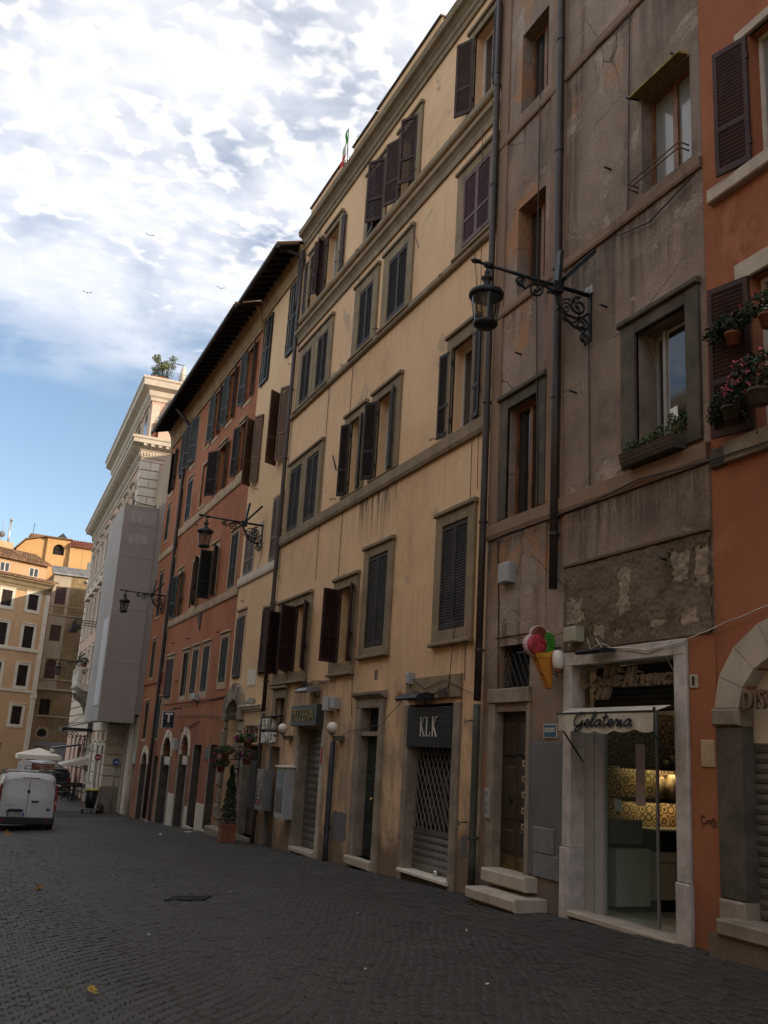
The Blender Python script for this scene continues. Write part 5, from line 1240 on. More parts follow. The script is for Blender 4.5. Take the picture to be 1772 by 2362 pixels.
around('string_course', [(-.05, 11.72), (.05, 11.72), (.07, 11.9), (.14, 12.02), (.16, 12.14), (-.05, 12.18)], 'creamtrim', ret=.5)
around('string_course', [(-.05, 4.45), (.06, 4.45), (.12, 4.55), (.14, 4.7), (-.05, 4.74)], 'creamtrim', ret=.5)
around('cornice', [(-.05, 15.45), (.06, 15.45), (.08, 15.6), (.16, 15.66), (.16, 15.95), (.22, 16.0), (.22, 16.12), (.30, 16.16), (.62, 16.28), (.64, 16.46), (.70, 16.5), (.72, 16.62), (-.05, 16.72)], 'creamtrim', ret=1.6)
for i in range(60):
    s = -.10 + i * .41; m = b.mb(); m.prism([(.16, 16.0), (.56, 16.16), (.58, 16.275), (.16, 16.275)], s, s + .17, 'a'); m.build('cornice_bracket', 'creamtrim', b.root)
for i in range(5):
    m = MB(SIDE); m.prism([(.16, 16.0), (.56, 16.16), (.58, 16.275), (.16, 16.275)], -.12 + i * .38, .05 + i * .38, 'a'); m.build('cornice_bracket', 'creamtrim', b.root)
m = b.mb(); [m.box(-.15 + i * .15, -.07 + i * .15, .15, .215, 15.72, 15.9) for i in range(163)]
m.F = SIDE; [m.box(-.15 + i * .15, -.07 + i * .15, .15, .215, 15.72, 15.9) for i in range(11)]; m.build('dentils', 'creamtrim', b.root)['kind'] = 'stuff'
# attic storey
m = b.mb(); m.box(.28, 17.0, -6, -.15, 16.6, 19.2); m.build('attic_wall', 'pink', b.root)
for s in (1.6, 4.4, 7.2, 10.0, 12.8, 15.4):
    m = b.mb(); m.bbox(s - .75, s + .75, -.2, -.12, 17.0, 18.8, .02); o = m.build('attic_window', 'creamtrim', b.root)
    m = b.mb(); m.box(s - .5, s + .5, -.13, -.11, 17.05, 18.6); m.build('pane', 'glass', o); m = b.mb(); m.bbox(s - .85, s + .85, -.16, .0, 18.78, 18.9, .02); m.build('window_hood', 'creamtrim', o)
m = MB(SIDE); m.bbox(.17, .62, -.28, -.22, 16.7, 18.7, .02); m.build('attic_pilaster', 'creamtrim', b.root)
rows = [[(PF(17.4, o, z)), PF(.28 - o - .15, o, z), SIDE(3.0, o - .13, z)] for o, z in ((-.2, 18.9), (-.08, 18.9), (-.05, 19.05), (.05, 19.15), (.10, 19.4), (.42, 19.55), (.45, 19.85), (.52, 19.92), (.52, 20.02), (-.2, 20.1))]
m = MB(); n = len(rows)
for i in range(n):
    for q in (0, 1): m.quad(rows[i][q], rows[i][q + 1], rows[(i + 1) % n][q + 1], rows[(i + 1) % n][q])
m.poly([r[0] for r in rows]); m.poly([r[2] for r in rows]); m.build('attic_cornice', 'creamtrim', b.root)
m = b.mb(); m.box(.3, 17, -6, .3, 20.0, 20.08); m.build('terrace_floor', 'travold', b.root)
m = MB(SIDE); m.box(.62, 4.0, -.2, .08, 16.62, 17.62); m.bbox(.58, 4.0, -.2, .12, 17.62, 17.7, .02); tp = m.build('terrace_parapet', 'pink', b.root)
m = MB(SIDE); m.prism([(1.15, 18.2), (1.55, 19.05), (3.2, 19.05), (3.2, 18.2)], -2.2, .1, 'd'); m.build('dormer', 'farorange', b.root); m = MB(SIDE); m.prism([(1.0, 18.15), (1.45, 19.1), (3.4, 19.1), (3.4, 19.25), (1.36, 19.22), (.92, 18.2)], -2.3, .3, 'd'); m.build('dormer_roof', 'tile', b.root)
m = b.mb(); m.tube([(s, .2, 17.15) for s in np.linspace(9, 22, 20)], .02, 5); [m.tube([(s, .2, 16.7), (s, .2, 17.15)], .012, 4) for s in np.linspace(9, 22, 60)]; m.build('cornice_railing', 'iron', b.root)['kind'] = 'stuff'
# balcony
m = b.mb(); m.prism([(-.05, 4.0), (.5, 4.05), (1.0, 4.3), (1.05, 4.45), (-.05, 4.46)], 9.6, 13.4, 'a'); bal = m.build('balcony', 'whitetrim', b.root)
m = b.mb(); m.bbox(9.65, 13.35, .85, 1.0, 4.462, 4.62, .02); m.build('balcony_base', 'whitetrim', bal); m = b.mb(); m.bbox(9.6, 13.4, .82, 1.04, 5.28, 5.40, .02); m.build('balcony_rail', 'whitetrim', bal)
for s in (9.75, 11.5, 13.25):
    m = b.mb(); m.bbox(s - .16, s + .16, .84, 1.02, 4.625, 5.275, .02); m.build('balcony_pier', 'whitetrim', bal)
for d in np.linspace(.1, .8, 4): m = b.mb(); m.lathe(9.78, d, [(.08, 4.465), (.08, 4.55), (.04, 4.6), (.10, 4.85), (.04, 5.1), (.07, 5.2), (.08, 5.285)], 8); m.build('baluster', 'whitetrim', bal)
m = b.mb(); m.bbox(9.62, 9.95, .0, 1.03, 5.29, 5.41, .02); m.build('balcony_rail', 'whitetrim', bal)
for s in (10.1, 10.45, 10.8, 11.15, 11.85, 12.2, 12.55, 12.9): m = b.mb(); m.lathe(s, .93, [(.08, 4.625), (.08, 4.68), (.04, 4.73), (.10, 4.9), (.04, 5.12), (.07, 5.2), (.08, 5.275)], 8); m.build('baluster', 'whitetrim', bal)
for s in (9.9, 13.1): m = b.mb(); m.prism([(0, 2.9), (.16, 2.9), (.22, 3.2), (.45, 3.5), (.85, 3.75), (.9, 4.05), (0, 4.05)], s - .18, s + .18, 'a'); m.build('balcony_bracket', 'travold', bal)
# glazed entrance canopy with iron scrolls
t = thing('entrance_canopy', 'dark iron and glass canopy over the palazzo entrance with scroll brackets', 'canopy', PF(8.2, 0, 1.3))
m = MB(PF); m.prism([(0, 2.35), (1.6, 1.95), (1.6, 1.90), (0, 2.30)], 7.0, 9.9, 'a'); m.build('canopy_glass', 'zinc', t)
m = MB(PF); m.box(6.95, 9.95, 1.55, 1.65, 1.72, 1.95); m.box(6.95, 7.02, 0, 1.6, 1.80, 1.95); m.box(9.88, 9.95, 0, 1.6, 1.8, 1.95); m.build('canopy_frame', 'iron', t)
for s in (7.05, 9.85):
    m = MB(PF)
    for cd, cz, r0, tn in ((.35, 1.25, .34, 1.6), (.95, 1.55, .22, 1.5), (.2, .75, .2, 1.4)): m.tube([(s, cd + r0 * (1 - k / 30) * math.cos(k / 24 * 2 * math.pi * tn), cz + r0 * (1 - k / 30) * math.sin(k / 24 * 2 * math.pi * tn)) for k in range(25)], .018, 5)
    m.tube([(s, .03, 1.8), (s, .03, -.2)], .03, 5); m.build('scroll_bracket', 'iron', t)
m = MB(PF); m.tube([(7.1, 1.5, 1.95), (7.1, .02, 3.0)], .012, 4); m.tube([(9.8, 1.5, 1.95), (9.8, .02, 3.0)], .012, 4); m.build('canopy_tie', 'iron', t)
# hoarding round the corner of the palazzo
t = thing('scaffold_hoarding', 'tall mauve grey hoarding box wrapped round the corner of the pale palazzo', 'hoarding', (6.6, 47, 2.22))
HP = [(5.74, 45.9), (7.36, 45.9), (7.36, 48.3), (6.3, 48.3), (6.3, 51.6), (5.80, 51.6)]
M['hoard'] = plaster('mauve_hoarding_sheet', (.37, .325, .298), (.325, .285, .26), (.41, .36, .33), streak=(.24, .21, .19), streak_amt=.35, bmp=.35, fine=.05, seed=90.0)
M['hoardl'] = plaster('grey_hoarding_boards', (.46, .43, .405), (.40, .375, .355), (.52, .49, .465), streak=(.2, .19, .185), streak_amt=.4, bmp=.08, fine=.05, seed=95.0)
m = MB(); m.prism(HP, 2.22, 2.24, 'z'); m.build('hoarding_base', 'hoardl', t); m = MB(); m.prism(HP, 12.44, 12.46, 'z'); m.build('hoarding_top', 'hoardl', t)
FR = Frame(0, 45.9, 1, 0, 0, -1); LF = Frame(5.74, 45.9, .0105, 1, -1, .0105)
zs = [2.24, 4.9, 7.4, 9.9, 11.45, 12.44]
for z0, z1 in zip(zs, zs[1:]):
    m = MB(FR); m.box(5.74, 7.36, -.04, 0, z0 + .006, z1 - .006); m.build('front_sheet', 'hoard', t)
    m = MB(LF); [m.box(.02 + k * 1.9, 1.9 + k * 1.9, -.04, 0, z0 + .006, z1 - .006) for k in range(3)][:0]
    for k in range(3): q = MB(LF); q.box(.004 + k * 1.9, 1.896 + k * 1.9, -.04, 0, z0 + .006, z1 - .006); q.build('side_board', 'hoardl', t)
m = MB(); m.prism([(7.365, 45.95), (7.49, 45.0), (7.49, 48.25), (7.365, 48.25)], 2.6, 12.6, 'z'); m.build('return_sheet', plain('return_sheet', (.27, .23, .21), .9, var=.1), t)  # darker than the front: shade of the turned face put into colour
m = MB(LF); m.box(.35, 2.35, .005, .02, 2.95, 7.05); m.build('banner', plain('white_banner', (.60, .60, .62), .7, var=.03), t)
m = MB(FR); m.tube([(6.15, .02, 12.62), (7.2, .02, 12.50)], .02, 5); m.tube([(6.15, -.1, 12.44), (6.15, .0, 12.75)], .03, 5); m.tube([(7.2, -.1, 12.44), (7.2, .0, 12.62)], .03, 5); m.build('scaffold_tube', 'iron', t)
for z0, z1, n in ((11.55, 12.3, 4), (10.5, 11.1, 3)):
    for k in range(n):
        m = MB(FR); x0 = 6.1 + k * .3; m.box(x0, x0 + .27, 0, .006, z0 + random.uniform(0, .1), z1 - random.uniform(0, .1)); m.build('pale_sheet', plain('pale_sheet', (.42, .36, .335), .9, var=.08), t)
for k in range(3):
    s = 5.4 + k * 1.1; z = 7.55
    t = thing('arm_floodlight', 'black floodlight on a long arm beside the hoarding, %s of the three' % ('nearest', 'middle', 'farthest')[k], 'floodlight', PF(s, .5, z), 'floodlights on arms beside the hoarding')
    m = MB(PF); m.tube([(s, .02, z), (s, 1.9, z + .06)], .025, 5); m.build('lamp_arm', 'iron', t)
    m = MB(PF); m.prism([(s - .2, z - .42), (s + .2, z - .42), (s + .14, z - .2), (s - .14, z - .2)], 1.55, 2.0, 'd'); m.tube([(s, 1.8, z - .2), (s, 1.8, z + .2)], .03, 5); m.build('lamp_head', 'black', t)
# ================================================================== apricot house across the square
_y = R(60.7); LFm = Frame(5.6, 92.75, math.sin(_y), math.cos(_y), math.cos(_y), -math.sin(_y))
b = Bld('townhouse', 'apricot house with pale window frames and tiled roofs across the square', LFm, -14, .42, -1.95, 'house'); b.wallmat = 'farorange'
for s in (-1.25, -3.9, -6.6, -9.3, -12):
    for z0, z1 in ((12.42, 13.82), (8.98, 10.92), (5.60, 7.45), (2.27, 3.83)):
        window(b, s - .5, s + .5, z0, z1, (.28, .28, .28, .3), 'whitetrim', .06, depth=.2, shut=(('far', 0), ('near', 0)), shmat='shutdk', shd=-.05, pane='interior')
for z0, z1 in ((8.62, 8.94), (5.04, 5.25)): b.band('string_course', z0, z1, .10, 'whitetrim')
for s0, s1 in ((-.02, .42),):
    b.box('pilaster', s0, s1, -.05, .09, -2, 4.95, 'whitetrim', .02); b.box('pilaster', s0, s1, -.05, .09, 5.3, 14.0, 'whitetrim', .02)
    b.box('pilaster_capital', s0 - .08, s1 + .06, -.05, .16, 4.58, 5.03, 'whitetrim', .03)
for s in (-2.55, -5.2): b.box('lesene', s - .22, s + .22, -.03, .03, 5.3, 14.0, 'farorange', .01)
b.op(-3.6, -2.2, -2, .6, .4)
b.wall(-2.6, 14.9, 'farorange', back=9)
m = b.mb(); m.box(-3.6, -2.2, -.4, -.36, -2, .6); m.build('shop_door', 'doorgreen', b.root)
m = b.mb(); m.box(-3.3, -2.5, -.35, -.33, -.3, -.1); m.build('shop_sign', plain('pale_green_sign', (.25, .33, .30), .6), b.root)
b.band('cornice', 14.0, 14.9, .5, 'peperino', prof=[(-.05, 14.02), (.06, 14.02), (.10, 14.4), (.22, 14.5), (.30, 14.75), (.52, 14.9), (.55, 15.05), (-.05, 15.1)])
def tileroof(bb, s0, s1, d0, z0, d1, z1, mat='tile', step=.26, r=.085, name='roof'):
    m = bb.mb(); m.prism([(d0, z0), (d1, z1), (d1, z1 - .12), (d0, z0 - .06)], s0, s1, 'a'); ro = m.build(name, mat, bb.root)
    m = bb.mb(); n = int((s1 - s0) / step); k = max(2, int(abs(d1 - d0) / .42))
    for i in range(n):
        s = s0 + (i + .5) * (s1 - s0) / n
        for j in range(k):
            ta, tb = j / k, (j + 1.08) / k
            m.tube([(s + random.uniform(-.01, .01), d0 + (d1 - d0) * ta, z0 + (z1 - z0) * ta + .05), (s, d0 + (d1 - d0) * tb, z0 + (z1 - z0) * tb + .015)], [r, r * .8], 5)
    m.build('roof_tiles', mat, ro)['kind'] = 'stuff'
tileroof(b, -14, .75, .70, 15.12, -.62, 15.42)
m = b.mb(); m.box(-14, .1, -6, -.6, 15.2, 17.0); m.build('upper_storey', 'farorange', b.root)
for s in (-1.25, -4.2, -7.2, -10.2):
    m = b.mb(); m.bbox(s - .48, s + .48, -.62, -.57, 15.52, 16.34, .01); w = m.build('attic_window', 'whitewood', b.root)
    m = b.mb(); m.box(s - .40, s - .06, -.575, -.56, 15.58, 16.28); m.build('pane', 'glass', w); m = b.mb(); m.box(s + .06, s + .40, -.575, -.56, 15.58, 16.28); m.build('pane', 'glass', w)
tileroof(b, -14, .35, -.15, 16.75, -3.2, 18.1)
m = b.mb(); m.box(-14, -2.2, -5, -3.1, 17.5, 18.75); m.build('roof_wall', 'farorange', b.root)
t = thing('roof_unit', 'pale air conditioning unit on the roof of the apricot house', 'air conditioner', LFm(-4.6, -3.6, 18.75)); m = MB(LFm); m.bbox(-5.3, -4.1, -4.2, -3.3, 18.76, 19.75, .04); m.build('housing', 'greybox', t); m = MB(LFm); m.box(-5.1, -4.3, -3.31, -3.28, 18.9, 19.5); m.build('fan_grille', 'black', t)
t = thing('satellite_dish', 'small grey satellite dish on the roof of the apricot house', 'dish', LFm(-3.3, -3.5, 18.75)); m = MB(LFm); m.lathe(-3.3, -3.5, [(0, 19.1), (.22, 19.18), (.32, 19.4), (.22, 19.62), (0, 19.7)], 12); m.build('dish', 'steelgrey', t); m = MB(LFm); m.tube([(-3.3, -3.5, 18.7), (-3.3, -3.5, 20.6)], .03, 5); m.build('mast', 'greybox', t)
t = thing('chimney_flue', 'tall shiny steel flue on the roof of the apricot house', 'chimney', LFm(-2.5, -3.6, 18)); m = MB(LFm); m.tube([(-2.5, -3.6, 18), (-2.5, -3.6, 20.9)], .11, 10); m.build('flue', plain('bright_steel', (.6, .6, .6), .3, metal=.8), t); m = MB(LFm); m.lathe(-2.5, -3.6, [(.15, 20.9), (.15, 21.05), (0, 21.1)], 10); m.build('flue_cap', 'greybox', t)
t = thing('wall_flag', 'furled dark blue flag on a pole at the apricot house front', 'flag', LFm(-3.9, 0, 1.0)); m = MB(LFm); m.tube([(-3.9, .02, 1.2), (-3.75, 1.2, 2.4)], .025, 5); m.build('pole', 'iron', t); m = MB(LFm); m.prism([(-3.95, 1.3), (-3.75, 2.35), (-3.6, 2.3), (-3.75, .9)], .8, .95, 'd'); m.build('cloth', plain('blue_cloth', (.03, .035, .16), .9), t)
# ================================================================== ochre tuff house
_y = R(87); TF = Frame(5.8, 96.0, math.sin(_y), math.cos(_y), math.cos(_y), -math.sin(_y))
b = Bld('townhouse', 'stained ochre stone house with an oval window between the apricot house and the palazzo', TF, .45, 9.0, -1.95, 'house'); b.wallmat = 'farstone'
WD = dict(depth=.15, pane='interior', sash='shutter')
M['shutplum'] = plain('plum_shutter', (.075, .036, .032), .6, var=.25, scale=2)
for z0, z1 in ((13.72, 15.38), (10.22, 11.70), (3.33, 4.76)):
    window(b, .82, 1.78, z0, z1, None, shut=(('far', 0), ('near', 0)) if z0 > 5 else (), shmat='shutplum', shd=-.04, **WD)
window(b, .86, 1.80, 6.66, 8.5, None, shut=(), arch=8.05, depth=.15, pane='shutplum', sash='shutplum', bars=False)
b.op(.9, 1.84, 1.33, 2.05, .25, 1.331)
b.op(.84, 1.9, -2, .45, .4, -.1)
b.wall(-2.6, 16.7, 'farstone', back=8)
m = b.mb(); m.box(.8, 1.95, -.26, -.24, 1.2, 2.1); o = m.build('oval_window', 'black', b.root)
m = b.mb(); m.box(.84, 1.9, -.4, -.36, -2, .5); m.build('door', 'black', b.root)
m = b.mb(); cz, c_ = 1.69, 1.37          # ring of stone that turns the round headed hole into an oval
P = [(c_ + .48 * math.cos(a), cz + .40 * math.sin(a)) for a in np.linspace(0, 2 * math.pi, 25)]; Q = [(c_ + .62 * math.cos(a), cz + .56 * math.sin(a)) for a in np.linspace(0, 2 * math.pi, 25)]
for i in range(24): m.quad((P[i][0], .03, P[i][1]), (P[i + 1][0], .03, P[i + 1][1]), (Q[i + 1][0], .02, Q[i + 1][1]), (Q[i][0], .02, Q[i][1])); m.quad((P[i][0], .03, P[i][1]), (P[i + 1][0], .03, P[i + 1][1]), (P[i + 1][0], -.2, P[i + 1][1]), (P[i][0], -.2, P[i][1]))
m.build('oval_surround', 'farcream', o)
b.box('stucco_field', .47, 2.05, -.01, .012, 8.55, 10.15, 'farcream', .004)
for q in ((.47, .80, 6.62, 10.15), (1.82, 2.05, 6.62, 10.15), (.47, .80, 10.16, 12.6), (1.80, 2.05, 10.16, 12.6), (.8, 1.8, 11.72, 12.6), (.47, .78, 12.72, 16.5), (1.82, 2.1, 12.72, 16.5), (.78, 1.82, 15.42, 16.5), (.47, 2.05, 5.72, 6.52), (.47, 1.9, 12.0, 12.6)):
    b.box('stucco_field', q[0], q[1], -.01, .010 + random.uniform(0, .004), q[2], q[3], 'farcream', .004)
for z0, z1, pr in ((12.62, 12.72, .08), (6.52, 6.62, .10), (5.55, 5.72, .16), (3.12, 3.24, .08), (13.5, 13.56, .05)): b.band('string_course', z0, z1, pr, 'farcream')
b.box('lilac_base', .47, 9, -.01, .015, .50, .92, 'farlilac', .004); b.box('lilac_base', 1.91, 9, -.01, .015, -2, .495, 'farlilac', .004)
m = b.mb()
for (z0, z1) in block_rows(12.75, 16.5, .33) + block_rows(7, 12.5, .34) + block_rows(-.0, 3.0, .33):
    if z0 < .95: continue
    s = 2.15 + random.uniform(0, .2)
    while s < 4.6:
        w = random.uniform(.35, .75)
        m2 = b.mb(); m2.bbox(s + .01, s + w - .01, -.02, .004 + random.uniform(0, .035), z0 + .012, z1 - .012, .012); m2.build('tuff_block', 'farstone', b.root); s += w
m = b.mb(); m.prism([(-1.5, 17.62), (.25, 16.7), (.28, 16.55), (-.1, 16.55), (-1.5, 17.4)], .3, 9, 'a'); m.build('zinc_roof', 'zinc', b.root)
t = thing('wall_light', 'white lamp bowl under the zinc roof of the stone house', 'lamp', TF(3.6, .1, 16.2)); m = MB(TF); m.lathe(3.6, .25, [(0, 16.0), (.12, 16.05), (.16, 16.2), (.05, 16.32), (0, 16.34)], 10); m.build('bowl', 'white', t)
# ================================================================== upper amber house behind
UF = Frame(6.06, 100.4, math.sin(_y), math.cos(_y), math.cos(_y), -math.sin(_y))
b = Bld('townhouse', 'amber house with an arched loggia opening rising behind the zinc roof', UF, -.62, 9.0, -1.95, 'house'); b.wallmat = 'farorange'
M['amber'] = plaster('amber_plaster', (.60, .37, .16), (.53, .325, .14), (.64, .41, .20), streak=(.4, .22, .08), streak_amt=.3, seed=101.0)
b.op(.02, 1.12, 19.22, 20.32, .4, 19.77)
b.wall(-2.6, 20.85, 'amber', back=8, s1=1.6)
m = b.mb(); m.box(.02, 1.12, -.4, -.36, 19.2, 20.4); m.build('loggia_opening', 'interior', b.root)
m = b.mb(); m.box(1.6, 9, -8, .5, -2.6, 20.25); m.build('projecting_wing', 'amber', b.root)
m = b.mb(); m.box(1.605, 1.64, .6, .0, 17.8, 19.1); m.build('balcony_door', 'greywood', b.root)
m = b.mb(); m.box(3.5, 4.1, .5, .54, 17.7, 18.8); m.build('louvre_door', 'steelgrey', b.root)
m = b.mb(); m.box(2.9, 2.97, .5, .53, 17, 20); m.build('render_joint', 'farorange', b.root)
tileroof(b, 1.4, 9, .85, 20.22, -2.2, 21.35, 'tilered', .26, .08)
m = b.mb(); m.box(-.8, 1.7, -8, .22, 20.86, 21.0); m.build('roof_slab', 'tile', b.root)
m = b.mb(); m.prism([(-3.4, 19.4), (-2.6, 20.35), (-.62, 20.95), (-.62, 17), (-3.4, 17)], -5, -.4, 'd'); m.build('gable_wall', 'amber', b.root)
m = b.mb(); m.prism([(-3.7, 19.2), (-2.65, 20.42), (-.62, 21.02), (-.62, 21.12), (-2.7, 20.55), (-3.8, 19.25)], -5.2, -.2, 'd'); m.build('gable_roof', 'tile', b.root)
m = b.mb(); m.box(-2.2, -.7, -3, -1.2, 20.7, 21.3); m.build('roof_house', 'tile', b.root); m = b.mb(); m.prism([(.2, 21.0), (1.5, 21.0), (.85, 21.65)], -2.5, -.6, 'd'); m.build('skylight', 'glass', b.root)
m = b.mb(); m.tube([(-2.0, -1, 20), (-2.0, -1, 22.3)], .03, 5); m.build('roof_aerial', 'iron', b.root)

# ------------------------------------------------------------------ unseen blocks across the street and behind the palazzo, added for their shade
for nm, x0, x1, y0, y1, z1, mt in (('shade_block', 9.6, 22, 76.5, 93.5, 16.2, 'farorange'), ('shade_block', -19, -6.8, -22, 52, 14.5, 'farstone')):
    m = MB(); m.box(x0, x1, y0, y1, -3, z1); m.box(x0 - .4, x1 + .4, y0 - .4, y1 + .4, z1 - .5, z1 + .1); o = m.build(nm, mt, None); o['kind'] = 'structure'

# ------------------------------------------------------------------ wall lanterns on scrolled brackets
def spiral(cx, cz, r0, r1, a0, turns, n=26):
    return [(cx + (r0 + (r1 - r0) * k / n) * math.cos(a0 + turns * 2 * math.pi * k / n), cz + (r0 + (r1 - r0) * k / n) * math.sin(a0 + turns * 2 * math.pi * k / n)) for k in range(n + 1)]
def lantern_parts(root):
    """bracket along -x from the wall at x=0; arm at z=0"""
    def put(m, name, mat, par=root):
        o = bpy.data.objects.new(name, m.mesh(name)); COL.objects.link(o); o.data.materials.append(M[mat]); o.parent = par; return o
    m = MB(); m.tube([(-.02, 0, -.0), (-.9, 0, .015), (-1.86, 0, .04)], [.034, .028, .022], 8); m.lathe(-1.86, 0, [(0, .02), (.03, .03), (.045, .05), (.03, .07), (0, .08)], 8)
    for x in (-1.93,): m.tube([(x + .06, 0, .04), (x, 0, .045), (x - .05, 0, .045)], [.028, .042, .008], 8)
    m.tube([(-1.64, 0, .03), (-1.76, 0, .035)], .045, 8)
    put(m, 'arm', 'iron')
    m = MB(); m.box(-.03, 0, -.05, .05, -.72, .10); put(m, 'wall_plate', 'iron')
    m = MB()
    for cx_, cz_, r0, r1, a0, tn, r in ((-1.18, -.09, .085, .02, .5, 1.4, .016), (-.93, -.13, .13, .02, 1.6, -1.7, .018), (-.20, -.22, .15, .03, 1.4, 1.5, .02), (-.15, -.50, .12, .02, 1.6, -1.6, .02), (-.10, -.70, .075, .015, 2.0, 1.5, .016), (-.42, -.30, .10, .02, 0, 1.4, .014)):
        m.tube([(x, 0, z) for x, z in spiral(cx_, cz_, r0, r1, a0, tn)], r, 5)
    for pts in ([(-1.26, -.06), (-1.1, -.17), (-.98, -.05), (-.78, -.03), (-.62, -.10), (-.50, -.28), (-.42, -.46), (-.26, -.56), (-.08, -.55)], [(-.62, -.04), (-.56, -.24), (-.40, -.40), (-.20, -.42), (-.04, -.30)], [(-.16, -.58), (-.06, -.66), (-.05, -.76), (-.09, -.80)]):
        m.tube([(x, 0, z) for x, z in pts], .022, 6)
    for x, z in ((-.72, -.10), (-.55, -.32), (-.33, -.50), (-.2, -.36), (-.12, -.6)): m.tube([(x, -.03, z), (x, 0, z - .03), (x, .03, z)], [.008, .026, .008], 5)
    put(m, 'scrollwork', 'iron')
    m = MB(); m.box(-.66, -.50, -.07, .07, -.10, .06); put(m, 'control_box', 'black')
    m = MB(); m.box(-.03, .0, -.09, .09, .02, .14); put(m, 'junction_plate', 'greybox')
    for y0, tilt in ((-.14, .55), (.02, .12)):
        m = MB(); a = Vector((-.55, y0, .06)); d = Vector((tilt * .85, -.2 if tilt > .3 else .1, .55)).normalized(); s = Vector((0, 1, 0)).cross(d).normalized()
        w = Vector((0, 1, 0))
        for L0, L1, th in ((0.0, .62, .028),):
            P = []
            for l in (L0, L1):
                for q, e in ((-.055, -th), (.055, -th), (.055, th), (-.055, th)): P.append(tuple(a + d * l + w * q + s * e))
            n = len(m.v); m.v += P
            for f in ((0, 1, 2, 3), (4, 5, 6, 7), (0, 1, 5, 4), (1, 2, 6, 5), (2, 3, 7, 6), (3, 0, 4, 7)): m.f.append(tuple(n + i for i in f)); m.sm.append(False)
        put(m, 'aerial_panel', 'iron')
    m = MB(); m.tube([(x, .05, z) for x, z in spiral(-.33, -.30, .20, .17, 0, 2.2)], .008, 5); m.tube([(-.05, .02, .05), (-.2, .04, -.1), (-.35, .05, -.15)], .008, 4); put(m, 'cable_coil', 'cable')
    X = -1.72
    m = MB(); m.tube([(X, 0, .02), (X, 0, -.08)], .016, 6); m.lathe(X, 0, [(.0, -.05), (.035, -.07), (.035, -.10), (.02, -.12), (.075, -.16), (.085, -.18), (.05, -.21), (.045, -.26), (.07, -.30), (.12, -.33), (.235, -.39), (.245, -.42), (.24, -.46), (.205, -.47), (.19, -.44), (0, -.36)], 20); put(m, 'lantern_cap', 'iron')
    m = MB(); m.lathe(X, 0, [(.205, -.462), (.148, -.842)], 20); put(m, 'lantern_glass', 'lampglass')
    m = MB()
    for k in range(6):
        a = k * math.pi / 3 + .3; m.tube([(X + .207 * math.cos(a), .207 * math.sin(a), -.46), (X + .15 * math.cos(a), .15 * math.sin(a), -.845)], .009, 4)
    m.lathe(X, 0, [(.155, -.83), (.172, -.845), (.172, -.875), (.13, -.915), (.06, -.93), (0, -.93)], 20); m.lathe(X, 0, [(.150, -.835), (.0, -.835)], 20); put(m, 'lantern_cage', 'iron')
    m = MB(); m.lathe(X, 0, [(0, -.42), (.10, -.44), (.07, -.52), (.04, -.58), (0, -.60)], 12); put(m, 'reflector', 'greybox')
def copy_tree(o, parent=None, loc=None):
    c = o.copy(); COL.objects.link(c); c.parent = parent
    if loc is not None: c.location = loc
    for ch in o.children: copy_tree(ch, c)
    return c
G_L = 'wall lanterns on iron brackets along the street'
l1 = thing('wall_lantern', 'large nearest wall lantern on a scrolled iron bracket against the brown building', 'lantern', (7.5, 10.6, 8.10), G_L); lantern_parts(l1)
l2 = copy_tree(l1, None, (7.5, 27.25, 7.93)); l2['label'] = 'middle wall lantern hanging in front of the orange house, bracket on the straw yellow wall'
l3 = copy_tree(l1, None, (7.5, 42.25, 7.70)); l3['label'] = 'small far wall lantern hanging in front of the grey hoarding'
l4 = copy_tree(l1, None, PF(16.5, .05, 6.2)); l4['label'] = 'black wall lantern farthest down the street against the brown stone house'; l4.rotation_euler = (0, 0, -.3)

# ------------------------------------------------------------------ ice cream cone sign (a painted two sided figure, 12 cm thick)
t = thing('ice_cream_sign', 'giant ice cream cone sign with red, brown and green scoops beside the cafe door', 'sign', (7.5, 11.3, 2.5))
CF = Frame(0, 11.33, 1, 0, 0, -1)
def puffed(poly, d, rim, mat, name, col_in=None):
    m = MB(CF); c = (sum(p[0] for p in poly) / len(poly), sum(p[1] for p in poly) / len(poly)); n = len(poly)
    rings = [(1.0, -d), (1.0, d * .45), (.93, d * .8), (.75, d), (.4, d * 1.12)]
    V = [[(c[0] + (p[0] - c[0]) * k, e, c[1] + (p[1] - c[1]) * k) for p in poly] for k, e in rings]
    for r in range(len(rings) - 1):
        for i in range(n): j = (i + 1) % n; m.quad(V[r][i], V[r][j], V[r + 1][j], V[r + 1][i], smooth=True)
    m.poly(V[-1]); m.poly(V[0]); return m.build(name, mat, t)
def circ(x, z, rx, rz, n=20, a0=0, a1=2 * math.pi): return [(x + rx * math.cos(a0 + (a1 - a0) * i / n), z + rz * math.sin(a0 + (a1 - a0) * i / n)) for i in range(n)]
red = plain('raspberry_gloss', (.36, .035, .045), .25, var=.45, scale=11, bmp=.5); brn = plain('chocolate_gloss', (.16, .045, .025), .3, var=.4, scale=11, bmp=.5); grn = plain('pistachio_gloss', (.05, .22, .03), .3, var=.5, scale=11, bmp=.5); rimw = plain('white_rim', (.50, .36, .36), .5, var=.1)
wa, tt, bb2 = newmat('waffle_cone'); cc = objco(tt); 
sx_ = tt.nodes.new('ShaderNodeSeparateXYZ'); tt.links.new(cc, sx_.inputs[0])
g1 = mth(tt, 'FRACT', mth(tt, 'MULTIPLY', mth(tt, 'ADD', sx_.outputs[0], mth(tt, 'MULTIPLY', sx_.outputs[2], .75)), 26), 0); g2 = mth(tt, 'FRACT', mth(tt, 'MULTIPLY', mth(tt, 'SUBTRACT', sx_.outputs[0], mth(tt, 'MULTIPLY', sx_.outputs[2], .75)), 26), 0)
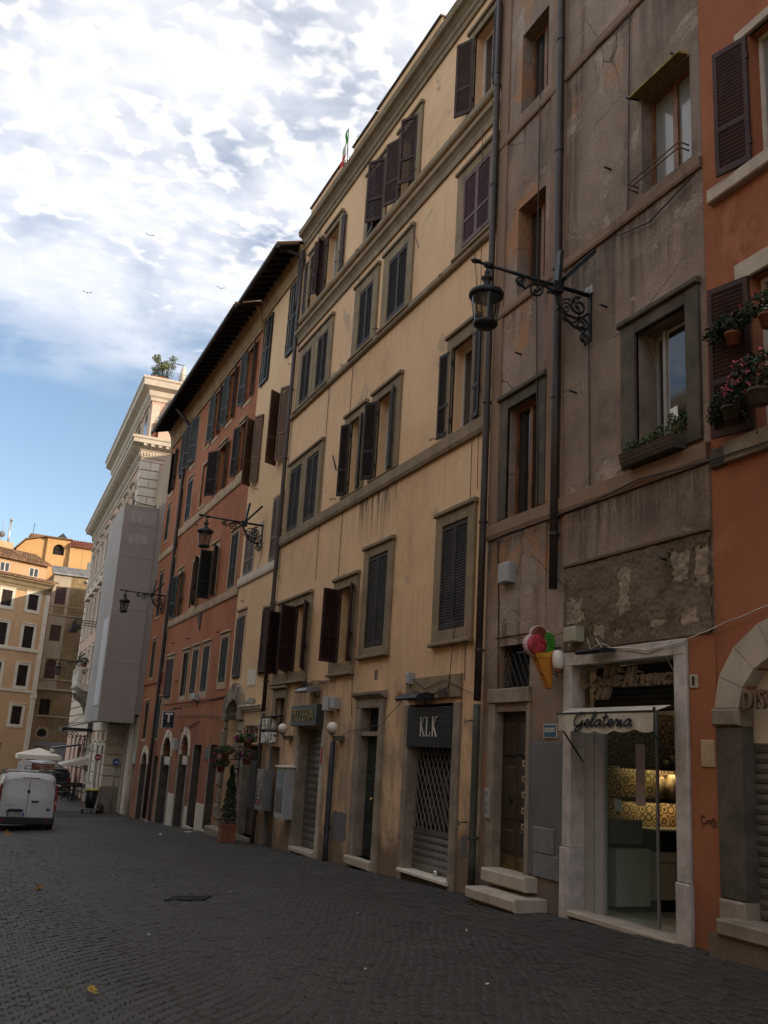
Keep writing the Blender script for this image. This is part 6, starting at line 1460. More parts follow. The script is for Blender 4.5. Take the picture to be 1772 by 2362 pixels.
gg = mth(tt, 'MAXIMUM', mrange(tt, g1, .78, .9), mrange(tt, g2, .78, .9)); tt.links.new(mixc(tt, gg, (.62, .25, .03), (.30, .09, .012)), bb2.inputs['Base Color']); bb2.inputs['Roughness'].default_value = .35; bump(tt, bb2, gg, -.5, .02)
puffed(circ(7.18, 3.175, .140, .135), .02, 0, rimw, 'scoop_rim'); puffed(circ(7.18, 3.175, .130, .125), .045, 0, brn, 'chocolate_scoop')
puffed(circ(7.32, 3.08, .125, .165), .03, 0, rimw, 'scoop_rim'); puffed(circ(7.327, 3.078, .116, .156), .05, 0, grn, 'pistachio_scoop')
puffed(circ(7.13, 3.035, .172, .160), .045, 0, rimw, 'scoop_rim'); puffed(circ(7.135, 3.033, .161, .150), .075, 0, red, 'raspberry_scoop')
puffed([(7.10, 2.91), (7.14, 2.955), (7.24, 2.935), (7.34, 2.96), (7.385, 2.99), (7.39, 2.90), (7.40, 2.50), (7.385, 2.45), (7.345, 2.46)], .06, 0, wa, 'waffle_cone')
m = MB(CF); m.prism([(7.10, 2.90), (7.14, 2.95), (7.24, 2.93), (7.34, 2.955), (7.385, 2.985), (7.385, 2.90), (7.24, 2.86), (7.12, 2.86)], -.03, .075, 'd'); m.build('cone_collar', plain('amber_gloss', (.50, .24, .025), .3, var=.2, scale=9), t)
m = MB(CF); m.tube([(7.36, -.02, 2.88), (7.55, -.02, 2.90)], .014, 6); m.tube([(7.38, -.02, 2.66), (7.55, -.02, 2.66)], .014, 6); m.tube([(7.40, -.02, 2.64), (7.40, -.02, 2.92)], .014, 6); m.build('sign_bracket', 'greybox', t)
t = thing('wall_lamp', 'white bowl lamp with an orange base between the ice cream cone and the cafe frame', 'lamp', (7.45, 11.2, 2.66)); m = MB(); m.lathe(7.40, 11.17, [(.05, 2.72), (.072, 2.74), (.085, 2.84), (.075, 2.94), (.05, 2.97), (0, 2.975)], 14); m.build('bowl', 'white', t); m = MB(); m.lathe(7.40, 11.17, [(0, 2.665), (.045, 2.67), (.06, 2.72), (.05, 2.735)], 14); m.build('lamp_base', 'terracotta', t)
# ------------------------------------------------------------------ Caffe Minerva letters and Gelateria awning
t = thing('cafe_sign', 'bronze script sign Caffè Minerva in deep letters over the cafe door', 'sign', (7.5, 9.9, 2.4))
L, wd = script("Caffe'", .25, MAIN, 10.88, 0, 2.465, .01, sx=1.50, slant=.2); L2, wd2 = script('Minerva', .25, MAIN, 10.88 - wd - .07, 0, 2.45, .01, sx=1.14, slant=.2)
for grp, nm in ((L, 'word'), (L2, 'word')):
    m = MB(MAIN); [ribbon(m, P, .0150, -.13, -.052) for P in grp]; o = m.build(nm, 'letterside', t)
    m = MB(MAIN); [ribbon(m, P, .0150, -.052, -.048) for P in grp]; m.build('letter_face', 'letterbr', o)
t = thing('shop_awning', 'small dirty cream awning lettered Gelateria with a scalloped valance', 'awning', (7.3, 9.8, 2.0))
m = MB(MAIN); n = 24; D0, D1 = .06, .42
a0, a1 = 8.78, 10.66
m.quad((8.90, D0, 2.185), (10.92, D0, 2.185), (a1 - .0, D1, 2.085), (a0 + .0, D1, 2.085)); m.build('awning_top', 'canvas', t)
m = MB(MAIN); NN = 60
def val(s):
    k = (s - a0) / (a1 - a0); return 1.88 - .034 * abs(math.sin(k * math.pi * 5 + .3)) + .012 * math.sin(k * 9)
for i in range(NN):
    s0, s1 = a0 + (a1 - a0) * i / NN, a0 + (a1 - a0) * (i + 1) / NN; f = lambda s: D1 + .012 * math.sin(s * 17) * math.sin(s * 5)
    m.quad((s0, D1, 2.085), (s1, D1, 2.085), (s1, f(s1), val(s1)), (s0, f(s0), val(s0)), smooth=True)
vl = m.build('valance', 'canvas', t)
L, wd = script('Gelateria', .165, MAIN, 10.32, 0, 1.925, .01, sx=1.95, slant=.20)
m = MB(MAIN); [ribbon(m, P, .0135, D1 + .016, D1 + .0185) for P in L]; m.build('lettering', 'ink', vl)
m = MB(MAIN); m.tube([(8.75, D1, 2.09), (10.70, D1, 2.09)], .012, 6); m.lathe(8.79, D1 - .02, [(0, 2.10), (.018, 2.105), (.018, 2.13), (0, 2.14)], 8); m.build('front_bar', 'iron', t)
for s in (8.84, 10.6): m = MB(MAIN); m.tube([(s, D1 - .01, 1.9), (s + .05, .04, 1.50)], .012, 5); m.build('stay', 'iron', t)
# ------------------------------------------------------------------ signs and lamps of the yellow house
t = thing('shop_sign', 'black ribbed shop sign with white letters KLK', 'sign', (7.5, 15.2, 1.6))
m = MB(MAIN); m.box(14.32, 16.08, -.02, .05, 1.615, 2.30); o = m.build('sign_box', 'black', t)
m = MB(MAIN)
for k in range(19): z = 1.63 + k * .035; m.prism([(.05, z), (.066, z + .006), (.066, z + .022), (.05, z + .028)], 14.33, 16.07, 'a')
m.build('ribs', plain('black_ribs', (.024, .024, .026), .45, var=.2), o)
def serif(mb, s, z, h, d0, d1, ch, w=.13):
    st = .030; th = .012
    def bar(p, q, t_):
        (x0, y0), (x1, y1) = p, q; l = math.hypot(x1 - x0, y1 - y0); nx, ny = -(y1 - y0) / l * t_, (x1 - x0) / l * t_
        mb.prism([(s - x0 - nx, z + y0 + ny), (s - x0 + nx, z + y0 - ny), (s - x1 + nx, z + y1 - ny), (s - x1 - nx, z + y1 + ny)], d0, d1, 'd')
    def se(x, y): bar((x - .035, y), (x + .035, y), .006)
    bar((.02, 0), (.02, h), st / 2); se(.02, .004); se(.02, h - .004)
    if ch == 'K': bar((.03, h * .42), (w, h), th / 2); bar((.045, h * .52), (w + .02, 0), st / 2); se(w, h - .004); se(w + .01, .004)
    if ch == 'L': bar((.02, .008), (w, .008), .008); bar((w, 0), (w, .07), .006)
m = MB(MAIN); s = 15.50
for ch in 'KLK': serif(m, s, 1.80, .33, .068, .078, ch, .15); s -= .235
m.build('lettering', 'letterw', t)
t = thing('shop_sign', 'dark green box sign with dull gold letters PIZZERIA', 'sign', (7.4, 21.5, 2.0))
m = MB(MAIN); m.bbox(20.58, 22.42, 0, .22, 1.99, 2.47, .012); m.build('sign_box', plain('sign_green', (.030, .034, .028), .5, var=.3, scale=3), t)
put_text(text_mesh('PIZZERIA', .40, .006, sx=.94, bold=-.006), MAIN, 21.52, .232, 2.23, 'gold', t)
t = thing('shop_sign', 'weathered white block letters MENTA GLOVES over a dark shop door', 'sign', (7.4, 24.6, 1.6))
for wtxt, z, s in (('MENTA', 2.05, 24.72), ('GLOVES', 1.70, 24.66)):
    for k, ch in enumerate(wtxt):
        n = len(wtxt); put_text(text_mesh(ch, .37, .045, sx=.66, bold=.012), MAIN, s + .70 - (k + .5) * 1.44 / n, .09, z, 'letterw', t, 'letter')
m = MB(MAIN); m.tube([(23.95, .05, 1.88), (25.4, .05, 1.88)], .02, 5); m.tube([(23.95, .05, 2.24), (25.4, .05, 2.24)], .02, 5); m.build('letter_rail', 'iron', t)
for s, z, nm in ((19.5, 1.955, 'white globe lamp on the wall between the PIZZERIA sign and the house door'), (22.95, 1.945, 'white globe lamp in front of the MENTA GLOVES letters')):
    t = thing('globe_lamp', nm, 'lamp', (7.28, s, z - .2), 'white globe lamps on the yellow house')
    m = MB(MAIN); m.lathe(s, .22, [(.03, z - .115)] + [(.115 * math.cos(a), z + .115 * math.sin(a)) for a in np.linspace(-1.3, 1.3, 11)] + [(0, z + .115)], 18); m.build('globe', 'globe', t)
    m = MB(MAIN); m.lathe(s, .22, [(0, z - .15), (.07, z - .145), (.075, z - .11), (.03, z - .105)], 12); m.tube([(s, .22, z - .13), (s, .2, z - .19), (s, .0, z - .19)], .022, 6); m.bbox(s - .2, s + .12, 0, .16, z - .27, z - .17, .01); m.build('lamp_bracket', 'dkstone', t)
for s0, s1, z, mt_, nm in ((15.05, 15.95, 2.44, 'black', 'black floodlight hood over the KLK sign'), (20.95, 21.75, 2.78, 'zinc', 'grey floodlight hood over the PIZZERIA sign')):
    t = thing('floodlight', nm, 'floodlight', (7.3, s0, z), 'floodlight hoods over the shop signs')
    m = MB(MAIN); m.prism([(.05, z), (.36, z - .04), (.40, z - .01), (.36, z + .05), (.2, z + .10), (.05, z + .08)], s0, s1, 'a'); m.build('hood', mt_, t); m = MB(MAIN); m.tube([(s0 + .15, 0, z - .12), (s0 + .15, .12, z - .1), (s0 + .15, .12, z)], .016, 5); m.build('hood_arm', 'iron', t)
t = thing('floodlight', 'slim black floodlight clamped on the marble cafe lintel', 'floodlight', (7.4, 10.1, 2.85)); m = MB(MAIN); m.prism([(.08, 2.87), (.30, 2.84), (.33, 2.87), (.28, 2.90), (.08, 2.91)], 9.92, 10.45, 'a'); m.build('hood', 'black', t)
for (s0, s1, z0, z1), nm in zip(((20.05, 20.42, 2.32, 2.62), (19.68, 19.90, 2.36, 2.60)), ('larger grey meter box right of the PIZZERIA sign', 'smaller grey meter box right of the PIZZERIA sign')):
    m = MB(MAIN); m.bbox(s0, s1, 0, .16, z0, z1, .012); o = m.build('meter_box', 'greybox', None); recenter(o, (7.5, s0, z0)); tag(o, nm, 'box', 'grey boxes right of the PIZZERIA sign')
m = MB(MAIN); m.bbox(15.96, 16.1, 0, .14, 2.72, 2.93, .02); o = m.build('wall_sensor', 'greybox', None); recenter(o, (7.5, 16, 2.72)); tag(o, 'small grey sensor box above the left end of the KLK lintel', 'box')
m = MB(MAIN); m.box(17.72, 17.86, 0, .012, 2.90, 3.09); o = m.build('number_plaque', 'travold', None); recenter(o, (7.5, 17.8, 2.9)); tag(o, 'stone house number plaque with a black 5 over the narrow door of the yellow house', 'plaque'); put_text(text_mesh('5', .17, .003, sx=.62, bold=.003), MAIN, 17.79, .016, 2.995, 'ink', o, 'numeral')
# display cases
for s0, s1, z0, z1, dd, nm, dk in ((22.28, 22.92, -.14, 1.02, .29, 'tall glazed display case right of the dark shop door', False), (24.12, 24.74, -.08, .92, .25, 'grey display case with a mottled front left of the dark shop door', True)):
    t = thing('display_case', nm, 'display case', (7.4, s0, z0), 'display cases by the glove shop')
    m = MB(MAIN); m.bbox(s0, s1, 0, dd, z0, z1, .01); m.build('case_body', 'steelgrey' if dk else 'greybox', t)
    m = MB(MAIN); m.box(s0 + .06, s1 - .06, dd, dd + .006, z0 + .14, z1 - .08); m.build('case_glass', glassdark('case_glass', (.055, .065, .062) if not dk else (.09, .085, .08), .1), t)
    if not dk: m = MB(MAIN); m.prism([(0, z1 + .015), (dd + .05, z1 + .005), (dd + .05, z1 + .035), (0, z1 + .06)], s0 - .03, s1 + .03, 'a'); m.build('case_lid', 'whitetrim', t)
    else:
        for k in range(7): m = MB(MAIN); z = z0 + .16 + k * .105; m.box(s0 + .16, s1 - .16, dd + .006, dd + .010, z, z + .075); m.build('goods_card', plain('goods_card', (.22, .18, .16) if k else (.26, .06, .05), .6, var=.5, scale=40), t)
# tobacconist sign
t = thing('tobacco_sign', 'black projecting sign with a large white T on the orange house', 'sign', (7.2, 37.0, 1.9))
TS = Frame(0, 36.2, 1, 0, 0, -1)
m = MB(TS); m.bbox(6.82, 7.27, -.09, .06, 1.96, 2.57, .015); m.build('sign_case', 'greybox', t)
m = MB(TS); m.box(6.85, 7.24, .06, .066, 1.99, 2.54); f = m.build('sign_face', plain('sign_navy', (.010, .012, .022), .3, var=.1), t)
m = MB(TS); m.box(6.91, 7.18, .066, .075, 2.44, 2.51); m.box(7.01, 7.08, .066, .075, 2.17, 2.44); m.build('letter_t', 'letterw', f)
m = MB(TS); m.tube([(6.92 + .025 * math.cos(a), .07, 2.29 + .035 * math.sin(a)) for a in np.linspace(0, 6.28, 11)], .005, 4)
for z, w in ((2.10, .05), (2.065, .10), (2.03, .15)): 
    for k in range(int(w / .02)): m.box(7.045 - w + k * .04, 7.045 - w + k * .04 + .022, .066, .07, z - .008, z + .008)
m.build('small_print', 'steelgrey', f)
m = MB(TS); m.tube([(7.2, 0, 2.58), (7.2, 0, 2.68), (7.5, 0, 2.70)], .018, 5); m.build('sign_bracket', 'iron', t)
# ------------------------------------------------------------------ plants
def leafcloud(m, centre, rad, n, size, flat=0.0, rng_=random, shell=.35):
    c = Vector(centre)
    for _ in range(n):
        d = Vector((rng_.gauss(0, 1), rng_.gauss(0, 1), rng_.gauss(0, 1))).normalized(); r = shell + (1 - shell) * rng_.random() ** .5
        p = c + Vector((d.x * rad[0] * r, d.y * rad[1] * r, d.z * rad[2] * r)); leaf(m, p, size * rng_.uniform(.6, 1.3), rng_)
def leaf(m, p, s, rng_=random):
    a = Vector((rng_.gauss(0, 1), rng_.gauss(0, 1), rng_.gauss(0, .7))).normalized(); b2 = a.orthogonal().normalized(); b2 = (b2 + a.cross(b2) * rng_.gauss(0, 1)).normalized()
    n = len(m.v); m.v += [tuple(p - a * s), tuple(p + b2 * s * .45 - a * s * .1), tuple(p + a * s), tuple(p - b2 * s * .45 - a * s * .1)]; m.f.append((n, n + 1, n + 2, n + 3)); m.sm.append(False)
def potplant(name, label, cat, base, pr, ph, clouds, leafm='leaf', flower=None, potm='terracotta', group=None, nfl=14, spread=None, fs=.035, trail=0):
    t = thing(name, label, cat, base, group); x, y, z = base
    m = MB(); m.lathe(x, y, [(0, z), (pr * .72, z), (pr * .95, z + ph * .8), (pr * 1.06, z + ph * .8), (pr * 1.08, z + ph), (pr * .9, z + ph), (pr * .85, z + ph * .9), (0, z + ph * .9)], 16); m.build('pot', potm, t)
    m = MB()
    for c, rad, n, s in clouds: leafcloud(m, (x + c[0], y + c[1], z + ph + c[2]), rad, n, s)
    for _ in range(trail):
        a = random.uniform(0, 6.28); r = pr * 1.2; px_, py_ = x + r * math.cos(a), y + r * math.sin(a)
        for k in range(8): leaf(m, Vector((px_ + .04 * k * math.cos(a) * .5, py_ + .04 * k * math.sin(a) * .5, z + ph - .045 * k)), .03)
    m.build('foliage', leafm, t)['kind'] = 'stuff'
    if flower:
        m = MB()
        for _ in range(nfl):
            c, rad, n, s = random.choice(clouds); d = Vector((random.gauss(0, 1), random.gauss(0, 1), random.gauss(.2, .8))).normalized()
            p = Vector((x + c[0] + d.x * rad[0] * 1.05, y + c[1] + d.y * rad[1] * 1.05, z + ph + c[2] + d.z * rad[2] * 1.05))
            for q in range(6): leaf(m, p + Vector((random.gauss(0, .016), random.gauss(0, .016), random.gauss(0, .016))), fs)
        m.build('flowers', flower, t)['kind'] = 'stuff'
    return t
# geraniums of the near house
potplant('flower_pot', 'terracotta pot of green geraniums hanging on the orange house shutter', 'flower pot', (7.22, 7.52, 6.05), .085, .15, [((0, .02, .12), (.17, .22, .12), 330, .035), ((0, .25, .10), (.10, .2, .12), 160, .035), ((0, -.2, .14), (.1, .15, .10), 120, .035)], 'leafdk', 'redpetal', nfl=3, fs=.016)
potplant('flower_pot', 'geranium pot cut by the right edge, highest beside the window', 'flower pot', (7.2, 7.0, 6.05), .085, .15, [((0, .0, .12), (.17, .22, .14), 300, .035)], 'leafdk', 'redpetal', nfl=2, fs=.016)
potplant('flower_box', 'dark trailing plant on the sill below the hanging geranium pot', 'plant', (7.25, 7.62, 5.22), .10, .14, [((0, .0, .12), (.14, .30, .12), 420, .03), ((.02, .25, 0), (.08, .12, .16), 140, .03)], 'leafdk', potm='dkstone', trail=5)
potplant('flower_box', 'pink flowering geraniums on the right hand sill of the orange house', 'plant', (7.05, 7.00, 5.15), .12, .16, [((0, .0, .22), (.20, .36, .20), 600, .035), ((-.05, .25, .08), (.1, .16, .12), 150, .03)], 'leafdk', 'pinkpetal', nfl=46, fs=.02, potm='dkstone')
m = MB(MAIN); m.tube([(7.50, .2, 6.05), (7.50, .0, 6.0)], .008, 5); m.tube([(7.42, .15, 6.05), (7.62, .35, 6.05), (7.62, .2, 6.04)], .006, 5); m.tube([(7.2, .3, 6.04), (7.9, .0, 6.06)], .006, 5); o = m.build('pot_holder', 'iron', None); recenter(o, (7.3, 7.5, 6.04)); tag(o, 'thin iron pot holder on the orange house carrying the geraniums', 'bracket')
# planter of the brown house
t = thing('window_planter', 'long stone coloured planter with low green plants at the brown window', 'planter', (7.35, 9.1, 5.2))
m = MB(MAIN); m.prism([(.02, 5.19), (.20, 5.19), (.235, 5.25), (.225, 5.26), (.245, 5.30), (.235, 5.31), (.255, 5.35), (.02, 5.35)], 8.60, 9.62, 'a'); m.build('trough', 'dkstone', t)
m = MB(); [leafcloud(m, (7.36, y, 5.40 + h), (.09, .13, .07 + h), 150, .028) for y, h in ((8.7, .10), (8.9, .05), (9.1, .03), (9.3, .02), (9.5, .03))]; leafcloud(m, (7.5, 8.66, 5.55), (.08, .08, .18), 150, .03); m.build('foliage', 'leaf', t)['kind'] = 'stuff'
m = MB(MAIN); m.prism([(8.72, 5.62), (8.86, 5.60), (8.87, 5.78), (8.74, 5.79)], .03, .035, 'd'); o = m.build('white_card', plain('shiny_card', (.75, .75, .78), .15), None); recenter(o, (7.46, 8.8, 5.6)); tag(o, 'small shiny white card propped in the planter of the brown window', 'card')
# petunias by the arch and topiary
G_P = 'petunia pots hanging round the stone arch'
for (x, y, z), lab in (((7.0, 25.0, 1.42), 'petunia pot on the top right arm over the GIOREN doorway'), ((7.02, 25.0, 1.0), 'petunia pot hanging lower right in front of the dark roller grille'), ((7.0, 27.2, 1.08), 'petunia pot on the upper left arm against the stone arch'), ((7.0, 27.55, .72), 'petunia pot hanging lowest left against the stone arch pier')):
    potplant('petunia_pot', lab, 'flower pot', (x, y, z), .12, .18, [((0, 0, .08), (.26, .22, .12), 260, .05), ((-.22, .05, .05), (.12, .12, .10), 70, .05)], 'leaf', 'magenta', nfl=20, fs=.035, group=G_P)
t = thing('plant_stand', 'black iron arm with pot rings beside the stone arch', 'bracket', (7.3, 26.4, .8), None)
m = MB(); m.tube([(7.45, 26.5, 1.48), (6.9, 26.0, 1.44), (6.95, 24.8, 1.42)], .014, 5); m.tube([(7.1, 26.1, 1.45), (7.12, 26.1, 1.0), (7.12, 26.1, .66)], .016, 5); m.tube([(7.45, 26.6, 1.1), (6.9, 27.5, 1.08)], .014, 5); m.build('arm', 'iron', t)
gz = ground(6.95, 26.05)
t = thing('topiary', 'slim dark conical shrub in a square terracotta pot beside the arch', 'shrub', (6.95, 26.05, gz))
m = MB(); m.prism([(6.76, 25.86), (7.14, 25.86), (7.14, 26.24), (6.76, 26.24)], gz, gz + .46, 'z'); m.prism([(6.74, 25.84), (7.16, 25.84), (7.16, 26.26), (6.74, 26.26)], gz + .40, gz + .47, 'z'); m.build('pot', 'terracotta', t)
m = MB(); m.tube([(6.95, 26.05, gz + .4), (6.95, 26.05, gz + 1.7)], [.025, .008], 6); m.build('stem', 'bark', t)
m = MB(); [leafcloud(m, (6.95 + random.uniform(-.02, .02), 26.05, gz + .52 + k * .085), (.245 * (1 - k / 18.0) + .02, .245 * (1 - k / 18.0) + .02, .10), 170, .032, shell=.5) for k in range(17)]; m.build('foliage', 'leafdk', t)['kind'] = 'stuff'
# roof plants
tz = 20.1
t = thing('olive_tree', 'small sunlit olive tree in a terracotta trough on the palazzo roof', 'tree', (7.25, 49.6, tz))
m = MB(); m.prism([(6.75, 49.3), (7.6, 49.3), (7.6, 49.8), (6.75, 49.8)], tz, tz + .45, 'z'); m.build('trough', 'terracotta', t)
m = MB(); m.tube([(7.3, 49.55, tz + .4), (7.25, 49.55, tz + .9), (7.35, 49.55, tz + 1.3)], [.06, .045, .03], 6)
for a in range(7): m.tube([(7.28, 49.55, tz + .85), (7.28 + .3 * math.cos(a), 49.55 + .3 * math.sin(a), tz + 1.3), (7.28 + .55 * math.cos(a), 49.55 + .55 * math.sin(a), tz + 1.45 + .2 * math.sin(a * 2))], [.03, .02, .008], 5)
m.build('trunk', 'bark', t)
m = MB(); [leafcloud(m, (7.28 + .45 * math.cos(a * 1.1), 49.55 + .4 * math.sin(a * 1.7), tz + 1.2 + .35 * math.sin(a * 2.3)), (.26, .26, .2), 130, .06, shell=.1) for a in range(11)]; m.build('crown', 'olive', t)['kind'] = 'stuff'
m = MB(); leafcloud(m, (6.95, 49.5, tz + .55), (.3, .25, .16), 260, .05); leafcloud(m, (7.45, 49.5, tz + .5), (.2, .2, .12), 160, .05); m.build('undergrowth', 'leafdk', t)['kind'] = 'stuff'
t = thing('roof_railing', 'thin blue grey terrace railing on the palazzo roof', 'railing', (7.9, 49.2, tz))
m = MB(); [m.tube([(7.6, 49.2, tz + h), (10, 49.2, tz + h)], .012, 4) for h in (.08, .75)]; [m.tube([(x, 49.2, tz + .08), (x, 49.2, tz + .75)], .009, 4) for x in np.linspace(7.6, 10, 12)]; [m.tube([(x, 49.2, tz + .12), (x + .22, 49.2, tz + .7)], .007, 4) for x in np.linspace(7.6, 9.8, 11)]; [m.tube([(x + .22, 49.2, tz + .12), (x, 49.2, tz + .7)], .007, 4) for x in np.linspace(7.6, 9.8, 11)]; m.tube([(7.72, 49.2, tz), (7.72, 49.2, tz + 1.75)], .018, 5); m.tube([(7.9, 49.6, tz + 1.45), (8.4, 49.6, tz + 1.45)], .03, 5); m.build('rails', plain('blue_grey_paint', (.13, .17, .22), .5), t)
t = thing('folded_parasol', 'folded cream parasol on the palazzo roof terrace', 'parasol', (8.45, 50, tz)); m = MB(); m.lathe(8.45, 50, [(.03, tz + .3), (.22, tz + .4), (.2, tz + .9), (.12, tz + 1.4), (.03, tz + 1.6), (0, tz + 1.65)], 10); m.build('canopy', 'canvasw', t); m = MB(); m.tube([(8.45, 50, tz), (8.45, 50, tz + 1.6)], .025, 6); m.build('pole', 'greybox', t)
t = thing('terrace_shrub', 'dark green shrub behind the pink terrace parapet of the palazzo', 'shrub', (7.6, 48.75, 17.6)); m = MB(); [leafcloud(m, (7.25 + k * .22, 48.8, 17.85 + .1 * math.sin(k)), (.25, .2, .28), 170, .055) for k in range(5)]; m.build('foliage', 'leafdk', t)['kind'] = 'stuff'
m = MB(); m.prism([(7.0, 48.6), (8.4, 48.6), (8.4, 49.0), (7.0, 49.0)], 16.7, 17.66, 'z'); m.build('trough', 'terracotta', t)
t = thing('balcony_plant', 'potted plant trailing on the palazzo balcony', 'plant', PF(9.9, .85, 5.4)); m = MB(PF); m.lathe(9.95, .75, [(0, 5.4), (.14, 5.4), (.18, 5.62), (0, 5.62)], 10); m.build('pot', 'terracotta', t); m = MB(PF); 
q = MB(); pc = PF(9.95, .75, 5.75); leafcloud(q, pc, (.3, .35, .25), 160, .07); q.build('foliage', 'leafdk', t)['kind'] = 'stuff'
# flag on the yellow parapet
t = thing('wall_flag', 'drooping green white and red flag on the yellow house parapet', 'flag', (7.55, 22.1, 17.2)); m = MB(MAIN); m.tube([(22.12, -.05, 16.9), (22.05, .02, 18.35)], .015, 5); m.build('pole', 'iron', t)
for (f0, f1), colr in zip(((.0, .36), (.36, .68), (.68, 1.0)), ((.04, .30, .05), (.55, .55, .50), (.45, .03, .03))):
    m = MB(MAIN)
    for k in range(6):
        ta, tb = f0 + (f1 - f0) * k / 6, f0 + (f1 - f0) * (k + 1) / 6
        P = lambda q: (22.06 + .30 * q ** 1.4 + .02 * math.sin(q * 11), .03 + .02 * math.sin(q * 15), 18.3 - 1.05 * q); A, B = P(ta), P(tb); wA, wB = .03 + .13 * ta, .03 + .13 * tb
        m.quad((A[0] - wA, A[1], A[2]), (A[0] + wA * .6, A[1] + .03, A[2]), (B[0] + wB * .6, B[1] + .03, B[2]), (B[0] - wB, B[1], B[2]), smooth=True)
    m.build('cloth_band', plain('flag_cloth', colr, .85, var=.1), t)
t = thing('roof_shrub', 'wispy shrub on the yellow house roof behind the flag', 'shrub', (7.8, 21.9, 17.0)); m = MB(); leafcloud(m, (7.8, 22.6, 17.55), (.25, .35, .35), 170, .045, shell=.1); leafcloud(m, (7.75, 21.7, 17.75), (.2, .22, .3), 110, .045, shell=.1); m.build('foliage', 'leaf', t)['kind'] = 'stuff'; m = MB(); m.lathe(7.8, 22.2, [(0, 16.8), (.3, 16.8), (.35, 17.3), (0, 17.3)], 10); m.build('pot', 'terracotta', t)

# ------------------------------------------------------------------ vehicles
def loft(m, secs, close=True):
    """secs: list of rings with equal vertex counts"""
    n0 = len(m.v); k = len(secs[0])
    for r in secs: m.v += [tuple(p) for p in r]
    for i in range(len(secs) - 1):
        for q in range(k):
            a = n0 + i * k + q; b2 = n0 + i * k + (q + 1) % k; m.f.append((a, b2, b2 + k, a + k)); m.sm.append(True)
    if close: m.f.append(tuple(range(n0, n0 + k))); m.f.append(tuple(range(n0 + len(secs) * k - 1, n0 + (len(secs) - 1) * k - 1, -1))); m.sm += [False, False]
def ring(y, hw0, hw1, hw2, z0, zb, z1, r=.14):
    """van section: sill, belt, roof with rounded shoulders"""
    P = [(-hw0, z0), (-hw0 - .02, z0 + .18), (-hw1, zb - .25), (-hw1, zb), (-(hw1 + hw2) / 2, (zb + z1) / 2)]
    for a in np.linspace(0, math.pi / 2, 5): P.append((-hw2 + r - r * math.cos(a), z1 - r + r * math.sin(a)))
    P.append((-hw2 * .5, z1 + .035)); P = P + [(0, z1 + .045)] + [(-x, z) for x, z in reversed(P)]
    return [(x, y, z) for x, z in P]
def wheel(m, x, y, z, r, w):
    prof = [(r * .55, -w / 2), (r * .9, -w / 2), (r, -w / 2 + .03), (r, w / 2 - .03), (r * .9, w / 2), (r * .55, w / 2)]
    n0 = len(m.v); seg = 18
    for rr, dx in prof:
        for q in range(seg): a = 2 * math.pi * q / seg; m.v.append((x + dx, y + rr * math.cos(a), z + rr * math.sin(a)))
    for i in range(len(prof) - 1):
        for q in range(seg): a = n0 + i * seg + q; b2 = n0 + i * seg + (q + 1) % seg; m.f.append((a, b2, b2 + seg, a + seg)); m.sm.append(True)
paintw = plain('white_van_paint', (.50, .50, .52), .28, var=.04, spec=.5); lens = plain('red_lamp_lens', (.20, .012, .016), .2, var=.2); rub = plain('black_bumper', (.020, .020, .021), .6, var=.2); rimm = plain('wheel_rim', (.22, .22, .22), .4, metal=.6)
VX, VY = 2.54, 36.0; gz = ground(VX, VY) + .0
t = thing('delivery_van', 'white delivery van with a roof rack seen from behind at the left edge', 'van', (VX, VY + 2.4, gz))
def V(m, name, mat, par): 
    m.v = [(x + VX, y + VY, z + gz + SL * y) for x, y, z in m.v]; return m.build(name, mat, par)
SL = -.04
m = MB()
S = [ring(y, a, b2, c2, z0, zb, z1) for y, a, b2, c2, z0, zb, z1 in ((.0, .86, .90, .78, .34, 1.15, 1.66), (.05, .90, .945, .82, .31, 1.15, 1.77), (.16, .92, .955, .845, .30, 1.15, 1.83), (1.2, .93, .96, .86, .28, 1.15, 1.87), (3.2, .93, .96, .86, .28, 1.15, 1.86), (3.7, .93, .955, .80, .28, 1.12, 1.74), (4.3, .92, .94, .80, .28, 1.05, 1.22), (4.85, .86, .88, .72, .3, .85, .98))]
loft(m, S); body = V(m, 'body', paintw, t)
for x0, x1 in ((-.83, -.006), (.006, .83)):
    m = MB(); P = []
    # pressed rear door: raised field with the curved crease below the blank window
    zz = [(.40, .80), (.62, .83), (.98, .86), (1.16, .86), (1.22, .855), (1.60, .79)]
    sg = -1 if x0 < -.1 else 1; n = len(m.v)
    for z, hw in zz: 
        off = -.045 if z in (.98, .62, .40) else (-.025 if z < 1.2 else -.03)
        yb = off + max(0, (z - 1.2)) * .06 - (.012 if z == 1.16 else 0)
        m.v += [(sg * .006, yb, z - (0.05 if z in (1.16, 1.22) else 0)), (sg * .45, yb, z - (.045 if z in (1.16, 1.22) else 0)), (sg * (hw - .14), yb + .004, z), (sg * (hw - .04), yb + .03, z + (.03 if z in (1.16, 1.22) else 0))]
    for i in range(len(zz) - 1):
        for q in range(3): a = n + i * 4 + q; m.f.append((a, a + 1, a + 5, a + 4)); m.sm.append(True)
    dd = V(m, 'rear_door', paintw, t)
    if sg > 0:
        m = MB(); m.bbox(.13, .37, .045, .085, .93, .985, .01); m.v = [(x, -y, z) for x, y, z in m.v]; V(m, 'door_handle', rub, dd)
m = MB(); m.box(-.007, .007, -.05, -.02, .40, 1.62); V(m, 'door_gap', 'black', t)
m = MB()
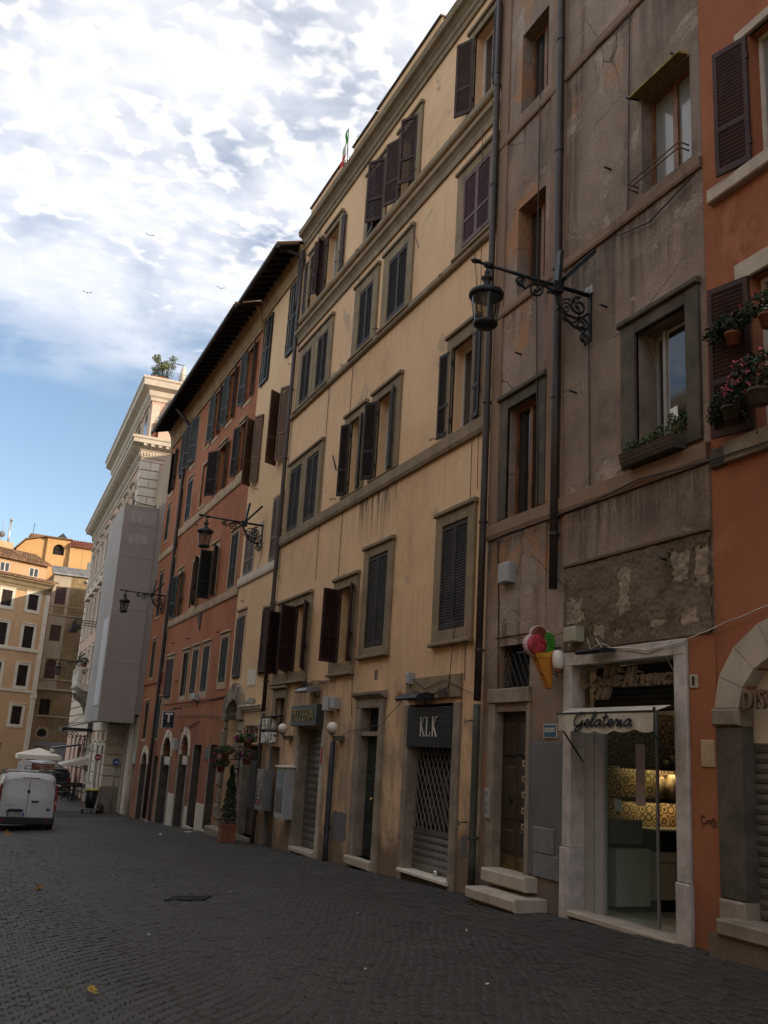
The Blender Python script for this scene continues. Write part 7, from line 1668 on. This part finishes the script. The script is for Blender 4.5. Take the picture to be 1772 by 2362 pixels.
for sx in (-1, 1):
    q = MB(); q.prism([(sx * .955, .62), (sx * .90, .62), (sx * .865, .95), (sx * .86, 1.15), (sx * .875, 1.52), (sx * .925, 1.50), (sx * .965, 1.10)], -.035, .14, 'd'); lm = V(q, 'tail_lamp', lens, t)
    q = MB(); q.prism([(sx * .95, .86), (sx * .885, .86), (sx * .88, .98), (sx * .955, .98)], -.04, -.034, 'd'); V(q, 'lamp_band', plain('pale_lens', (.35, .2, .2), .2), lm)
m = MB(); m.bbox(-.94, .94, -.16, .09, .20, .44, .03); m.v = [(x, -y - .0, z) for x, y, z in m.v]; bp = V(m, 'rear_bumper', rub, t)
for sx in (-.78, .62): m = MB(); m.box(sx, sx + .12, -.096, -.088, .30, .345); V(m, 'reflector', lens, bp)
m = MB(); m.prism([(-.60, .60), (-.12, .60), (-.10, .68), (-.18, .70), (-.55, .70), (-.66, .62)], -.085, -.05, 'd'); V(m, 'plate_hood', rub, t)
m = MB(); m.box(-.60, -.06, -.075, -.06, .46, .59); pl = V(m, 'number_plate', plain('plate_white', (.42, .42, .43), .4), t)
for x0 in (-.60, -.115): m = MB(); m.box(x0, x0 + .055, -.078, -.074, .46, .59); V(m, 'plate_band', plain('plate_blue', (.02, .05, .25), .4), pl)
me = text_mesh('FJ 597ZB', .115, .001, sx=.82); o = bpy.data.objects.new('plate_text', me); me.materials.append(M['ink']); me.transform(Matrix.Rotation(math.pi / 2, 4, 'X')); COL.objects.link(o); o.parent = pl; o.location = Vector((VX - .33, VY - .079, gz + .525)) - wloc(pl)
m = MB(); m.lathe(0, 0, [(0, 0), (.052, 0), (.052, .012), (0, .014)], 16); m.v = [(x + .0, -.05 - z, y + 1.28) for x, y, z in m.v]; V(m, 'badge', rub, t)
m = MB(); m.lathe(0, 0, [(0, 0), (.075, 0), (.075, .01), (0, .012)], 16); m.v = [(x + .70, -.045 - z, y * .45 + .70) for x, y, z in m.v]; V(m, 'oval_badge', rub, t)
m = MB(); [m.box(-.70 + k * .045, -.67 + k * .045, -.052, -.046, .80 if k % 3 else .79, .825) for k in range(7)]; V(m, 'model_lettering', 'steelgrey', t)
m = MB(); m.bbox(-.24, .32, .02, .06, 1.70, 1.735, .01); m.v = [(x, -y + .06, z) for x, y, z in m.v]; V(m, 'brake_light', lens, t)
for sx in (-.86, .86):
    for yy in (.75, 3.9): m = MB(); wheel(m, sx, yy, .33, .33, .22); w_ = V(m, 'wheel', 'black', t); m = MB(); m.lathe(0, 0, [(0, 0), (.19, 0), (.2, .02), (0, .05)], 14); m.v = [(sx + (.08 if sx > 0 else -.08) + (z if sx > 0 else -z), yy + x, .33 + y) for x, y, z in m.v]; V(m, 'rim', rimm, w_)
for yy in (.35, 1.6, 2.9): m = MB(); m.tube([(-.86, yy, 1.97), (.86, yy, 1.97)], .025, 6); m.tube([(-.80, yy, 1.97), (-.80, yy, 1.84)], .02, 5); m.tube([(.80, yy, 1.97), (.80, yy, 1.84)], .02, 5); V(m, 'rack_bar', 'steelgrey', t)
m = MB(); m.bbox(-.86, .26, .0, .10, 1.93, 1.99, .01); m.v = [(x, .35 - y, z) for x, y, z in m.v]; V(m, 'ladder_roller', plain('bright_rail', (.5, .5, .5), .35, metal=.4), t)
m = MB(); [m.tube([(x, .2, 2.0), (x, 3.1, 2.0)], .02, 5) for x in (-.80, .80)]; V(m, 'rack_rail', 'steelgrey', t)
def car(name, label, cat, x, y, rot, W, L, H, mat, van=False):
    g = ground(x, y); t = thing(name, label, cat, (x, y, g)); ca, sa = math.cos(rot), math.sin(rot)
    def C(m, nm, mt, par): m.v = [(x + px * ca - py * sa, y + px * sa + py * ca, g + pz) for px, py, pz in m.v]; return m.build(nm, mt, par)
    h = W / 2; m = MB()
    if van: S = [(0, .86, .93, .80, .9, .94), (.1, .96, 1, .86, .9, .98), (L * .62, .96, 1, .86, .9, 1.0), (L * .78, .96, .98, .80, .85, .86), (L * .82, .96, .98, .86, .60, .62), (L * .97, .9, .92, .8, .5, .52), (L, .8, .82, .7, .42, .44)]
    else: S = [(0, .82, .9, .72, .52, .62), (.12, .92, .98, .74, .56, .84), (L * .22, .95, 1, .74, .56, .98), (L * .55, .95, 1, .74, .56, 1.0), (L * .74, .95, .99, .80, .55, .66), (L * .95, .9, .92, .78, .48, .52), (L, .78, .8, .66, .4, .42)]
    rings = []
    for yy, a, b2, c2, zb, z1 in S:
        rg = ring(yy - L / 2, a * h, b2 * h, c2 * h, .22 * (1.5 / max(H, 1.2)), zb * H, z1 * H, .08); rings.append(rg)
    loft(m, rings); C(m, 'body', mat, t)
    m = MB(); m.box(-.62 * h, .62 * h, -L / 2 - .0, -L / 2 + .06, .62 * H, .82 * H); C(m, 'rear_window', 'glass', t)
    for sx in (-1, 1):
        m = MB(); m.box(sx * h * .80 - .10, sx * h * .80 + .10, -L * .30, L * .18, .62 * H, .86 * H); C(m, 'side_window', 'glass', t)
        m = MB(); m.box(sx * h * .86 - .08, sx * h * .86 + .08, -L / 2 - .01, -L / 2 + .1, .45 * H, .62 * H); C(m, 'tail_lamp', lens, t)
        for yy in (-L * .30, L * .31): m = MB(); wheel(m, sx * (h - .10), yy, .30, .30, .2); C(m, 'wheel', 'black', t)
    m = MB(); m.box(-h * .93, h * .93, -L / 2 - .05, -L / 2 + .1, .2, .40); C(m, 'bumper', rub, t)
    m = MB(); m.box(-.26, .26, -L / 2 - .07, -L / 2 - .045, .45, .56); C(m, 'number_plate', 'letterw', t)
    m = MB(); m.prism([(-.70 * h, .64 * H), (.70 * h, .64 * H), (.60 * h, .90 * H), (-.60 * h, .90 * H)], L * .24, L * .27, 'd'); C(m, 'windscreen', 'glass', t); return t
car('parked_car', 'pale high parked car half hidden behind the white delivery van', 'car', 5.25, 67.5, -.35, 1.75, 4.0, 1.72, plain('pale_blue_white_paint', (.42, .47, .50), .3, var=.05), True)
car('parked_car', 'black small car parked by the palazzo beyond the white van', 'car', 6.0, 62.5, -.15, 1.45, 2.9, 1.45, plain('black_car_paint', (.012, .012, .014), .25, var=.1))
# ------------------------------------------------------------------ things beside the palazzo
def pole_sign(name, label, x, y, zc, r, mat, kind):
    g = ground(x, y); t = thing(name, label, 'road sign', (x, y, g)); m = MB(); m.tube([(x, y, g), (x, y, zc + r * .9)], .035, 8); m.build('pole', 'greybox', t)
    F = Frame(0, y - .05, 1, 0, 0, -1)
    def disc(rr, d0, d1, mt, par, nm): q = MB(F); q.prism([(x + rr * math.cos(a), zc + rr * math.sin(a)) for a in np.linspace(0, 2 * math.pi, 28)[:-1]], d0, d1, 'd'); return q.build(nm, mt, par)
    p = disc(r, 0, .02, 'greybox', t, 'sign_plate'); disc(r * .96, .021, .024, mat, p, 'sign_face')
    m = MB(F)
    if kind == 'no': m.box(x - r * .68, x + r * .68, .0245, .028, zc - r * .18, zc + r * .18); m.build('white_bar', 'letterw', p)
    else: m.prism([(x - r * .62, zc - r * .13), (x + r * .10, zc - r * .13), (x + r * .10, zc - r * .42), (x + r * .66, zc), (x + r * .10, zc + r * .42), (x + r * .10, zc + r * .13), (x - r * .62, zc + r * .13)], .0245, .028, 'd'); m.build('white_arrow', 'letterw', p)
    return t
pole_sign('road_sign', 'round red no entry sign on a pole in front of the palazzo', 6.15, 47.3, .60, .155, plain('sign_red', (.36, .02, .03), .4, var=.08), 'no')
pole_sign('road_sign', 'round blue sign with a white arrow at the palazzo corner', 7.12, 48.15, .41, .17, plain('sign_blue', (.02, .07, .30), .4, var=.08), 'arrow')
g = ground(5.95, 47.0)
t = thing('cleaning_cart', 'street sweeper cart with a black bag and yellow rim at the palazzo corner', 'cart', (5.95, 47, g))
m = MB(); m.lathe(6.02, 46.9, [(.0, g + .22), (.20, g + .24), (.26, g + .5), (.30, g + .98), (.27, g + 1.0), (0, g + .95)], 14); m.build('rubbish_bag', plain('black_plastic', (.012, .012, .013), .35, bmp=.4, scale=3), t)
m = MB(); m.lathe(6.02, 46.9, [(.28, g + .98), (.34, g + 1.0), (.35, g + 1.04), (.30, g + 1.06), (.27, g + 1.0)], 16); m.build('rim', plain('yellow_rim', (.45, .42, .05), .5), t)
m = MB(); m.bbox(5.62, 6.42, -47.1, -46.7, g + .14, g + .22, .02); m.v = [(x, -y, z) for x, y, z in m.v]; m.build('frame', 'steelgrey', t)
for x in (5.70, 6.35): m = MB(); wheel(m, x, 46.85, g + .12, .12, .07); m.build('wheel', 'black', t)
m = MB(); m.tube([(5.66, 46.8, g + .2), (5.60, 46.8, g + .75)], .025, 6); m.build('handle', plain('red_white_handle', (.45, .18, .15), .5), t)
m = MB(); leafcloud(m, (6.5, 46.9, g + .2), (.16, .14, .2), 160, .07); o = m.build('twig_heap', 'bark', t)
m = MB(); m.tube([(6.28, 46.8, g + .15), (6.48, 46.85, g + .95)], .018, 5); o = m.build('broom', 'wood', None); recenter(o, (6.28, 46.8, g)); tag(o, 'pale broom handle leaning in the sweeper cart', 'broom')
def cafe_table(x, y, n, lab):
    g = ground(x, y); t = thing('cafe_table', lab, 'table', (x, y, g), 'dark tables outside the palazzo'); m = MB(); m.lathe(x, y, [(0, g + .73), (.34, g + .73), (.34, g + .76), (0, g + .76)], 14); m.build('tabletop', 'black', t); m = MB(); m.tube([(x, y, g + .02), (x, y, g + .73)], .03, 6); m.lathe(x, y, [(.22, g), (.2, g + .03), (0, g + .04)], 10); m.build('leg', 'iron', t)
def cafe_chair(x, y, r, lab):
    g = ground(x, y); t = thing('cafe_chair', lab, 'chair', (x, y, g), 'dark chairs outside the palazzo'); ca, sa = math.cos(r), math.sin(r); T = lambda a, b2, z: (x + a * ca - b2 * sa, y + a * sa + b2 * ca, g + z)
    m = MB(T); m.box(-.2, .2, -.2, .2, .43, .46); m.build('seat', 'doorwood', t); m = MB(T); m.box(-.2, .2, .18, .205, .62, .86); m.build('backrest', 'doorwood', t)
    for a, b2 in ((-.18, -.18), (.18, -.18), (-.18, .19), (.18, .19)): m = MB(T); m.tube([T_ for T_ in ((a, b2, 0), (a, b2, .45 if b2 < 0 else .86))], .014, 5); m.build('leg', 'iron', t)
for i, (x, y) in enumerate(((6.25, 56.5), (6.6, 58.6), (6.1, 59.3))): cafe_table(x, y, i, ('nearest dark bistro table by the palazzo wall', 'dark bistro table close to the wall under the cream awning', 'dark bistro table nearest the black parked car')[i])
for i, (x, y, r) in enumerate(((5.85, 56.2, 1.4), (6.6, 56.1, -1.2), (6.25, 57.3, .1), (6.2, 58.4, 1.2), (6.75, 57.7, 2.6))): cafe_chair(x, y, r, ('dark cafe chair at the street side of the nearest bistro table', 'dark cafe chair between the nearest table and the palazzo wall', 'dark cafe chair behind the nearest bistro table', 'dark cafe chair beside the table under the awning', 'dark cafe chair against the palazzo wall beyond the nearest table')[i])
t = thing('shop_awning', 'cream awning sticking out from the palazzo over the dark tables', 'awning', (6.8, 57, .3)); m = MB(PF); m.prism([(.02, .42), (1.4, .02), (1.42, -.05), (1.38, -.05), (.02, .36)], 6.9, 10.2, 'a'); m.build('canvas', 'canvasw', t); m = MB(PF); m.prism([(.05, .40), (1.4, .01), (1.4, -.10), (.05, .02)], 6.86, 6.895, 'a'); m.build('side_flap', 'canvasw', t); m = MB(PF); m.tube([(6.95, 1.35, -.02), (6.95, .04, -.2)], .02, 5); m.build('awning_arm', 'iron', t)
t = thing('awning_frame', 'dark awning frame with small hanging lamps far along the palazzo', 'awning', PF(14, .6, .8)); 
for s in (13.0, 15.0): m = MB(PF); m.tube([(s, .03, 1.02), (s, 1.6, .74)], .04, 5); m.build('frame_arm', 'iron', t)
m = MB(PF); m.tube([(12.9, 1.55, .74), (15.4, 1.55, .74)], .045, 5); m.build('front_bar', 'iron', t); m = MB(PF); m.prism([(.02, 1.08), (1.6, .80), (1.6, .76), (.02, 1.0)], 13, 15, 'a'); m.build('rolled_canvas', 'zinc', t)
for s in (12.95, 14.0, 15.2): m = MB(PF); m.lathe(s, 1.55, [(0, .42), (.08, .43), (.08, .68), (0, .7)], 8); m.build('hanging_lamp', 'canvasw', t)
# parasol, menu boards, crates behind the van
g = ground(5.6, 75)
t = thing('market_parasol', 'square cream parasol standing in the square behind the van', 'parasol', (5.6, 75, g)); zt = .58
m = MB(); c8 = [(5.6 + 1.48 * x, 75 + 1.48 * y) for x, y in ((-1, -1), (0, -1.0), (1, -1), (1, 0), (1, 1), (0, 1), (-1, 1), (-1, 0))]
for i in range(8):
    p, q = c8[i], c8[(i + 1) % 8]; m.quad((5.6, 75, zt), (p[0], p[1], .08), (q[0], q[1], .08)) ; m.quad((p[0], p[1], .08), (q[0], q[1], .08), (q[0], q[1], -.22), (p[0], p[1], -.22))
m.build('canopy', 'canvasw', t); m = MB(); m.tube([(5.6, 75, g), (5.6, 75, zt)], .04, 6); m.build('pole', 'greybox', t); m = MB(); m.lathe(5.6, 75, [(.4, g), (.4, g + .1), (0, g + .12)], 12); m.build('base', 'dkstone', t)
g = ground(3.2, 46)
for x0, x1, nm, ic in ((2.72, 2.94, 'white notice board behind the van, plain panel', 0), (2.97, 3.20, 'white board with blue round pictograms standing behind the van', 1)):
    t = thing('notice_board', nm, 'notice board', ((x0 + x1) / 2, 46, g), 'white boards behind the van'); F = Frame(0, 46, 1, 0, 0, -1)
    m = MB(F); m.bbox(x0, x1, 0, .04, -.12, .33, .005); m.build('panel', 'white', t); m = MB(F); m.tube([((x0 + x1) / 2, .0, g), ((x0 + x1) / 2, .0, -.12)], .02, 5); m.build('post', 'iron', t)
    if ic:
        for i in range(2):
            for j in range(3):
                m = MB(F); xx, zz = x0 + .04 + j * .075, .12 - i * .14; m.prism([(xx + .026 * math.cos(a), zz + .026 * math.sin(a)) for a in np.linspace(0, 6.28, 12)[:-1]], .041, .046, 'd'); m.build('pictogram', plain('pictogram_blue', (.02, .10, .35), .5), t)
t = thing('leaning_board', 'terracotta coloured leaning board beside the pictogram board', 'board', (3.35, 46.2, g)); m = MB(Frame(0, 46.2, 1, 0, 0, -1)); m.prism([(3.22, g), (3.56, g), (3.36, .24), (3.2, .26)], 0, .04, 'd'); m.build('panel', 'terracotta', t)
g = ground(3.9, 48.6)
NAMES = ('bottom', 'second from the bottom', 'third from the bottom', 'fourth from the bottom', 'fifth from the bottom', 'next to the top', 'topmost')
for k in range(7):
    z = g + k * .30; m = MB(); w = .42 - .01 * (k % 2)
    m.box(3.95 - w, 3.95 + w, 48.4, 48.9, z + .005, z + .05); [m.box(3.95 - w, 3.95 + w, yy, yy + .02, z + zz, z + zz + .07) for yy in (48.4, 48.88) for zz in (.08, .18)]; [m.box(3.95 + sx * w - .015, 3.95 + sx * w + .015, 48.42, 48.88, z + .05, z + .27) for sx in (-1, 1)]
    o = m.build('crate', plain('pale_crate', (.40, .38, .35), .7, var=.15) if k % 3 else 'terracotta', None); recenter(o, (3.95, 48.65, z)); tag(o, 'slatted tray, %s of the stack behind the white van' % NAMES[k], 'crate', 'stacked slatted trays behind the van')
# drain grates, litter
def grate(x, y, lab, n=9, a=.0):
    g = ground(x, y); t = thing('drain_grate', lab, 'grate', (x, y, g)); sl = -.04
    T = lambda p, q, z: (x + p * math.cos(a) - q * math.sin(a), y + p * math.sin(a) + q * math.cos(a), ground(x + p * math.cos(a) - q * math.sin(a), y + p * math.sin(a) + q * math.cos(a)) + z)
    m = MB(T); m.box(-.30, .30, -.22, -.18, -.01, .022); m.box(-.30, .30, .18, .22, -.01, .022); m.box(-.30, -.26, -.18, .18, -.01, .022); m.box(.26, .30, -.18, .18, -.01, .022); m.build('frame', 'iron', t)
    m = MB(T); [m.box(-.25 + k * .5 / n, -.25 + k * .5 / n + .028, -.18, .18, .0, .018) for k in range(n + 1)]; m.build('bars', 'iron', t)['kind'] = 'stuff'
grate(3.55, 15.2, 'iron drain grate set in the setts in the middle of the street', 9, -.5)
for x, y, mt, s, lab, nm, cat in ((1.36, 9.0, plain('yellow_peel', (.45, .30, .06), .7), .045, 'small yellow scrap lying on the setts in the left foreground', 'paper_scrap', 'scrap'), (1.55, 17.2, plain('tan_leaf', (.30, .20, .09), .8), .07, 'curled tan scrap on the setts farther along the left side', 'paper_scrap', 'scrap'),
                                (7.05, 7.05, 'white', .055, 'crumpled white paper tissue by the stone base at the right edge', 'paper_tissue', 'tissue'), (5.9, 29.5, 'white', .06, 'small white crumpled paper on the setts in front of the orange house', 'paper_scrap', 'scrap'), (1.9, 33.2, plain('tan_card', (.32, .2, .08), .8), .12, 'flat tan scrap on the setts just before the white van', 'paper_scrap', 'scrap')):
    m = MB(); g = ground(x, y) + .02
    for k in range(7): leaf(m, Vector((x + random.gauss(0, s * .5), y + random.gauss(0, s * .5), g + abs(random.gauss(0, s * .25)))), s)
    o = m.build(nm, mt, None); recenter(o, (x, y, g)); tag(o, lab, cat)
for x, y in ((3.9, 9.1), (2.4, 12.1), (4.6, 8.0), (3.0, 19.0), (5.2, 12.5), (1.2, 22), (5.8, 10.6), (4.3, 15.6)):
    m = MB(); g = ground(x, y) + .022; leaf(m, Vector((x, y, g)), .02); leaf(m, Vector((x + .01, y, g)), .016); o = m.build('paper_scrap', 'white', None); recenter(o, (x, y, g)); tag(o, 'tiny pale paper fleck lying on the dark setts', 'scrap', 'pale flecks on the setts')
for z_, y_ in ((60, 70),):
    for k, (dx, dz) in enumerate(((0, 0), (6, -3), (-4, -6), (9, -9), (-14, 10))):
        t = thing('bird', 'tiny dark bird against the sky, ' + ('centre of the flock', 'upper right of the flock', 'below the flock centre', 'farthest right of the flock', 'highest and farthest left of the flock')[k], 'bird', (8 + dx, y_, z_ - 20 + dz), 'birds in the sky'); m = MB(); p = Vector((8 + dx, y_, z_ - 20 + dz)); 
        m.quad(tuple(p), tuple(p + Vector((-.35, 0, .12))), tuple(p + Vector((-.3, .12, .1)))); m.quad(tuple(p), tuple(p + Vector((.35, 0, .16))), tuple(p + Vector((.3, .12, .12)))); m.build('wings', 'black', t); m = MB(); m.tube([tuple(p + Vector((0, -.14, 0))), tuple(p), tuple(p + Vector((0, .16, .0)))], [.01, .045, .01], 5); m.build('body', 'black', t)
